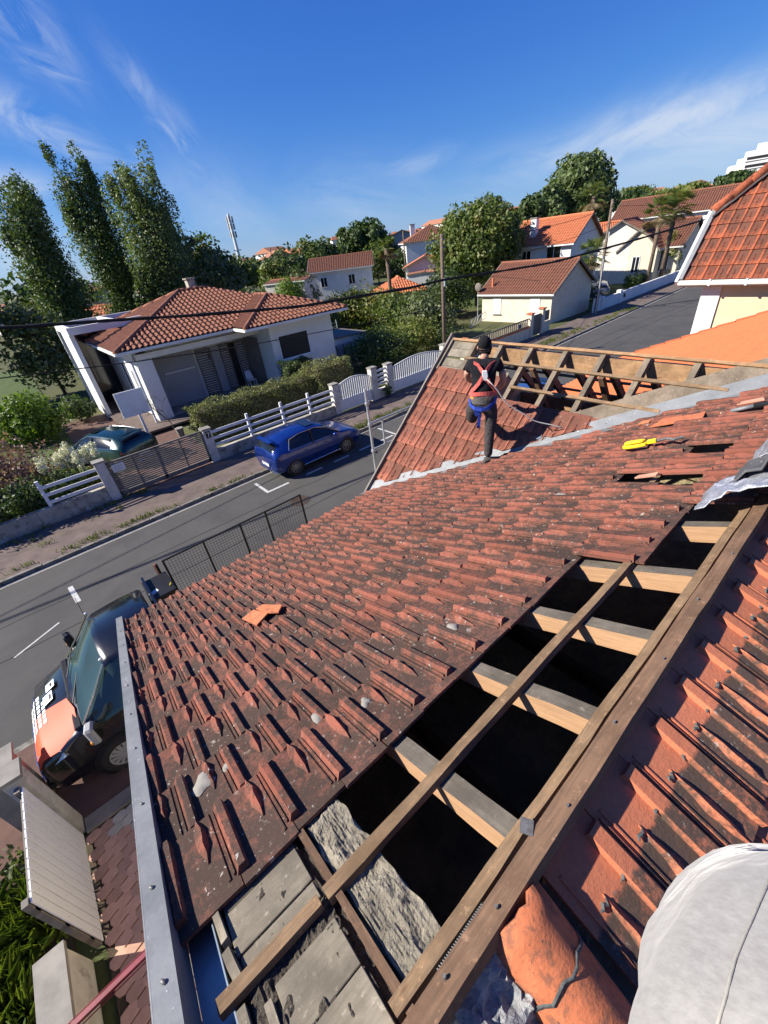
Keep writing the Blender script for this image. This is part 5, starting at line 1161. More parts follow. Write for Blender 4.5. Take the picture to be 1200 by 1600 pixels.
for x in (-2.33, -1.4): b = MB(); b.beam((x, 2.80, 0), (x, 2.80, .95), .05, .05, (0, 1, 0)); b.build('post', MAT['redrail'], rl)
b = MB(); b.ball((-2.42, 2.74, .98), (.08, .07, .09), 10, 8); b.tube([(-2.42, 2.74, 0), (-2.42, 2.74, .95)], .03, 8); tag(b.build('bollard', MAT['blk'], smooth=True), 'black round topped post at the end of the red handrail', 'post')
# ------------------------------------------------------------------ foliage
def leaves(name, pts, size, mat, parent=None, out=None, kind=None, aspect=.55, seed=0, flat=0.0):
    """one leaf-shaped quad per point; out = preferred facing"""
    rg = np.random.RandomState(seed + 11); P = np.asarray(pts, float); n = len(P)
    N = rg.normal(size=(n, 3)); 
    if out is not None: N = N * .75 + np.asarray(out) * 1.0
    N[:, 2] += flat; N /= np.linalg.norm(N, axis=1)[:, None] + 1e-9
    A = np.cross(N, rg.normal(size=(n, 3))); A /= np.linalg.norm(A, axis=1)[:, None] + 1e-9; B = np.cross(N, A)
    s = size * rg.uniform(.55, 1.3, n)[:, None]
    V = np.stack([P - A * s, P - B * s * aspect + A * s * .1, P + A * s, P + B * s * aspect + A * s * .1], 1).reshape(-1, 3)
    me = bpy.data.meshes.new(name); me.vertices.add(4 * n); me.vertices.foreach_set('co', V.ravel())
    me.loops.add(4 * n); me.loops.foreach_set('vertex_index', np.arange(4 * n)); me.polygons.add(n); me.polygons.foreach_set('loop_start', np.arange(0, 4 * n, 4)); me.polygons.foreach_set('loop_total', np.full(n, 4))
    me.update(calc_edges=True); me.materials.append(mat); return link(name, me, parent, None, kind)
def lumps(c, r, nl, npl, lr, seed, shell=.55, zlo=-1.0, squash=1.0):
    rg = np.random.RandomState(seed); c = np.asarray(c, float); r = np.asarray(r, float)
    d = rg.normal(size=(nl, 3)); d /= np.linalg.norm(d, axis=1)[:, None]; d[:, 2] = np.where(d[:, 2] < zlo, -d[:, 2], d[:, 2])
    rad_ = shell + (1 - shell) * rg.uniform(0, 1, nl) ** .6; L = c + d * r * rad_[:, None]
    sz = lr * rg.uniform(.6, 1.35, nl)
    q = rg.normal(size=(nl, npl, 3)); q /= np.linalg.norm(q, axis=2)[:, :, None]; q *= (rg.uniform(.45, 1.0, (nl, npl)) ** .5)[:, :, None]; q[:, :, 2] *= squash
    P = (L[:, None, :] + q * sz[:, None, None]).reshape(-1, 3); O = (q + (d * .6)[:, None, :]).reshape(-1, 3); O /= np.linalg.norm(O, axis=1)[:, None] + 1e-9
    return P, O
def trunk(parent, base, top, r, mat=None, limbs=5, spread=1.0, seed=0, name='trunk'):
    rnd = random.Random(seed); base = Vector(base); top = Vector(top); b = MB(); pts = [base.lerp(top, s) + Vector((rnd.gauss(0, .04), rnd.gauss(0, .04), 0)) * (1 if 0 < s < 1 else 0) for s in (0, .25, .5, .75, 1)]
    b.tube(pts, [r, r * .8, r * .65, r * .45, r * .2], 8)
    for k in range(limbs):
        s = rnd.uniform(.3, .8); p = base.lerp(top, s); a = rnd.uniform(0, 6.28); e = p + Vector((math.cos(a) * spread, math.sin(a) * spread, (top.z - base.z) * .3)); b.tube([p, p.lerp(e, .5) + Vector((0, 0, -.1 * spread)), e], [r * .4, r * .28, r * .08], 6)
    return b.build(name, mat or MAT['bark'], parent, smooth=True)
def gz(x, y): return -.03 + hill(x, y)
def tree(label, x, y, top, r, mat, nl=60, npl=60, leaf=.18, lr=None, crown_lo=.25, seed=0, group=None, name='tree', z0=None, shell=.5, squash=1., limbs=5, cat='tree', tr=None):
    z0 = gz(x, y) if z0 is None else z0; hgt = top - z0; t = thing(name, label, cat, (x, y, z0), group)
    lo = z0 + hgt * crown_lo; c = (x, y, (lo + top) / 2); rr = (r, r, (top - lo) / 2)
    lr = lr or r * .36
    P, O = lumps(c, (max(.1, rr[0] - lr * .7), max(.1, rr[1] - lr * .7), max(.1, rr[2] - lr * .7)), nl, npl, lr, seed, shell, squash=squash)
    leaves('crown', P, leaf, mat, t, O, seed=seed); trunk(t, (x, y, z0), (x, y, top - hgt * .2), tr or max(.06, hgt * .02), limbs=limbs, spread=r * .6, seed=seed); return t
def poplar(label, x, y, top, r, seed, mat='poplar', n=210, lean=0.0, z0=None, group='tall poplars behind the white house', leaf=.115):
    z0 = gz(x, y) if z0 is None else z0; hgt = top - z0; t = thing('poplar_tree', label, 'tree', (x, y, z0), group); rg = np.random.RandomState(seed)
    s = rg.uniform(.06, 1.0, n); prof = np.clip(np.sin(np.pi * np.clip(s * .80 + .20, 0, 1) ** 1.15) ** .6, .1, 1) * np.where(s > .8, 1 - (s - .8) * 2.2, 1)
    # separate vertical plumes
    K = 16; pa = rg.uniform(0, 6.28, K); pr = rg.uniform(.1, .6, K); ph_ = rg.uniform(.78, 1.0, K); k = rg.randint(0, K, n)
    s = s * ph_[k]; cx = x + np.cos(pa[k]) * pr[k] * r * (.35 + s * .75) * np.where(s > .75, .9, 1); cy = y + np.sin(pa[k]) * pr[k] * r * (.35 + s * .75)
    L = np.stack([cx, cy, z0 + hgt * s], 1) + rg.normal(size=(n, 3)) * r * .16 * prof[:, None]
    npl = 190; q = rg.normal(size=(n, npl, 3)); q /= np.linalg.norm(q, axis=2)[:, :, None]; q *= (rg.uniform(.3, 1, (n, npl)) ** .5)[:, :, None]
    q[:, :, 2] *= 2.1; sz = r * .33 * rg.uniform(.6, 1.2, n) * (.45 + .6 * prof)
    P = (L[:, None, :] + q * sz[:, None, None]).reshape(-1, 3); O = q.reshape(-1, 3) * np.array([1, 1, .35])
    leaves('crown', P, leaf, MAT[mat], t, O, seed=seed); trunk(t, (x, y, z0), (x, y, top - 2), .3, limbs=6, spread=r * .5, seed=seed); return t
MAT['poplarb'] = leaf_mat('leaves_poplar_light', (.07, .105, .034), (.20, .24, .095), (.13, .165, .06))
def palm(label, x, y, top, seed, z0=None, fr=1.5, n=34, group=None, mat='leafm', tr=.17):
    z0 = gz(x, y) if z0 is None else z0; t = thing('palm_tree', label, 'palm tree', (x, y, z0), group); rnd = random.Random(seed)
    b = MB(); b.tube([(x, y, z0), (x + .05, y, z0 + (top - z0) * .5), (x, y, top)], [tr * 1.15, tr, tr * 1.25], 10); b.build('trunk', MAT['palmt'], t, smooth=True)
    fb = MB(); db = MB()
    for k in range(n):
        a = rnd.uniform(0, 6.28); el = rnd.uniform(-.9, 1.25); bb = db if el < -.35 else fb; L = fr * rnd.uniform(.75, 1.1); d = Vector((math.cos(a) * math.cos(el), math.sin(a) * math.cos(el), math.sin(el))); p0 = Vector((x, y, top)); p1 = p0 + d * L * .55; s = d.cross(Vector((0, 0, 1))).normalized(); u = s.cross(d)
        m = 13
        for i in range(m):   # fan of leaflets
            th = -1.35 + 2.7 * i / (m - 1); v = (d * math.cos(th) + s * math.sin(th)).normalized(); e = p1 + v * L * .5 - Vector((0, 0, .16 * L * (1 - math.cos(th) * .3))); w_ = s.cross(v) * .0 + (s * math.cos(th) - d * math.sin(th)) * .035
            md = p1.lerp(e, .5) + u * .03; bb.add([p1, md + w_, e, md - w_], [(0, 1, 2, 3)])
        bb.add([p0 - s * .015, p0 + s * .015, p1 + s * .01, p1 - s * .01], [(0, 1, 2, 3)])
    fb.build('fronds', MAT[mat], t, fix=False)
    if db.f: db.build('dry_fronds', MAT['drypalm'], t, fix=False)
    return t
MAT['drypalm'] = leaf_mat('dry_fronds', (.16, .12, .06), (.26, .20, .10))
def bush(label, x, y, z0, rx, ry, h, mat, nl=30, npl=60, leaf=.08, seed=0, name='shrub', group=None, cat='shrub', lr=None, shell=.4):
    t = thing(name, label, cat, (x, y, z0), group); lr = lr or min(rx, ry, h) * .38
    P, O = lumps((x, y, z0 + h * .5), (max(.05, rx - lr * .6), max(.05, ry - lr * .6), max(.05, h / 2 - lr * .6)), nl, npl, lr, seed, shell); P[:, 2] = np.maximum(P[:, 2], z0)
    leaves('foliage', P, leaf, MAT[mat], t, O, seed=seed)
    b = MB(); rnd = random.Random(seed)
    for k in range(5): a = rnd.uniform(0, 6.28); b.tube([(x, y, z0), (x + rx * .4 * math.cos(a), y + ry * .4 * math.sin(a), z0 + h * .6)], [.03, .01], 5)
    b.build('stems', MAT['bark'], t); return t

# ------------------------------------------------------------------ far side boundary: walls, posts, fences, gates
FY = 16.5
def post(name_lab, x, y, h=1.5, w_=.32, z0=.05, mat='whitew'):
    t = thing('gate_post', name_lab, 'post', (x, y, z0)); b = MB(); b.bb(x - w_ / 2, x + w_ / 2, y - .15, y + .15, z0, h - .06); b.build('shaft', MAT[mat], t)
    b = MB(); b.bb(x - w_ / 2 - .03, x + w_ / 2 + .03, y - .18, y + .18, h - .06, h); b.build('cap', MAT['concrete'], t); return t
p7 = post('white masonry post with a black house number 7', 4.32, FY, 1.50)
post('left masonry post of the slatted gate', .55, FY, 1.60)
post('white post between the rail fence and the first arched gate', 10.55, FY, 1.55); post('white post on the right of the first arched gate', 12.95, FY, 1.72, .36); post('white post on the left of the second arched gate', 14.0, FY, 1.66, .36); post('far white post on the right of the second arched gate', 18.25, FY, 1.7, .34)
b = MB(); b.bb(4.24, 4.42, FY - .166, FY - .152, 1.12, 1.38); b.build('number_plaque', MAT['blk'], p7)
b = MB(); y = FY - .170; b.slab([(4.28, y, 1.34), (4.38, y, 1.34), (4.38, y, 1.31), (4.28, y, 1.31)], (0, -1, 0), .004); b.slab([(4.35, y, 1.32), (4.38, y, 1.31), (4.33, y, 1.16), (4.30, y, 1.16)], (0, -1, 0), .006); b.build('digit', MAT['white'], p7)
def lowwall(lab, x0, x1, h, y=FY, mat='dirtyw'):
    t = thing('boundary_wall', lab, 'wall', ((x0 + x1) / 2, y, .05)); x = x0
    while x < x1 - .01:
        xe = min(x1, x + 2.1); b = MB(); b.bb(x + .006, xe - .006, y - .09, y + .09, .0, h); b.build('wall_panel', MAT[mat], t); x = xe
    return t
lowwall('low stained concrete wall left of the slatted gate', -8, .38, .66); lowwall('low stained wall below the white rail fence', 4.5, 10.38, .55); 
MAT['white2'] = MAT['white']
def railfence(lab, x0, x1, zb, n, posts, dz=.27):
    t = thing('rail_fence', lab, 'fence', ((x0 + x1) / 2, FY, zb))
    for k in range(n): b = MB(); b.bb(x0, x1, FY - .05 - .015, FY - .05 + .015, zb + k * dz, zb + k * dz + .11); b.build('rail', MAT['white'], t)
    for x in posts: b = MB(); b.bb(x - .05, x + .05, FY - .03, FY + .05, zb - .15, zb + n * dz + .02); b.build('post', MAT['white'], t)
railfence('white three rail fence on the low wall between post 7 and the arched gate', 4.5, 10.38, .68, 3, (6.1, 7.7, 9.1)); railfence('short white rail fence left of the slatted gate', -1.3, .38, .75, 3, (-1.25,)); railfence('very short white rail panel between the two arched gates', 13.13, 13.82, .75, 4, (), .22)
lowwall('short low wall between the two arched gates', 13.13, 13.82, .55, mat='whitew')
def archgate(lab, x0, x1, n, arch=.22, z1=1.35, solid=.62):
    t = thing('picket_gate', lab, 'gate', ((x0 + x1) / 2, FY, .1)); b = MB(); b.bb(x0, x1, FY - .03, FY + .03, .12, solid); b.build('lower_panel', MAT['white'], t)
    def zt(x): s = (x - x0) / (x1 - x0); return z1 + arch * math.sin(math.pi * s)
    b = MB(); pts = [(x0 + (x1 - x0) * k / 12, FY, zt(x0 + (x1 - x0) * k / 12)) for k in range(13)]
    for p, q in zip(pts[:-1], pts[1:]): b.beam(p, q, .04, .05)
    b.build('top_rail', MAT['white'], t); b = MB(); b.bb(x0, x1, FY - .035, FY + .035, solid, solid + .06); b.build('mid_rail', MAT['white'], t)
    for k in range(n):
        x = x0 + (x1 - x0) * (k + .5) / n; b = MB(); b.bb(x - .042, x + .042, FY - .012, FY + .012, solid, zt(x)); b.build('picket', MAT['white'], t)
    return t
archgate('first arched white picket gate right of the rail fence', 10.72, 12.76, 16); archgate('second arched white picket gate nearest the utility pole', 14.2, 18.06, 26, .25)
sg = thing('slatted_gate', 'taupe sliding gate of thin horizontal slats with a white notice', 'gate', (2.4, FY, .1))
for x in (.74, 2.38, 4.12): b = MB(); b.bb(x - .045, x + .045, FY - .03, FY + .03, .14, 1.42); b.build('stile', MAT['taupe'], sg)
for x in (1.55, 3.25): b = MB(); b.bb(x - .02, x + .02, FY - .03, FY + .03, .25, 1.38); b.build('stile', MAT['taupe'], sg)
for z0, z1 in ((.12, .28), (1.38, 1.44)): b = MB(); b.bb(.70, 4.16, FY - .03, FY + .03, z0, z1); b.build('gate_rail', MAT['taupe'], sg)
for z in [.32 + .075 * k for k in range(14)]: b = MB(); b.bb(.78, 4.08, FY - .012, FY + .012, z, z + .042); b.build('slat', MAT['taupe'], sg)
b = MB(); b.bb(.84, 1.24, FY - .045, FY - .032, 1.02, 1.30); b.build('notice', MAT['white'], sg)
b = MB()
for k in range(4): b.bb(.90, 1.18 - .05 * (k % 2), FY - .049, FY - .047, 1.22 - k * .045, 1.232 - k * .045)
b.build('notice_print', MAT['greyp'], sg)

# garden ground of the white house
def gsheet(name, mat, pts, z): b = MB(); b.slab([(x, y, z) for x, y in pts], (0, 0, 1), .1); return b.build(name, MAT[mat], kind='structure')
gsheet('lawn', 'lawn', [(-30, 16.6), (.3, 16.6), (.3, 60), (-30, 60)], .02); gsheet('drive', 'drive_red', [(.3, 16.6), (4.6, 16.6), (4.6, 23.4), (3.0, 30), (.3, 30)], .03)
gsheet('terrace', 'verge_red', [(2.6, 22.6), (16, 22.6), (16, 33), (2.6, 33)], .25); gsheet('garden', 'dry', [(4.6, 16.6), (30, 16.9), (30, 60), (16, 60), (4.6, 22.5)], .015)

# ------------------------------------------------------------------ the white house number 7
hs7 = thing('house', 'white single storey house with brown hipped tile roof behind the hedge', 'house', (9.6, 28, 0))
ez = 3.85; x0, x1, y0, y1 = 3.5, 15.95, 23.4, 34.2; pit = .345; xw = 9.35; yw = 21.9
def hroof(x, y): return ez + min((x - x0) * pit, (x1 - x) * pit, (y - y0) * pit, (y1 - y) * pit)
hy = (y1 - y0) / 2; rz7 = ez + hy * pit; A1 = (x0 + hy, y0 + hy, rz7); A2 = (x1 - hy, y0 + hy, rz7)
br = MAT['t_brown']; kw = dict(pitch=.27, row=.40, amp=.085, step=.04, nsamp=5)
# main front is hidden right of the wing valley: split along it
dW = y0 - yw
sheet('roof_tiles', [(x0, y0, ez), (x1, y0, ez), A2, A1], (0, 1, pit), br, hs7, **kw)
sheet('roof_tiles', [(x0, y1, ez), (x0, y0, ez), A1], (1, 0, pit), br, hs7, **kw)
sheet('roof_tiles', [(x1, y1, ez), (x0, y1, ez), A1, A2], (0, -1, pit), br, hs7, **kw)
hw = (x1 - xw) / 2; AW = (xw + hw, yw + hw, ez + hw * pit); tW = 4.2
sheet('roof_tiles', [(xw, yw, ez), (x1, yw, ez), (x1 - hw, yw + hw, ez + hw * pit)], (0, 1, pit), br, hs7, **kw)
sheet('roof_tiles', [(xw, yw, ez + .01), (AW[0], AW[1], AW[2] + .01), (AW[0], AW[1] + dW, AW[2] + .01), (xw, yw + dW, ez + .01)], (1, 0, pit), br, hs7, **kw)
sheet('roof_tiles', [(x1, yw, ez), (x1, y0, ez), (AW[0], AW[1] + dW, AW[2]), AW], (-1, 0, pit), br, hs7, **kw)
sheet('roof_tiles', [(x1, y0, ez), (x1, y1, ez), A2], (-1, 0, pit), br, hs7, **kw)
def hipcap(a, c, par=hs7, mat='t_brown', r=.12, step=.4):
    a = Vector(a); c = Vector(c); n = max(1, int((c - a).length / step)); 
    for k in range(n): 
        p, q = a.lerp(c, k / n), a.lerp(c, (k + 1.12) / n); b = MB(); b.tube([p + Vector((0, 0, .03)), q + Vector((0, 0, .055))], [r, r * .85], 8); b.build('hip_tile', MAT[mat], par, smooth=True)
hipcap((x0, y0, ez), A1); hipcap(A1, A2); hipcap((x0, y1, ez), A1, step=.8); hipcap((x1, yw, ez), AW); hipcap((xw, yw, ez), AW); hipcap(AW, (AW[0], AW[1] + dW, AW[2]))
# eaves: white fascia and soffit, walls
b = MB(); 
for p in ([(x0, y0), (xw + .1, y0)], [(xw, yw), (x1, yw)], [(x1, yw), (x1, y1)], [(x0, y1), (x0, y0)], [(xw, yw), (xw, y0)]):
    (ax, ay), (cx, cy) = p; b.beam((ax, ay, ez - .06), (cx, cy, ez - .06), .1, .13)
b.build('fascia', MAT['render_w'], hs7)
b = MB(); b.slab([(x0 + .05, y0 + .05, ez - .1), (xw + .1, y0 + .05, ez - .1), (xw + .1, y1, ez - .1), (x0 + .05, y1, ez - .1)], (0, 0, 1), .03); b.slab([(xw + .05, yw + .05, ez - .1), (x1 - .05, yw + .05, ez - .1), (x1 - .05, y1, ez - .1), (xw + .12, y1, ez - .1)], (0, 0, 1), .03); b.build('soffit', MAT['render_w'], hs7)
b = MB(); yb = 25.6
b.bb(10.95, 15.1, 22.6, 22.85, 0, ez - .1); b.bb(14.85, 15.1, 22.85, 32, 0, ez - .1); b.bb(10.95, 11.2, 22.85, yb, 0, ez - .1); b.bb(5.2, 11.2, yb, yb + .2, 0, ez - .1); b.bb(4.3, 4.55, 24.6, 32, 0, ez - .1); b.bb(4.55, 15.1, 31.8, 32.0, 0, ez - .1)
b.build('walls', MAT['render_w'], hs7)
b = MB(); b.bb(4.35, 10.97, 23.85, 24.12, 3.28, 3.55); b.build('porch_beam', MAT['render_w'], hs7)
b = MB(); b.bb(4.25, 5.0, 23.85, 24.65, 0, 3.30); b.build('porch_pier', MAT['render_w'], hs7)
b = MB(); b.bb(4.6, 11, 24.0, 25.6, .25, .35); b.build('porch_floor', MAT['concrete'], hs7)
def win(par, x0_, x1_, z0_, z1_, y_, fr='white', glass='dark', axis='y', name='window', out=-1):
    """window set in a wall facing -Y (axis y) or -X (axis x)"""
    b = MB(); t_ = .06
    def bx(a0, a1, z_0, z_1, d0, d1, mb):
        if axis == 'y': mb.bb(a0, a1, y_ + min(out * d0, out * d1), y_ + max(out * d0, out * d1), z_0, z_1)
        else: mb.bb(y_ + min(out * d0, out * d1), y_ + max(out * d0, out * d1), a0, a1, z_0, z_1)
    bx(x0_, x1_, z0_, z0_ + t_, 0, .05, b); bx(x0_, x1_, z1_ - t_, z1_, 0, .05, b); bx(x0_, x0_ + t_, z0_ + t_, z1_ - t_, 0, .05, b); bx(x1_ - t_, x1_, z0_ + t_, z1_ - t_, 0, .05, b)
    w_ = b.build(name, MAT[fr], par); b = MB(); bx(x0_ + t_, x1_ - t_, z0_ + t_, z1_ - t_, .005, .02, b); b.build('pane', MAT[glass], w_)
    b = MB(); bx(x0_ - .08, x1_ + .08, z0_ - .08, z0_ - .005, 0, .14, b); b.build('sill', MAT['render_w'], w_); return w_
win(hs7, 11.35, 13.35, 1.80, 3.12, 22.6, glass='shut2' if 'shut2' in MAT else 'dark')
win(hs7, 5.75, 7.3, 2.15, 2.75, 25.6, 'greyp', 'dark')
b = MB(); b.bb(5.3, 7.5, 25.56, 25.59, .35, 3.1); b.build('wall_panel', MAT['greyp'], hs7)
def louvre(x0_, x1_, y_, z0_, z1_):
    b = MB(); b.bb(x0_, x0_ + .05, y_ - .05, y_, z0_, z1_); b.bb(x1_ - .05, x1_, y_ - .05, y_, z0_, z1_); b.bb(x0_, x1_, y_ - .045, y_ - .005, z0_, z0_ + .06); b.bb(x0_, x1_, y_ - .045, y_ - .005, z1_ - .06, z1_); s_ = b.build('shutter', MAT['shut'], hs7)
    z = z0_ + .10
    while z < z1_ - .1: b = MB(); b.box(((x0_ + x1_) / 2, y_ - .025, z), (x1_ - x0_ - .1, .045, .05), Matrix.Rotation(.6, 3, 'X')); b.build('slat', MAT['shut'], s_); z += .13
louvre(7.6, 8.45, 25.5, .38, 2.95); louvre(9.0, 9.55, 25.5, .38, 2.95); louvre(10.0, 10.55, 25.5, .38, 2.95)
b = MB(); b.bb(9.58, 9.98, 25.54, 25.6, .36, 2.92); b.build('door', MAT['dark'], hs7); b = MB(); b.bb(8.5, 8.98, 25.52, 25.58, .36, 2.92); b.build('door_panel', MAT['greyp'], hs7)
b = MB(); b.beam((10.6, 25.45, 1.7), (10.95, 24.3, 1.7), .04, 2.6, (0, 0, 1)); b.build('shutter', MAT['shut'], hs7)
b = MB(); b.slab([(8.3, 25.5, 2.75), (8.36, 25.5, 2.75), (8.36, 25.5, 2.3), (8.3, 25.5, 2.3)], (0, -1, 0), .02); b.build('bracket', MAT['blk'], hs7)
# white plastic chair on the porch
ch = thing('garden_chair', 'white plastic chair in the shaded porch', 'chair', (10.1, 24.7, .35))
b = MB(); b.bb(9.88, 10.32, 24.5, 24.92, .76, .80); b.build('seat', MAT['white'], ch); b = MB(); b.slab([(9.88, 24.9, .8), (10.32, 24.9, .8), (10.28, 25.02, 1.25), (9.92, 25.02, 1.25)], (0, -1, 0), .03); b.build('backrest', MAT['white'], ch)
for x in (9.90, 10.30):
    for y in (24.52, 24.90): b = MB(); b.bb(x - .02, x + .02, y - .02, y + .02, .35, .76); b.build('leg', MAT['white'], ch)
# left side of the house
win(hs7, 25.3, 26.1, 1.6, 2.7, 4.3, 'white', 'greyp', 'x'); win(hs7, 27.3, 28.1, .5, 2.9, 4.3, 'white', 'dark', 'x')
b = MB(); b.tube([(4.05, 23.75, .1), (4.05, 23.75, 3.4), (3.75, 23.5, 3.75)], .055, 8); b.build('downpipe', MAT['white'], hs7)
chm = MB(); chm.bb(9.7, 10.15, 29.2, 29.7, 4.8, 6.25); chm.bb(9.64, 10.21, 29.14, 29.76, 6.25, 6.33); chm.build('chimney', MAT['dirtyw'], hs7)
# tall white portal frame with fin wall at the left rear
pf = thing('portal_frame', 'tall white open portal frame with slanting fin wall left of the house', 'pergola', (2.9, 30, 0))
b = MB(); b.slab([(2.55, 28.4, 0), (2.55, 31.6, 0), (2.55, 31.6, 4.9), (2.55, 28.4, 4.9)], (-1, 0, 0), .22); 
b.build('fin_wall', MAT['render_w'], pf)
for (a, c) in (((2.55, 28.3, 4.72), (8.0, 28.3, 4.72)), ((2.55, 33.8, 4.72), (8.0, 33.8, 4.72)), ((2.66, 28.3, 4.72), (2.66, 33.8, 4.72)), ((5.0, 28.3, 4.72), (5.0, 33.8, 4.72))):
    b = MB(); b.beam(a, c, .22, .36); b.build('beam', MAT['render_w'], pf)
b = MB(); b.bb(2.8, 4.3, 31.5, 31.56, .2, 4.5); b.build('glazing', MAT['glass'], pf)
b = MB(); b.bb(2.55, 2.8, 33.6, 33.9, 0, 4.9); b.build('column', MAT['render_w'], pf)
b = MB(); b.slab([(2.8, 30.5, 4.6), (8, 30.5, 4.6), (8, 33.6, 4.6), (2.8, 33.6, 4.6)], (0, 0, 1), .05); b.build('roof_panel', MAT['drive_red'], pf)
# white board on a post, garage, pots
bd = thing('white_board', 'blank white board on a white post in front of the house corner', 'board', (2.75, 21, 0))
b = MB(); b.bb(2.40, 3.54, 20.97, 21.03, 1.58, 2.66); b.build('panel', MAT['white'], bd); b = MB(); b.bb(3.0, 3.1, 21.03, 21.1, 0, 2.5); b.build('post', MAT['white'], bd)
ga = thing('garage', 'small white outbuilding with a plank door to the right of the white house', 'outbuilding', (17, 25, 0))
b = MB(); b.bb(15.3, 18.4, 23.6, 27, 0, 1.95); b.build('walls', MAT['render_w'], ga); b = MB(); b.slab([(15.2, 23.45, 2.1), (18.5, 23.45, 2.0), (18.5, 27, 2.0), (15.2, 27, 2.1)], (0, 0, 1), .08); b.build('roof', MAT['shut'], ga)
b = MB(); b.bb(15.75, 17.0, 23.54, 23.6, 0, 1.6); b.build('door', MAT['greyp'], ga)
for x in (15.72, 16.36, 17.0): b = MB(); b.bb(x, x + .03, 23.52, 23.54, 0, 1.62); b.build('door_trim', MAT['dark'], ga)
b = MB(); b.beam((15.76, 23.525, 1.55), (16.36, 23.525, .1), .02, .03, (0, 1, 0)); b.build('door_brace', MAT['dark'], ga)
b = MB(); b.tube([(4.35, 20.9, .03), (4.35, 20.9, .5)], [.13, .19], 14); pt = b.build('flower_pot', MAT['concrete'], smooth=False); tag(pt, 'tall pale flower pot at the hedge corner', 'flower pot')
# box clipped hedge
def hedge(lab, x0_, x1_, y0_, y1_, z1_, mat, n, leaf, seed, name='hedge', slope=0, group=None):
    t = thing(name, lab, 'hedge', ((x0_ + x1_) / 2, (y0_ + y1_) / 2, 0), group); rg = np.random.RandomState(seed)
    A = [((x1_ - x0_) * z1_, 0), ((x1_ - x0_) * (y1_ - y0_), 1), ((y1_ - y0_) * z1_, 2), ((y1_ - y0_) * z1_, 3)]; tot_ = sum(a for a, _ in A); P = []; O = []
    for a, k in A:
        m = int(n * a / tot_); u = rg.uniform(0, 1, m); v = rg.uniform(0, 1, m); w_ = rg.normal(0, .05, m)
        if k == 0: p = np.stack([x0_ + u * (x1_ - x0_), y0_ + w_, v * z1_], 1); o = (0, -1, .2)
        elif k == 1: p = np.stack([x0_ + u * (x1_ - x0_), y0_ + v * (y1_ - y0_), z1_ + w_], 1); o = (0, 0, 1)
        elif k == 2: p = np.stack([x0_ + w_, y0_ + u * (y1_ - y0_), v * z1_], 1); o = (-1, 0, .2)
        else: p = np.stack([x1_ + w_, y0_ + u * (y1_ - y0_), v * z1_], 1); o = (1, 0, .2)
        P.append(p); O.append(np.tile(o, (m, 1)))
    P = np.concatenate(P); O = np.concatenate(O)
    P += .10 * np.stack([np.sin(P[:, 1] * 5 + P[:, 2] * 7 + seed), np.sin(P[:, 0] * 4.1 + P[:, 2] * 5), np.sin(P[:, 0] * 3.7 + seed) * np.sin(P[:, 1] * 4)], 1)
    leaves('foliage', P, leaf, MAT[mat], t, O, seed=seed); b = MB(); b.bb(x0_ + .15, x1_ - .15, y0_ + .15, y1_ - .15, 0, z1_ - .15); b.build('branches', MAT['bark'], t); return t
hedge('long clipped variegated hedge behind the white rail fence', 4.75, 11.9, 18.75, 20.0, 1.55, 'hedge', 16000, .045, 1)
hedge('taller clipped hedge block at the right end of the long hedge', 10.9, 13.0, 18.3, 19.9, 1.95, 'hedge', 7000, .045, 2)
hedge('dark laurel hedge against the house wall below the large window', 10.6, 12.2, 20.7, 21.7, 1.9, 'leafd', 4000, .06, 3)
# bare little shrub in front of the pier
b = MB(); rnd = random.Random(3)
def twig(b, p, d, L, r, k):
    e = p + d * L; b.tube([p, e], [r, r * .7], 5)
    if k:
        for _ in range(3): twig(b, e, (d + Vector((rnd.gauss(0, .5), rnd.gauss(0, .5), rnd.gauss(.1, .3)))).normalized(), L * .72, r * .62, k - 1)
twig(b, Vector((4.3, 21.3, 0)), Vector((-.15, 0, 1)).normalized(), .8, .03, 4)
sb = b.build('bare_shrub', MAT['bark']); tag(sb, 'thin bare shrub growing in front of the house pier', 'shrub')

# ------------------------------------------------------------------ left garden
bush('large dusky purple shrub in the left front garden', -2.6, 19.2, 0, 2.2, 1.8, 2.6, 'purple', 60, 110, .07, 5, 'purple_shrub')
bush('dark ivy mass hanging over the low wall at the left', -2.6, 17.2, .2, 2.6, .9, 1.35, 'leafd', 70, 110, .06, 6, 'ivy', cat='ivy')
bush('dark glossy shrub spilling over the wall beside the rails', -.9, 17.6, .2, .9, .8, 1.2, 'leafm', 30, 90, .06, 7)
bush('bright lime green conifer shrub near the left edge', -.9, 27.5, 0, 2.0, 1.5, 2.6, 'leafb', 50, 110, .10, 8, 'conifer_shrub')
bush('second lime green conifer shrub further left', -3.6, 30.5, 0, 2.3, 1.6, 3.0, 'leafb', 50, 110, .12, 9, 'conifer_shrub')
bush('dark round shrub beside the lawn strip', 1.3, 29.5, 0, 1.0, 1.4, 1.5, 'leafd', 24, 80, .09, 10)
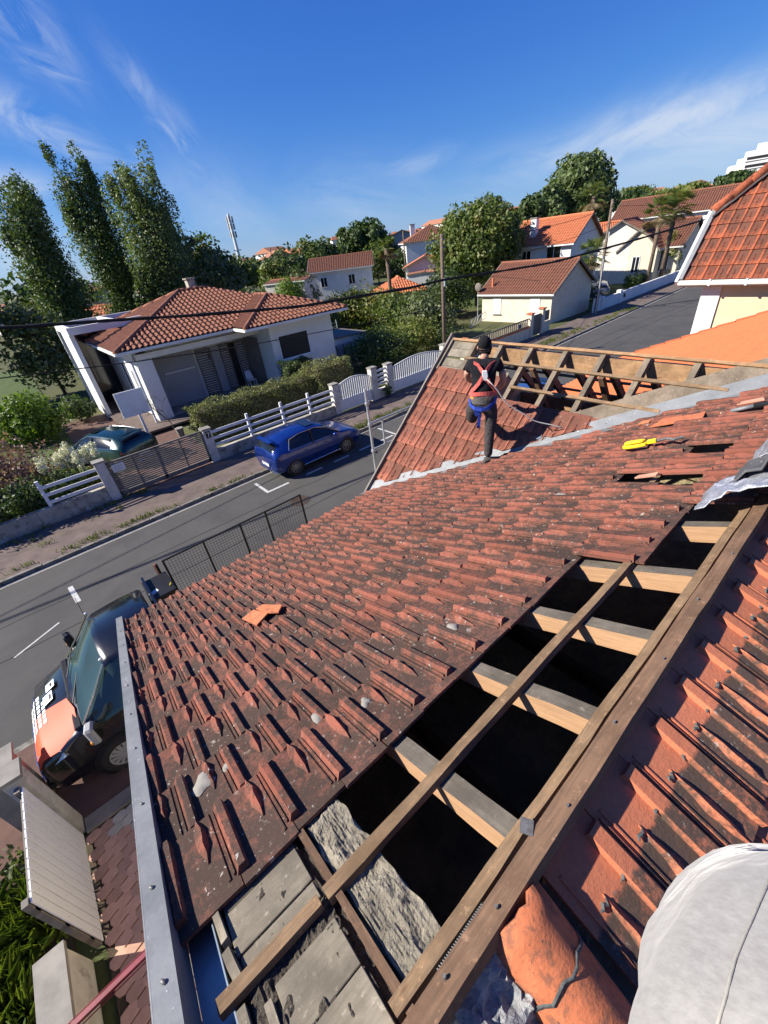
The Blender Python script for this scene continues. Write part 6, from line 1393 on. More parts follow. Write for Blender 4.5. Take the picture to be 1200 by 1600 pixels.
# flowering yucca
yu = thing('yucca', 'flowering yucca with tall cream blossom heads beside the green car', 'plant', (.1, 18.6, 0)); b = MB(); rnd = random.Random(4)
for k in range(220):
    a = rnd.uniform(0, 6.28); el = rnd.uniform(.0, 1.4); c = Vector((.1 + rnd.gauss(0, .45), 18.5 + rnd.gauss(0, .3), .25)); d = Vector((math.cos(a) * math.cos(el), math.sin(a) * math.cos(el), math.sin(el))); s = d.cross(Vector((0, 0, 1))).normalized() * .022; L = rnd.uniform(.5, .85)
    b.add([c - s, c + s, c + d * L * .6 + s, c + d * L - Vector((0, 0, .1)), c + d * L * .6 - s], [(0, 1, 2, 3, 4)])
b.build('leaves', MAT['leafm'], yu, fix=False)
for k in range(16):
    cx, cy = .1 + rnd.gauss(0, .42), 18.5 + rnd.gauss(0, .3); h = rnd.uniform(1.35, 1.75); b = MB(); b.tube([(cx, cy, .3), (cx, cy, h)], .02, 6); b.build('stalk', MAT['leafm'], yu)
    P, O = lumps((cx, cy, h - .1), (.14, .14, .34), 16, 30, .10, 40 + k); leaves('flower_head', P, .035, MAT['cream_fl'], yu, O, seed=k)
# near left corner: spiky grass and lawn beyond the garden wall
gsheet('garden', 'earth', [(-9, -8), (-2.55, -8), (-2.55, 5.3), (-9, 5.3)], .03)
blades('grass', [(random.uniform(-4.6, -2.75), random.uniform(1.5, 5.0), .05) for _ in range(260)], .42, 16, MAT['grassb'], 'long glossy grass growing beyond the white garden wall', 'grass', .10)
bush('leafy ground shrub below the open gate leaf', -3.4, 3.0, 0, .8, 1.0, .7, 'leafm', 26, 80, .05, 14)
bush('dry cut branches heaped by the gate pillar', -3.3, 5.2, 0, .7, .6, .45, 'olive', 14, 60, .05, 15)

# ------------------------------------------------------------------ trees behind
PA, PB, PC, PD = at(92, 245, 52), at(172, 250, 47), at(222, 318, 51), at(6, 292, 46)
poplar('leftmost poplar, cut by the frame edge', PD.x + .3, PD.y, PD.z + .3, 3.0, 21); poplar('tall poplar with a split ragged top, second from the left', PA.x + .5, PA.y, PA.z + .4, 3.1, 22)
poplar('broad poplar with the fullest crown, third from the left', PB.x + 1.2, PB.y - .3, PB.z + .5, 3.4, 23, mat='poplarb'); poplar('shorter poplar leaning against the right of the fullest one', PC.x + 1.2, PC.y, PC.z + .3, 2.0, 24)
EU, BU, WU = at(275, 335, 52), at(335, 385, 46), at(310, 365, 54)
tree('dark evergreen tree in front of the leftmost poplar', -2.6, 40, 9.0, 3.6, MAT['olive'], 60, 90, .22, seed=31); tree('grey green willow-like tree at the left behind the lime shrubs', 1.6, 39, 6.6, 2.6, MAT['olive'], 50, 90, .17, seed=32, crown_lo=.05)
tree('dark broadleaf tree between the two big poplars', 12.0, 45, 8.5, 2.0, MAT['leafd'], 40, 80, .2, seed=33, crown_lo=.1)
tree('airy eucalyptus tree with reddish top right of the poplars', EU.x, EU.y, EU.z, 2.5, MAT['olive'], 40, 80, .17, seed=34, lr=.75, crown_lo=.2, shell=.4, squash=.8)
tree('bushy olive green tree behind the house ridge', BU.x, BU.y, BU.z, 2.5, MAT['olive'], 60, 80, .2, seed=35, crown_lo=.1); tree('wide dark tree right of the eucalyptus', WU.x, WU.y, WU.z, 2.6, MAT['leafm'], 60, 80, .22, seed=36, crown_lo=.08); tree('low round tree behind the chimney', 17.5, 38, 5.3, 2.0, MAT['olive'], 40, 80, .15, seed=37, crown_lo=.05)
for i, (px, py, D, top_, r, mt, lab) in enumerate([(530, 470, 45, 3.3, 2.6, 'leafy', 'yellow green bush behind the right end of the white house roof'), (575, 480, 44, 4.0, 2.8, 'leafy', 'tall yellowish bush at the middle of the overgrown garden'), (630, 500, 38, 3.6, 2.8, 'leafm', 'loose olive bush left of the utility pole'), (665, 500, 34, 3.4, 2.4, 'olive', 'brownish bush just left of the utility pole'),
        (455, 470, 58, 5.0, 2.4, 'leafb', 'light green tree in front of the far shed'), (500, 510, 40, 3.2, 2.0, 'leafd', 'dark bush at the right corner of the white house')]):
    p = at(px, py, D); bush(lab, p.x, p.y, 0, r, r, top_, mt, 46, 90, .14, 50 + i, 'bush', cat='bush')
bush('big dark laurel bush behind the first arched gate', 17.6, 21.5, 0, 2.5, 2.0, 2.5, 'leafd', 60, 120, .08, 60, 'bush', cat='bush'); bush('bright green laurel bush behind the second arched gate', 21.3, 22.0, 0, 2.4, 1.8, 2.4, 'leafy', 60, 110, .08, 61, 'bush', cat='bush'); bush('dark round conifer right of the utility pole', 22.5, 20.6, 0, 1.0, 1.0, 1.8, 'leafd', 24, 80, .06, 62, 'bush', cat='bush')
bush('ivy clump between the two arched gates', 13.6, 16.2, .1, .3, .25, .8, 'leafm', 12, 50, .04, 63, 'ivy', cat='ivy')
blades('tall_grass', [(random.uniform(16, 30), random.uniform(24, 40), .0) for _ in range(420)], .5, 8, MAT['grassb'], 'unmown yellow green grass of the overgrown garden', 'grass', .35)
# the big tree in the centre right
tree('large leafy tree behind the cream shed', 40.0, 31.2, 9.6, 4.9, MAT['leafm'], 210, 120, .19, lr=1.15, crown_lo=.12, seed=70, shell=.45); tree('tall thin top shoots of the large leafy tree', 42.5, 31.2, 9.9, 1.4, MAT['leafm'], 22, 60, .17, seed=71, crown_lo=.5)
tree('darker understorey tree below the large leafy tree', 33.2, 29.2, 4.4, 2.6, MAT['leafd'], 50, 90, .14, seed=72, crown_lo=.05)
tree('very large rounded tree towering over the white gabled house', 81, 42.5, 16.0, 5.9, MAT['poplar'], 190, 120, .36, lr=1.6, crown_lo=.1, seed=73, shell=.55); tree('dark pointed tree left of the very large tree', 66, 41.5, 10.6, 2.8, MAT['leafd'], 70, 90, .34, seed=74, crown_lo=.1); tree('tree joining the left flank of the very large tree', 73, 43, 12.0, 3.4, MAT['poplar'], 70, 90, .36, seed=75, crown_lo=.1)
tree('big round oak on the skyline left of the palm', 69, 86, 12.4, 6.4, MAT['leafd'], 120, 90, .42, lr=1.6, crown_lo=.15, seed=76)
for i, (px, D, top_, r, mt) in enumerate([(455, 80, 8.4, 4.2, 'leafd'), (488, 88, 9.6, 3.6, 'leafm'), (512, 95, 9.4, 4.2, 'leafd'), (425, 66, 6.8, 2.6, 'leafm'), (470, 62, 5.6, 2.2, 'olive'), (610, 110, 9.6, 3.2, 'leafd'), (590, 88, 7.6, 2.8, 'leafm'), (625, 75, 6.0, 2.6, 'leafd'), (400, 120, 8, 4.5, 'leafd'), (105, 110, 9, 4, 'leafd'), (330, 100, 9, 5, 'leafd'), (370, 105, 8.2, 5, 'leafm'), (30, 75, 9, 5, 'leafd')]):
    p = at(px, 420, D); tree(['dark skyline tree', 'mid green skyline tree', 'broad skyline tree', 'small round tree', 'grey green tree', 'narrow far tree', 'leafy far tree', 'dark tree', 'distant dark tree', 'umbrella pine', 'distant wide tree', 'distant pale tree', 'dark edge tree'][i] + [' above the white shed', ' right of the shed', ' left of the round oak', ' in front of the mast foot', ' behind the house ridge end', ' right of the round oak', ' behind the small palm', ' before the grey warehouse', ' at the foot of the mast', ' among the far left roofs', ' behind the eucalyptus', ' left of the mast', ' beyond the leftmost poplar'][i], p.x, p.y, top_, r, MAT[mt], 44, 60, r * .09, seed=80 + i, crown_lo=.1, group='trees between the far houses')
palm('small palm tree above the orange roofs', 29.9, 33.7, 6.4, 90, fr=1.3); palm('left palm of the pair before the gabled cream house', 51.6, 18.6, 6.3, 91, fr=1.8, n=60, tr=.17); palm('right palm of the pair before the gabled cream house', 54.2, 18.3, 6.7, 92, fr=1.9, n=64, tr=.19, mat='leafy')
palm('bushy palm beside the right utility pole', 41.5, 19.8, 3.9, 93, fr=1.7, n=44, mat='leafm'); palm('palm crown behind the white gabled house ridge', 56, 27.5, 8.6, 94, fr=2.0, mat='leafm'); palm('palm tree next to the red roofed two storey house', 46, 38.4, 6.6, 95, fr=1.5)
bush('dark hedge below the gabled cream house', 50.5, 19.3, 0, 2.4, .8, 1.6, 'leafd', 34, 80, .09, 96, 'bush', cat='bush'); bush('dark shrubs right of the white gabled house', 42.0, 20.8, 0, 1.4, 1.2, 2.6, 'leafd', 34, 80, .1, 97, 'bush', cat='bush')
bush('cream flowering bush by the long roofed building', 58, 19.0, 0, 1.6, 1.2, 4.6, 'leafy', 26, 70, .12, 98, 'bush', cat='bush')

# ------------------------------------------------------------------ houses
def gable_house(lab, c, rz, W, L, ez_, rz_, wall, roof, wins=(), ov=.35, chim=None, name='house', cat='house', base=None, group=None, kw=None, hip=False, fine=True):
    """ridge along local y. W across, L along; wins: (side, along, z, w, h, kind)"""
    z0 = gz(*c) if base is None else base
    t = thing(name, lab, cat, (c[0], c[1], z0), group, rz); mw = WM[t.name]; T_ = lambda x, y, z: mw @ Vector((x, y, z - z0)); hw_, hl = W / 2, L / 2
    b = MB(); p = [(-hw_, z0 - .5), (hw_, z0 - .5), (hw_, ez_), (0, rz_ if not hip else ez_), (-hw_, ez_)]
    b.add([T_(x, -hl, z) for x, z in p] + [T_(x, hl, z) for x, z in p], [(0, 1, 2, 3, 4), (9, 8, 7, 6, 5)] + [(i, i + 5, (i + 1) % 5 + 5, (i + 1) % 5) for i in range(5)]); b.build('walls', MAT[wall], t)
    sl_ = (rz_ - ez_) / hw_; ex = hw_ + ov; ezz = ez_ - ov * sl_ + .06; rr = rz_ + .06; k_ = kw or dict(pitch=.26, row=.42, amp=.06, step=.03, nsamp=4)
    ro = roof if roof in MAT else 't_far'; mr = MAT[ro]; M3 = mw.to_3x3(); hy_ = (hl + ov) - (0 if not hip else min(hw_, hl))
    for s in (-1, 1):
        poly = [T_(s * ex, -hl - ov, ezz), T_(s * ex, hl + ov, ezz), T_(0, hy_, rr), T_(0, -hy_, rr)]
        sheet('roof_tiles', poly, M3 @ Vector((-s, 0, sl_)), mr, t, **k_)
        if hip: sheet('roof_tiles', [T_(ex, s * (hl + ov), ezz), T_(-ex, s * (hl + ov), ezz), T_(0, s * hy_, rr)], M3 @ Vector((0, -s, sl_)), mr, t, **k_)
        b = MB(); b.beam(T_(s * ex, -hl - ov, ezz - .05), T_(s * ex, hl + ov, ezz - .05), .08, .12); b.build('gutter', MAT['render_w'], t)
        if not hip: [MB().beam(T_(s * ex, e_ * (hl + ov), ezz - .03), T_(0, e_ * (hl + ov), rr - .03), .06, .14, M3 @ Vector((0, 0, 1))).build('barge_board', MAT['shut'], t) for e_ in (-1, 1)]
    b = MB(); b.tube([T_(0, -hy_, rr + .02), T_(0, hy_, rr + .02)], .12, 8); b.build('ridge_tiles', mr, t)
    for (side, al, z, w_, h_, kind) in wins:
        b = MB(); bp = MB()
        def q(a0, a1, z_0, z_1, d0, d1, mb):
            if side in 'lr': s = -1 if side == 'l' else 1; ps = [(s * (hw_ + d), a, zz) for d in (d0, d1) for a in (a0, a1) for zz in (z_0, z_1)]
            else: s = -1 if side == 'f' else 1; ps = [(a, s * (hl + d), zz) for d in (d0, d1) for a in (a0, a1) for zz in (z_0, z_1)]
            ps = [T_(*p_) for p_ in ps]; mb.add(ps, [(0, 1, 3, 2), (4, 6, 7, 5), (0, 4, 5, 1), (2, 3, 7, 6), (0, 2, 6, 4), (1, 5, 7, 3)])
        if kind == 'shut': q(al - w_ / 2, al + w_ / 2, z, z + h_, 0, .05, b); wdw = b.build('shutter', MAT['white'], t); q(al - w_ / 2 - .06, al + w_ / 2 + .06, z - .08, z - .02, 0, .1, bp); bp.build('sill', MAT['concrete'], wdw); continue
        fr = .07; q(al - w_ / 2, al + w_ / 2, z, z + fr, 0, .05, b); q(al - w_ / 2, al + w_ / 2, z + h_ - fr, z + h_, 0, .05, b); q(al - w_ / 2, al - w_ / 2 + fr, z, z + h_, 0, .05, b); q(al + w_ / 2 - fr, al + w_ / 2, z, z + h_, 0, .05, b); q(al - .03, al + .03, z, z + h_, 0, .045, b)
        wdw = b.build('window', MAT['white'], t); q(al - w_ / 2 + fr, al + w_ / 2 - fr, z + fr, z + h_ - fr, 0, .02, bp); bp.build('pane', MAT['glass'], wdw)
        if kind == 'open':
            for s_ in (-1, 1): b2 = MB(); q(al + s_ * (w_ / 2 + w_ * .27) - w_ * .24, al + s_ * (w_ / 2 + w_ * .27) + w_ * .24, z, z + h_, 0, .05, b2); b2.build('shutter', MAT['shut'] if not wall == 'render_w' else MAT['greyp'], t)
    if chim:
        b = MB(); x, y, z_0, z_1, s = chim; ps = MB(); b.add([T_(x + i * s, y + j * s, z) for z in (z_0, z_1) for i, j in ((-1, -1), (1, -1), (1, 1), (-1, 1))], [(3, 2, 1, 0), (4, 5, 6, 7), (0, 1, 5, 4), (1, 2, 6, 5), (2, 3, 7, 6), (3, 0, 4, 7)]); cb = b.build('chimney', MAT['render_w'], t)
        b = MB(); b.add([T_(x + i * s * 1.2, y + j * s * 1.2, z) for z in (z_1, z_1 + .1) for i, j in ((-1, -1), (1, -1), (1, 1), (-1, 1))], [(3, 2, 1, 0), (4, 5, 6, 7), (0, 1, 5, 4), (1, 2, 6, 5), (2, 3, 7, 6), (3, 0, 4, 7)]); b.build('cap', MAT['concrete'], cb)
    return t
MAT['cream_w'] = M('cream_rough_render', (.68, .61, .48), (.58, .51, .39), 3, .95, .6, 40, .006); MAT['pale_w'] = M('pale_render', (.70, .67, .60), (.62, .59, .52), 2, .9, .3, 60)
gable_house('cream shed with a brown tiled roof and two shuttered windows by the street', (36.0, 21.7), 0, 6.2, 6.6, 2.25, 4.1, 'cream_w', 't_brown', [('l', -1.9, .55, .85, 1.25, 'shut'), ('l', 1.7, .6, .75, 1.2, 'shut')], base=0.0, kw=dict(pitch=.25, row=.4, amp=.07, step=.03, nsamp=5), ov=.3, name='shed', cat='shed')
b = MB(); b.bb(33.3, 33.45, 24.2, 24.35, 2.2, 3.3); b.build('flue', MAT['clay'], bpy.data.objects['shed'])
sdh = thing('satellite_dish', 'grey satellite dish at the left corner of the cream shed', 'dish', (32.9, 25.3, 0)); b = MB(); b.tube([(32.8, 25.4, 0), (32.8, 25.4, 2.9)], .04, 6); b.build('mast', MAT['galv'], sdh); b = MB(); b.ball((32.7, 25.3, 2.7), (.08, .35, .35), 14, 8); b.build('dish', MAT['shut'], sdh, smooth=True)
gable_house('white two storey gabled house with a bright orange roof and a chimney', (46.9, 26.6), rad(6), 7.2, 6.5, 5.0, 7.0, 'render_w', 't_faror', [('l', -1.6, 3.3, 1.5, 1.5, 'w'), ('l', 1.2, 3.3, 1.0, 1.3, 'w')], chim=(-2.3, 1.2, 5.4, 7.2, .3), base=0)
gable_house('cream cottage with a steep red gable and open shutters', (60.9, 22.0), rad(4), 8.0, 7.4, 3.3, 5.4, 'cream_w', 't_neigh2' if 't_neigh2' in MAT else 't_brown', [('l', 2.4, 1.2, 1.1, 1.5, 'open'), ('l', -2.2, .9, 1.3, 2.0, 'w')], base=0, chim=None)
gable_house('front gable wing of the cream cottage', (56.8, 21.6), rad(94), 3.8, 3.0, 3.3, 5.1, 'cream_w', 't_brown', [('b', 0, 1.0, .8, 1.6, 'w')], base=0, ov=.25)
gable_house('long white building with a mossy brown roof behind the cream cottage', (73.5, 24.5), rad(10), 8, 13.5, 6.0, 8.0, 'render_w', 't_brown', [], base=0)
gable_house('another long brown roofed building at the right of the long white one', (74, 8.5), rad(8), 8, 11, 5.6, 7.8, 'pale_w', 't_brown', [], base=0)
gable_house('pink roofed low house half hidden behind the utility pole', (66, 30.5), rad(30), 6, 7, 4.4, 5.8, 'pale_w', 't_faror', [], base=0, chim=(1, 1, 4.8, 6.4, .3))
gable_house('small grey gabled house beyond the pole', (58, 24.0), rad(100), 5, 6, 4.6, 6.0, 'pale_w', 't_brown', [], base=0)
gable_house('white two storey house with a dark red hipped roof and balcony', (56.5, 53.2), rad(-38), 8.5, 8.5, 6.6, 8.4, 'render_w', 't_brown', [('l', -2, 4.3, 1.2, 1.4, 'w'), ('l', 1.4, 4.3, 1.5, 1.4, 'w'), ('f', 0, 4.3, 1.2, 1.4, 'w'), ('l', -2, 1.6, 1.2, 1.4, 'w')], base=0, hip=True, chim=(-2.5, 1.5, 6.8, 8.8, .35))
gable_house('white gabled annexe with a vivid orange roof in front of the red roofed house', (45.0, 43.2), rad(-48), 5.0, 5.5, 4.0, 5.0, 'render_w', 't_faror', [], base=0)
gable_house('low building with a vivid orange hipped roof right of the palm', (33.0, 35.8), rad(-30), 4.6, 5.0, 2.6, 3.7, 'cream_w', 't_faror', [], base=0, hip=True)
gable_house('flat white extension below the orange annexe', (42.0, 40.6), rad(-48), 4, 4.5, 3.3, 3.4, 'render_w', 't_far', [], base=0, ov=.05)
gable_house('white house with a brown gabled roof left of the palm', (43.0, 59.0), rad(50), 8.0, 9.0, 4.5, 6.0, 'render_w', 't_brown', [('b', -2, 2.6, .9, 1.3, 'w'), ('l', 2.6, 2.4, 1.0, 1.3, 'w'), ('l', -1.5, 2.4, 1.0, 1.3, 'w')], base=0)
gable_house('white shed with streaked walls and a flat roof left of the brown gabled house', (30.6, 53.5), rad(35), 4, 5.5, 4.1, 4.35, 'whitew', 't_far', [('l', 1, 2.6, .8, .8, 'w')], base=0, ov=.1)
wh = gable_house('long grey warehouse roof on the skyline behind the red roofed house', (93, 98), rad(-43), 20, 26, 6.0, 9.2, 'greyp', 'greyp', [], base=0, kw=dict(pitch=1.0, row=5, amp=.05, step=.0, nsamp=3), name='warehouse', cat='warehouse')
for i, (px, D, w_, e_, ro) in enumerate([(95, 95, 7, 3.4, 't_faror'), (120, 80, 6, 2.6, 't_faror'), (104, 130, 9, 5, 't_far'), (86, 150, 9, 6, 't_brown'), (128, 115, 8, 4.2, 't_far'), (112, 70, 5, 2.0, 't_faror')]):
    p = at(px, 450, D); gable_house(['orange roofed house seen between the two left poplars, upper', 'low orange roofed house between the left poplars', 'white house with a pale roof between the left poplars', 'farthest brown roofed house between the left poplars', 'pale grey roofed house touching the second poplar', 'nearest orange roof between the left poplars'][i], (p.x, p.y), rad(20 + 40 * i), w_, w_ + 1, e_, e_ + 1.2, 'render_w', ro, [('l', 0, e_ - 1.6, 1, 1.1, 'w')], group='houses between the left poplars', kw=dict(pitch=.5, row=.8, amp=.08, step=.04, nsamp=4))
# neighbour's tall house on the right --------------------------------
nb_ = thing('house', 'tall cream neighbouring house with a steep red tiled roof at the right edge', 'house', (17, -1, 0))
GX, GZ, GY = 13.0, 5.15, 3.95; NP = math.tan(rad(48))
b = MB(); b.bb(GX + .3, 21, -8, 3.45, 0, 5.05); b.build('walls', MAT['render'], nb_)
b = MB(); b.bb(GX + .26, GX + .34, 3.10, 3.48, 0, 5.04); b.bb(GX + .32, GX + .7, 3.42, 3.50, 0, 5.04); b.build('corner_pilaster', MAT['render_w'], nb_)
b = MB(); b.slab([(GX + .02, GY - .03, GZ - .10), (GX + .02, -8, GZ - .10), (GX + .5, -8, GZ - .10), (GX + .5, GY - .03, GZ - .10)], (0, 0, 1), .03); b.build('soffit', MAT['render'], nb_)
b = MB(); b.tube([(GX - .03, GY, GZ - .04), (GX - .03, -8, GZ - .04)], .055, 10); gtr = b.build('gutter', MAT['render_w'], nb_, smooth=True)
for y in (3.3, 2.6, 1.9, 1.2): b = MB(); b.bb(GX - .09, GX + .03, y - .02, y + .02, GZ - .1, GZ + .03); b.build('gutter_bracket', MAT['white'], nb_)
n3 = Vector((-math.sin(rad(48)), 0, math.cos(rad(48)))); MN = Matrix(((0, -math.cos(rad(48)), n3.x, GX + .0), (1, 0, 0, 0), (0, -math.sin(rad(48)), n3.z, GZ + .02), (0, 0, 0, 1)))
hipK = 1.30   # half-hip starts this far up the rake
def nl(p): q = MN.inverted() @ Vector(p); return Vector((q.x, q.y, 0))
vtop = -hipK / math.sin(rad(48))
b = MB(); zt = GZ + 4.2; dxt = 4.2 / NP
b.slab([(GX, GY - .1, GZ - .03), (GX, -8, GZ - .03), (GX + dxt, -8, zt), (GX + dxt, 1.0, zt), (GX + hipK / NP, GY - .1, GZ + hipK)], n3, .05); nslope = b.build('roof_slope', MAT['board'], nb_)
b = MB(); b.slab([(GX + hipK / NP, GY - .1, GZ + hipK), (GX + dxt, 1.0, zt), (GX + 2 * dxt, GY - .1, GZ + hipK)], (0, .6, .8), .05); b.build('hip_slope', MAT['t_neigh'], nb_)
ntm = [tile_mesh('tile', MAT['t_neigh'], W=.235, L=.35, ribw=.05, ribh=.022, seed=40 + i, leafpos=.6) for i in range(2)]
hpnt = nl((GX + hipK / NP, GY, GZ + hipK)); hp2 = nl((GX + dxt, 1.0, zt)); hd = (hp2 - hpnt).normalized(); hn = Vector((-hd.y, hd.x, 0)); hn = hn if hn.x > 0 else -hn
for r in range(15):
    v = -(r + 1) * .35
    for k in range(18):
        y = GY - (k + 1) * .235 + (r % 2) * .0
        dv = (Vector((y + .12, v + .17, 0)) - hpnt).dot(hn)
        if v < vtop and dv > .2: continue
        tile_at(y, v, random.choice(ntm), nslope, MN, [(hpnt, hn)] if (v < vtop + .1 and dv > -.25) else None, s=.6)
b = MB(); b.beam((GX - .05, GY + .04, GZ - .05), (GX + hipK / NP, GY + .04, GZ + hipK), .06, .16, (0, 0, 1)); b.build('verge_board', MAT['white'], nb_)
b = MB(); b.beam((GX - .05, GY - .03, GZ + .04), (GX + hipK / NP, GY - .03, GZ + hipK + .08), .09, .05, (0, 0, 1)); b.build('verge_flashing', MAT['zinc'], nb_)
hipcap((GX + hipK / NP, GY, GZ + hipK + .02), (GX + dxt, 1.05, zt + .02), nb_, 't_neigh', .11, .38)
rough('mortar_bed', 0, 1, 0, 1, .05, .03, MAT['concrete'], nb_, 6, 40, fn=lambda u, v, n=0: Vector((GX + hipK / NP, GY - .06, GZ + hipK)).lerp(Vector((GX + dxt, 1.0, zt)), v) + Vector((-.18 + .3 * u, 0, n - .08)), seed=31, side=.05)
b = MB(); b.bb(14, 21, -8, 3.4, 5.05, 5.1); b.slab([(GX + dxt, 1.0, zt), (GX + dxt, -8, zt), (GX + dxt * 2, -8, GZ), (GX + dxt * 2, 3.6, GZ)], (NP, 0, 1), .05); b.build('rear_slope', MAT['t_neigh'], nb_)

# ------------------------------------------------------------------ cream walled garden with brown balusters, white wall on the right
cf = thing('garden_wall', 'cream garden wall with brown balustrade and terracotta coping before the shed', 'wall', (25, 16.85, 0))
def cy(x): return 16.6 + kdrift(x) * .75
b = MB(); b.beam((20.4, cy(20.4), .38), (27.6, cy(27.6), .38), .2, .76); b.beam((29.4, cy(29.4), .4), (30.3, cy(30.3), .4), .2, .8); b.build('wall_body', MAT['cream_w'], cf)
for k in range(24):
    x = 20.5 + k * .3; b = MB(); b.beam((x, cy(x), .80), (x + .28, cy(x), .80), .26, .06); b.build('coping_tile', MAT['clay'], cf)
for k in range(30):
    x = 20.55 + k * .235; b = MB(); b.beam((x, cy(x), .84), (x, cy(x), 1.34), .05, .09, (0, 1, 0)); b.build('baluster', MAT['shutb'] if 'shutb' in MAT else MAT['shut'], cf)
for z in (.88, 1.34): b = MB(); b.beam((20.4, cy(20.4), z), (27.6, cy(27.6), z), .06, .06); b.build('rail', MAT['shut'], cf)
for x, h in ((20.4, 1.45), (27.75, 1.6), (29.25, 1.7)):
    b = MB(); b.bb(x - .16, x + .16, cy(x) - .16, cy(x) + .16, 0, h); pp = b.build('post', MAT['cream_w'], cf); b = MB(); b.bb(x - .22, x + .22, cy(x) - .22, cy(x) + .22, h, h + .08); b.build('cap', MAT['clay'], pp)
b = MB(); b.bb(27.92, 29.08, cy(28.5) - .03, cy(28.5) + .03, .1, 1.45); b.build('gate', MAT['shut'], cf)
b = MB(); b.bb(29.5, 30.2, cy(29.8) - .04, cy(29.8) + .04, .85, 1.5); b.build('panel', MAT['shut'], cf)
b = MB(); b.bb(26.2, 26.5, cy(26.3) - .09, cy(26.3) - .06, .95, 1.2); b.build('sign', MAT['blue'], cf)
gs = thing('garden_railing', 'pale green lattice railing left of the cream shed', 'railing', (29, 22, 0))
for z in (.5, 1.0): b = MB(); b.beam((27.6, 22.2, z), (31.6, 23.6, z), .04, .04); b.build('rail', MAT['galv'], gs)
for k in range(6): s = k / 5; b = MB(); p = Vector((27.6, 22.2, .5)).lerp(Vector((31.6, 23.6, .5)), s); q = Vector((27.6, 22.2, 1.0)).lerp(Vector((31.6, 23.6, 1.0)), min(1, s + .2)); b.beam(p, q, .03, .03); b.build('lattice_bar', MAT['galv'], gs)
lad = thing('ladder', 'small grey ladder standing in the overgrown garden', 'ladder', (20.5, 30.5, 0))
for dx in (0, .5): b = MB(); b.beam((20.5 + dx, 30.5, 0), (20.5 + dx, 30.7, 2.0), .05, .05, (1, 0, 0)); b.build('stile', MAT['galv'], lad)
for k in range(6): b = MB(); b.beam((20.5, 30.55, .3 + k * .3), (21.0, 30.55, .3 + k * .3), .03, .03); b.build('rung', MAT['galv'], lad)
ww = thing('boundary_wall', 'long white wall running beside the far pavement on the right', 'wall', (47, 17.6, 0))
xs = [38.6, 42.0, 45.4, 48.8, 52.2, 55.6, 59.0]
for a, c in zip(xs[:-1], xs[1:]): b = MB(); b.beam((a + .01, 17.1 + .02 * (a - 38), .48), (c - .01, 17.1 + .02 * (c - 38), .48), .2, .96 + .0); b.build('wall_panel', MAT['render_w'], ww)
for x in (38.5, 42.0): b = MB(); y = 17.1 + .02 * (x - 38); b.bb(x - .2, x + .2, y - .18, y + .18, 0, 1.15); b.build('post', MAT['render_w'], ww)
b = MB(); b.bb(37.1, 38.3, 17.02, 17.12, .1, 1.15); b.build('gate', MAT['render_w'], ww); b = MB(); b.bb(42.7, 42.85, 16.98, 17.08, .45, .75); b.build('letter_box', MAT['dark'], ww)
b = MB(); b.bb(38.7, 60, 17.25, 40, -.1, .02); b.build('garden', MAT['lawn'], kind='structure')

# ------------------------------------------------------------------ poles, cables, mast
def upole(lab, x, y, h, z0=0): 
    t = thing('utility_pole', lab, 'utility pole', (x, y, z0)); b = MB(); b.tube([(x, y, z0), (x, y, h)], [.125, .09], 10); b.build('shaft', MAT['pole'], t, smooth=True)
    for z in (h - .25, h - .6): b = MB(); b.tube([(x - .14, y - .12, z), (x + .14, y - .12, z)], .03, 6); b.build('insulator', MAT['concrete'], t)
    b = MB(); b.bb(x - .05, x + .05, y - .17, y - .1, h - 2.4, h - 2.0); b.build('bracket', MAT['galv'], t); return t
upole('brown timber utility pole behind the arched gates', 19.2, 17.25, 6.84); upole('grey timber utility pole at the end of the far pavement', 37.4, 16.95, 7.65)
b = MB(); b.tube([(36.9, 16.7, 0), (36.9, 16.7, 4.1)], .06, 8); b.bb(36.6, 36.95, 16.65, 16.75, 4.0, 4.1); tag(b.build('street_sign_post', MAT['galv']), 'thin white metal post in front of the grey utility pole', 'post')
upole('short far pole in front of the red roofed house', 48.5, 50.8, 8.0); upole('leaning slim pole near the mast', 44, 82, 8.6)
def cable(lab, pts, r, mat='cable', wob=.0, group=None):
    P = [Vector(p) for p in pts]; out_ = []
    for a, c in zip(P[:-1], P[1:]):
        for k in range(12): out_.append(a.lerp(c, k / 12))
    out_.append(P[-1])
    for _ in range(5): out_ = [out_[0]] + [(out_[i - 1] + out_[i] * 2 + out_[i + 1]) / 4 for i in range(1, len(out_) - 1)] + [out_[-1]]
    b = MB(); b.tube(out_, [r * (1 + wob * mnoise.noise(p * 3.1)) for p in out_], 6); o = b.build('overhead_cable', MAT[mat], smooth=True); tag(o, lab, 'cable', group); return o
def ay(x, y, Y): v = camray(x, y); return Vector((0, 0, H)) + v * (Y / v.y)
pts = [ay(*q, Y) for q, Y in (((0, 513), 15.6), ((180, 500), 15.0), ((300, 493), 14.5), ((470, 479), 13.7), ((560, 463), 13.2), ((640, 450), 12.9), ((693, 437), 12.6), ((780, 424), 12.1), ((860, 411), 11.8), ((975, 380), 11.0), ((1095, 345), 10.2))]
pts = [pts[0] + (pts[0] - pts[1]) * 6 + Vector((0, 0, .6))] + pts + [pts[-1] + (pts[-1] - pts[-2]) * 2]
cable('thick bundled cable crossing the whole view above the street', pts, .05, wob=.5)
pts = [ay(*q, 17) for q in ((0, 591), (190, 568), (370, 543), (520, 515), (690, 480))]; cable('thin cable crossing in front of the white house to the near pole', [pts[0] + (pts[0] - pts[1]) * 6] + pts, .018)
pole1, pole2 = Vector((19.2, 17.1, 0)), Vector((37.4, 16.85, 0))
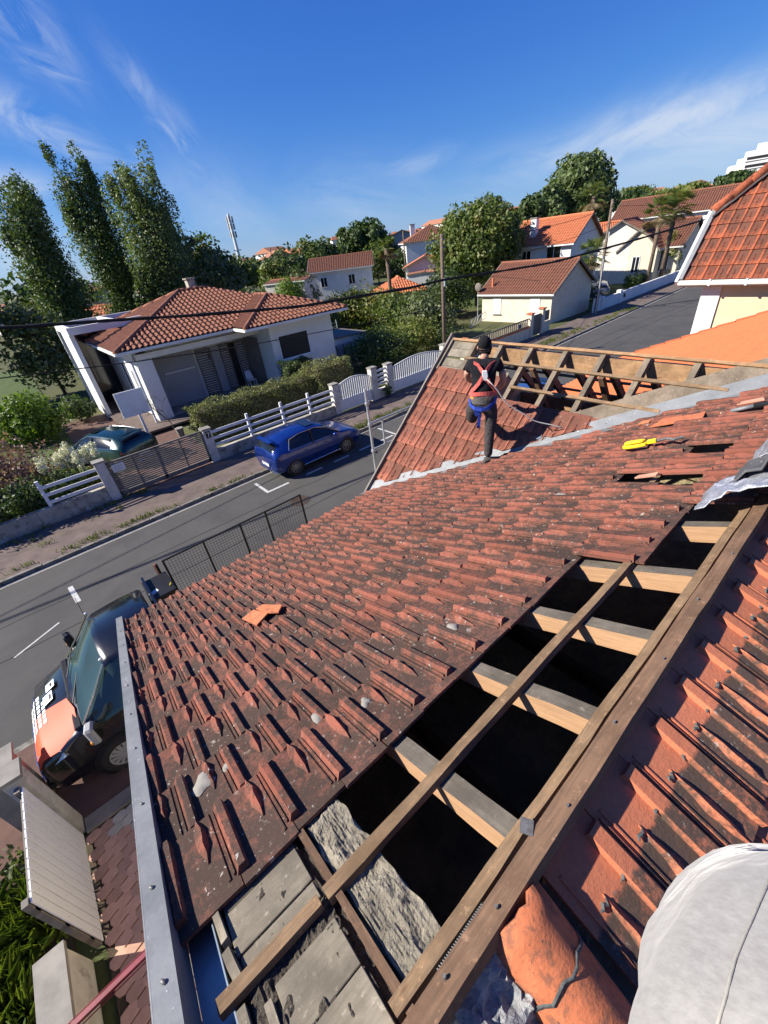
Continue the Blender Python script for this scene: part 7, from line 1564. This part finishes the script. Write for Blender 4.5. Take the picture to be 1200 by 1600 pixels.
for i, (z1, z2) in enumerate(((6.4, 7.2), (5.3, 6.2))):
    a = pole1 + Vector((0, 0, z1)); c = pole2 + Vector((0, 0, z2)); mid = a.lerp(c, .5) - Vector((0, 0, .35)); cable(['upper thin cable between the two poles', 'lower thin cable between the two poles'][i], [a, a.lerp(c, .25) - Vector((0, 0, .28)), mid, a.lerp(c, .75) - Vector((0, 0, .28)), c], .014)
    e = c + Vector((26, 2.0, .4)); cable(['upper thin cable beyond the far pole', 'lower thin cable beyond the far pole'][i], [c, c.lerp(e, .5) - Vector((0, 0, .5)), e], .014)
cable('drop cable from the near pole to the cream shed', [pole1 + Vector((0, 0, 5.0)), Vector((26, 18.3, 4.1)), Vector((33, 19.5, 3.0))], .012)
cable('light grey stay cable in the overgrown garden', [ay(490, 498, 26), ay(525, 470, 28), ay(600, 458, 30)], .016, 'galv')
mz = thing('telecom_mast', 'tall pale telecom mast with antennas on the skyline', 'mast', (45.8, 100, 0)); x, y = 45.8, 100
b = MB(); b.tube([(x, y, 0), (x, y, 15.6)], [.42, .28], 10); b.build('shaft', MAT['render_w'], mz)
for z in (14.6, 13.4, 12.0): 
    for a in (0, 2.1, 4.2): b = MB(); b.box((x + .62 * math.cos(a), y + .62 * math.sin(a), z), (.28, .28, 1.1)); b.build('antenna', MAT['greyp'], mz)
b = MB(); b.tube([(x - .9, y, 9.2), (x + .9, y, 9.2)], .1, 6); b.build('bracket', MAT['galv'], mz)

# ------------------------------------------------------------------ far hillside town
rnd = random.Random(99); placed = []
def tiny(i, x, y, w_, l_, h, rz, roof, wall, lab):
    z0 = gz(x, y); t = thing('house', lab, 'house', (x, y, z0), 'houses on the far hillside', rz); mw = WM[t.name]; T_ = lambda a, c, d: mw @ Vector((a, c, d))
    b = MB(); b.add([T_(a, c, d) for d in (-3, h) for a, c in ((-w_, -l_), (w_, -l_), (w_, l_), (-w_, l_))], [(3, 2, 1, 0), (4, 5, 6, 7), (0, 1, 5, 4), (1, 2, 6, 5), (2, 3, 7, 6), (3, 0, 4, 7)]); b.build('walls', MAT[wall], t)
    b = MB(); r = h + w_ * .42; o = .4; b.add([T_(-w_ - o, -l_ - o, h - .1), T_(w_ + o, -l_ - o, h - .1), T_(w_ + o, l_ + o, h - .1), T_(-w_ - o, l_ + o, h - .1), T_(0, -l_ + w_ * .2, r), T_(0, l_ - w_ * .2, r)], [(0, 1, 4), (1, 2, 5, 4), (2, 3, 5), (3, 0, 4, 5), (3, 2, 1, 0)]); b.build('roof', MAT[roof], t)
    b = MB()
    for a in (-.5, .45):
        for d in ([.9, 3.6] if h > 5 else [.9]): b.add([T_(-w_ - .03, a * l_ * 1.3 + e, d + g_) for e, g_ in ((-.5, 0), (.5, 0), (.5, 1.3), (-.5, 1.3))], [(0, 1, 2, 3)]); b.add([T_(a * w_ * 1.2 + e, -l_ - .03, d + g_) for e, g_ in ((-.5, 0), (.5, 0), (.5, 1.3), (-.5, 1.3))], [(0, 1, 2, 3)])
    b.build('windows', MAT['dark'], t, fix=False)
cols = ['orange roofed', 'brown roofed', 'pale red roofed']; k = 0
for i in range(400):
    az = rnd.uniform(-6, 62); D = rnd.uniform(130, 430); x, y = D * math.cos(rad(az)), D * math.sin(rad(az))
    if any((x - a) ** 2 + (y - c) ** 2 < (9 + D * .028) ** 2 for a, c in placed): continue
    placed.append((x, y)); w_ = rnd.uniform(3.5, 6); l_ = w_ * rnd.uniform(1, 1.8); h = rnd.choice([3, 3, 5.8, 6]); ro = rnd.choice(['t_faror', 't_brown', 't_far']); wc = rnd.choice(['render_w', 'pale_w']); dn = 'near' if D < 200 else ('middle' if D < 310 else 'upper'); tiny(k, x, y, w_, l_, h, rnd.uniform(0, 3), ro, wc, ('big' if w_ > 4.8 else 'small') + (' white' if wc == 'render_w' else ' cream') + (' two storey' if h > 5 else ' low') + ' house with ' + {'t_faror': 'bright orange', 't_brown': 'brown', 't_far': 'faded red'}[ro] + ' roof on the ' + dn + (' right' if az < 20 else (' centre' if az < 42 else ' left')) + ' of the hillside'); k += 1
    if k > 95: break
print('far houses', k)
for i in range(14):
    az = rnd.uniform(64, 92); D = rnd.uniform(120, 300); x, y = D * math.cos(rad(az)), D * math.sin(rad(az)); tiny(k + i, x, y, 4.5, 6, 3.2, rnd.uniform(0, 3), 't_far', 'render_w', ['low white house on the flat horizon, ' + ('far' if D > 210 else 'near') + (' behind the poplars' if az > 80 else ' beyond the mast')][0])
P = []; O = []
for i in range(760):
    az = rnd.uniform(-8, 100); D = rnd.uniform(115, 600) if i > 350 else rnd.uniform(115, 240)
    if az < 42 and (i % 3 == 0 or D < 230): continue; x, y = D * math.cos(rad(az)), D * math.sin(rad(az))
    if any((x - a) ** 2 + (y - c) ** 2 < 49 for a, c in placed): continue
    r = rnd.uniform(1.8, 3.6) * (1 + D / 900); p, o = lumps((x, y, gz(x, y) + r * .75), (r * .7, r * .7, r * .55), 7, 16, r * .5, i, .3); P.append(p); O.append(o)
wd = leaves('distant_woodland', np.concatenate(P), .75, MAT['leafd'], None, np.concatenate(O), 'stuff', seed=5); tag(wd, 'dark tree canopy between the houses of the far hillside', 'woodland')
for i, (px, py, D, r) in enumerate([(975, 300, 130, 7), (990, 292, 150, 8), (1000, 310, 110, 6), (1035, 300, 115, 6.5), (1150, 268, 150, 7), (1080, 288, 170, 8), (1110, 296, 120, 6)]):
    p = at(px, py + 12, D); tree(['umbrella pine left of the skyline town', 'wide umbrella pine on the skyline', 'dark pine below the skyline town', 'round pine behind the palms', 'tall pine before the white apartment block', 'pine wood crown at the middle of the skyline town', 'dark crown above the long roofs'][i], p.x, p.y, p.z + 1.6, r * .62, MAT['leafd' if i % 2 == 0 else 'leafm'], 50, 70, .5, lr=r * .36, crown_lo=.62, seed=200 + i, squash=.6, group='pines on the far hillside')
# apartment blocks on the hill
def block(lab, px, py, D, w_, d_, floors, rz):
    p = at(px, py, D); z0 = gz(p.x, p.y); t = thing('apartment_block', lab, 'apartment block', (p.x, p.y, z0), None, rz); mw = WM[t.name]; hh = p.z - z0
    T_ = lambda a, c, d: mw @ Vector((a, c, d)); b = MB(); b.add([T_(a, c, d) for d in (-4, hh) for a, c in ((-w_, -d_), (w_, -d_), (w_, d_), (-w_, d_))], [(3, 2, 1, 0), (4, 5, 6, 7), (0, 1, 5, 4), (1, 2, 6, 5), (2, 3, 7, 6), (3, 0, 4, 7)]); b.build('walls', MAT['render_w'], t)
    for f in range(floors):
        z = hh - 1.0 - (f + 1) * 3.0 + .6
        if z < -3: break
        b = MB(); b.add([T_(-w_ - .1, c, zz) for zz in (z, z + 1.1) for c in (-d_ * .8, d_ * .8)], [(0, 1, 3, 2)]); b.build('window_band', MAT['dark'], t, fix=False)
        b = MB(); c0 = [T_(a, c, zz) for zz in (z - .5, z - .1) for a, c in ((-w_ - .3, -d_ * .9), (-w_ + .1, -d_ * .9), (-w_ + .1, d_ * .9), (-w_ - .5, d_ * .9))]; b.add(c0, [(3, 2, 1, 0), (4, 5, 6, 7), (0, 1, 5, 4), (1, 2, 6, 5), (2, 3, 7, 6), (3, 0, 4, 7)]); b.build('balcony', MAT['white'], t)
    b = MB(); b.add([T_(a, c, d) for d in (hh, hh + 2.5) for a, c in ((-2, -2), (2, -2), (2, 2), (-2, 2))], [(3, 2, 1, 0), (4, 5, 6, 7), (0, 1, 5, 4), (1, 2, 6, 5), (2, 3, 7, 6), (3, 0, 4, 7)]); b.build('roof_box', MAT['render_w'], t)
block('white apartment tower at the right end of the skyline', 1190, 234, 320, 5, 6, 7, rad(15)); block('small white block on the hill above the big leafy tree', 740, 331, 260, 8, 8, 3, rad(40)); block('low white block on the skyline before the apartment tower', 1158, 258, 330, 7, 5, 2, rad(20))
print('objects', len(bpy.data.objects))
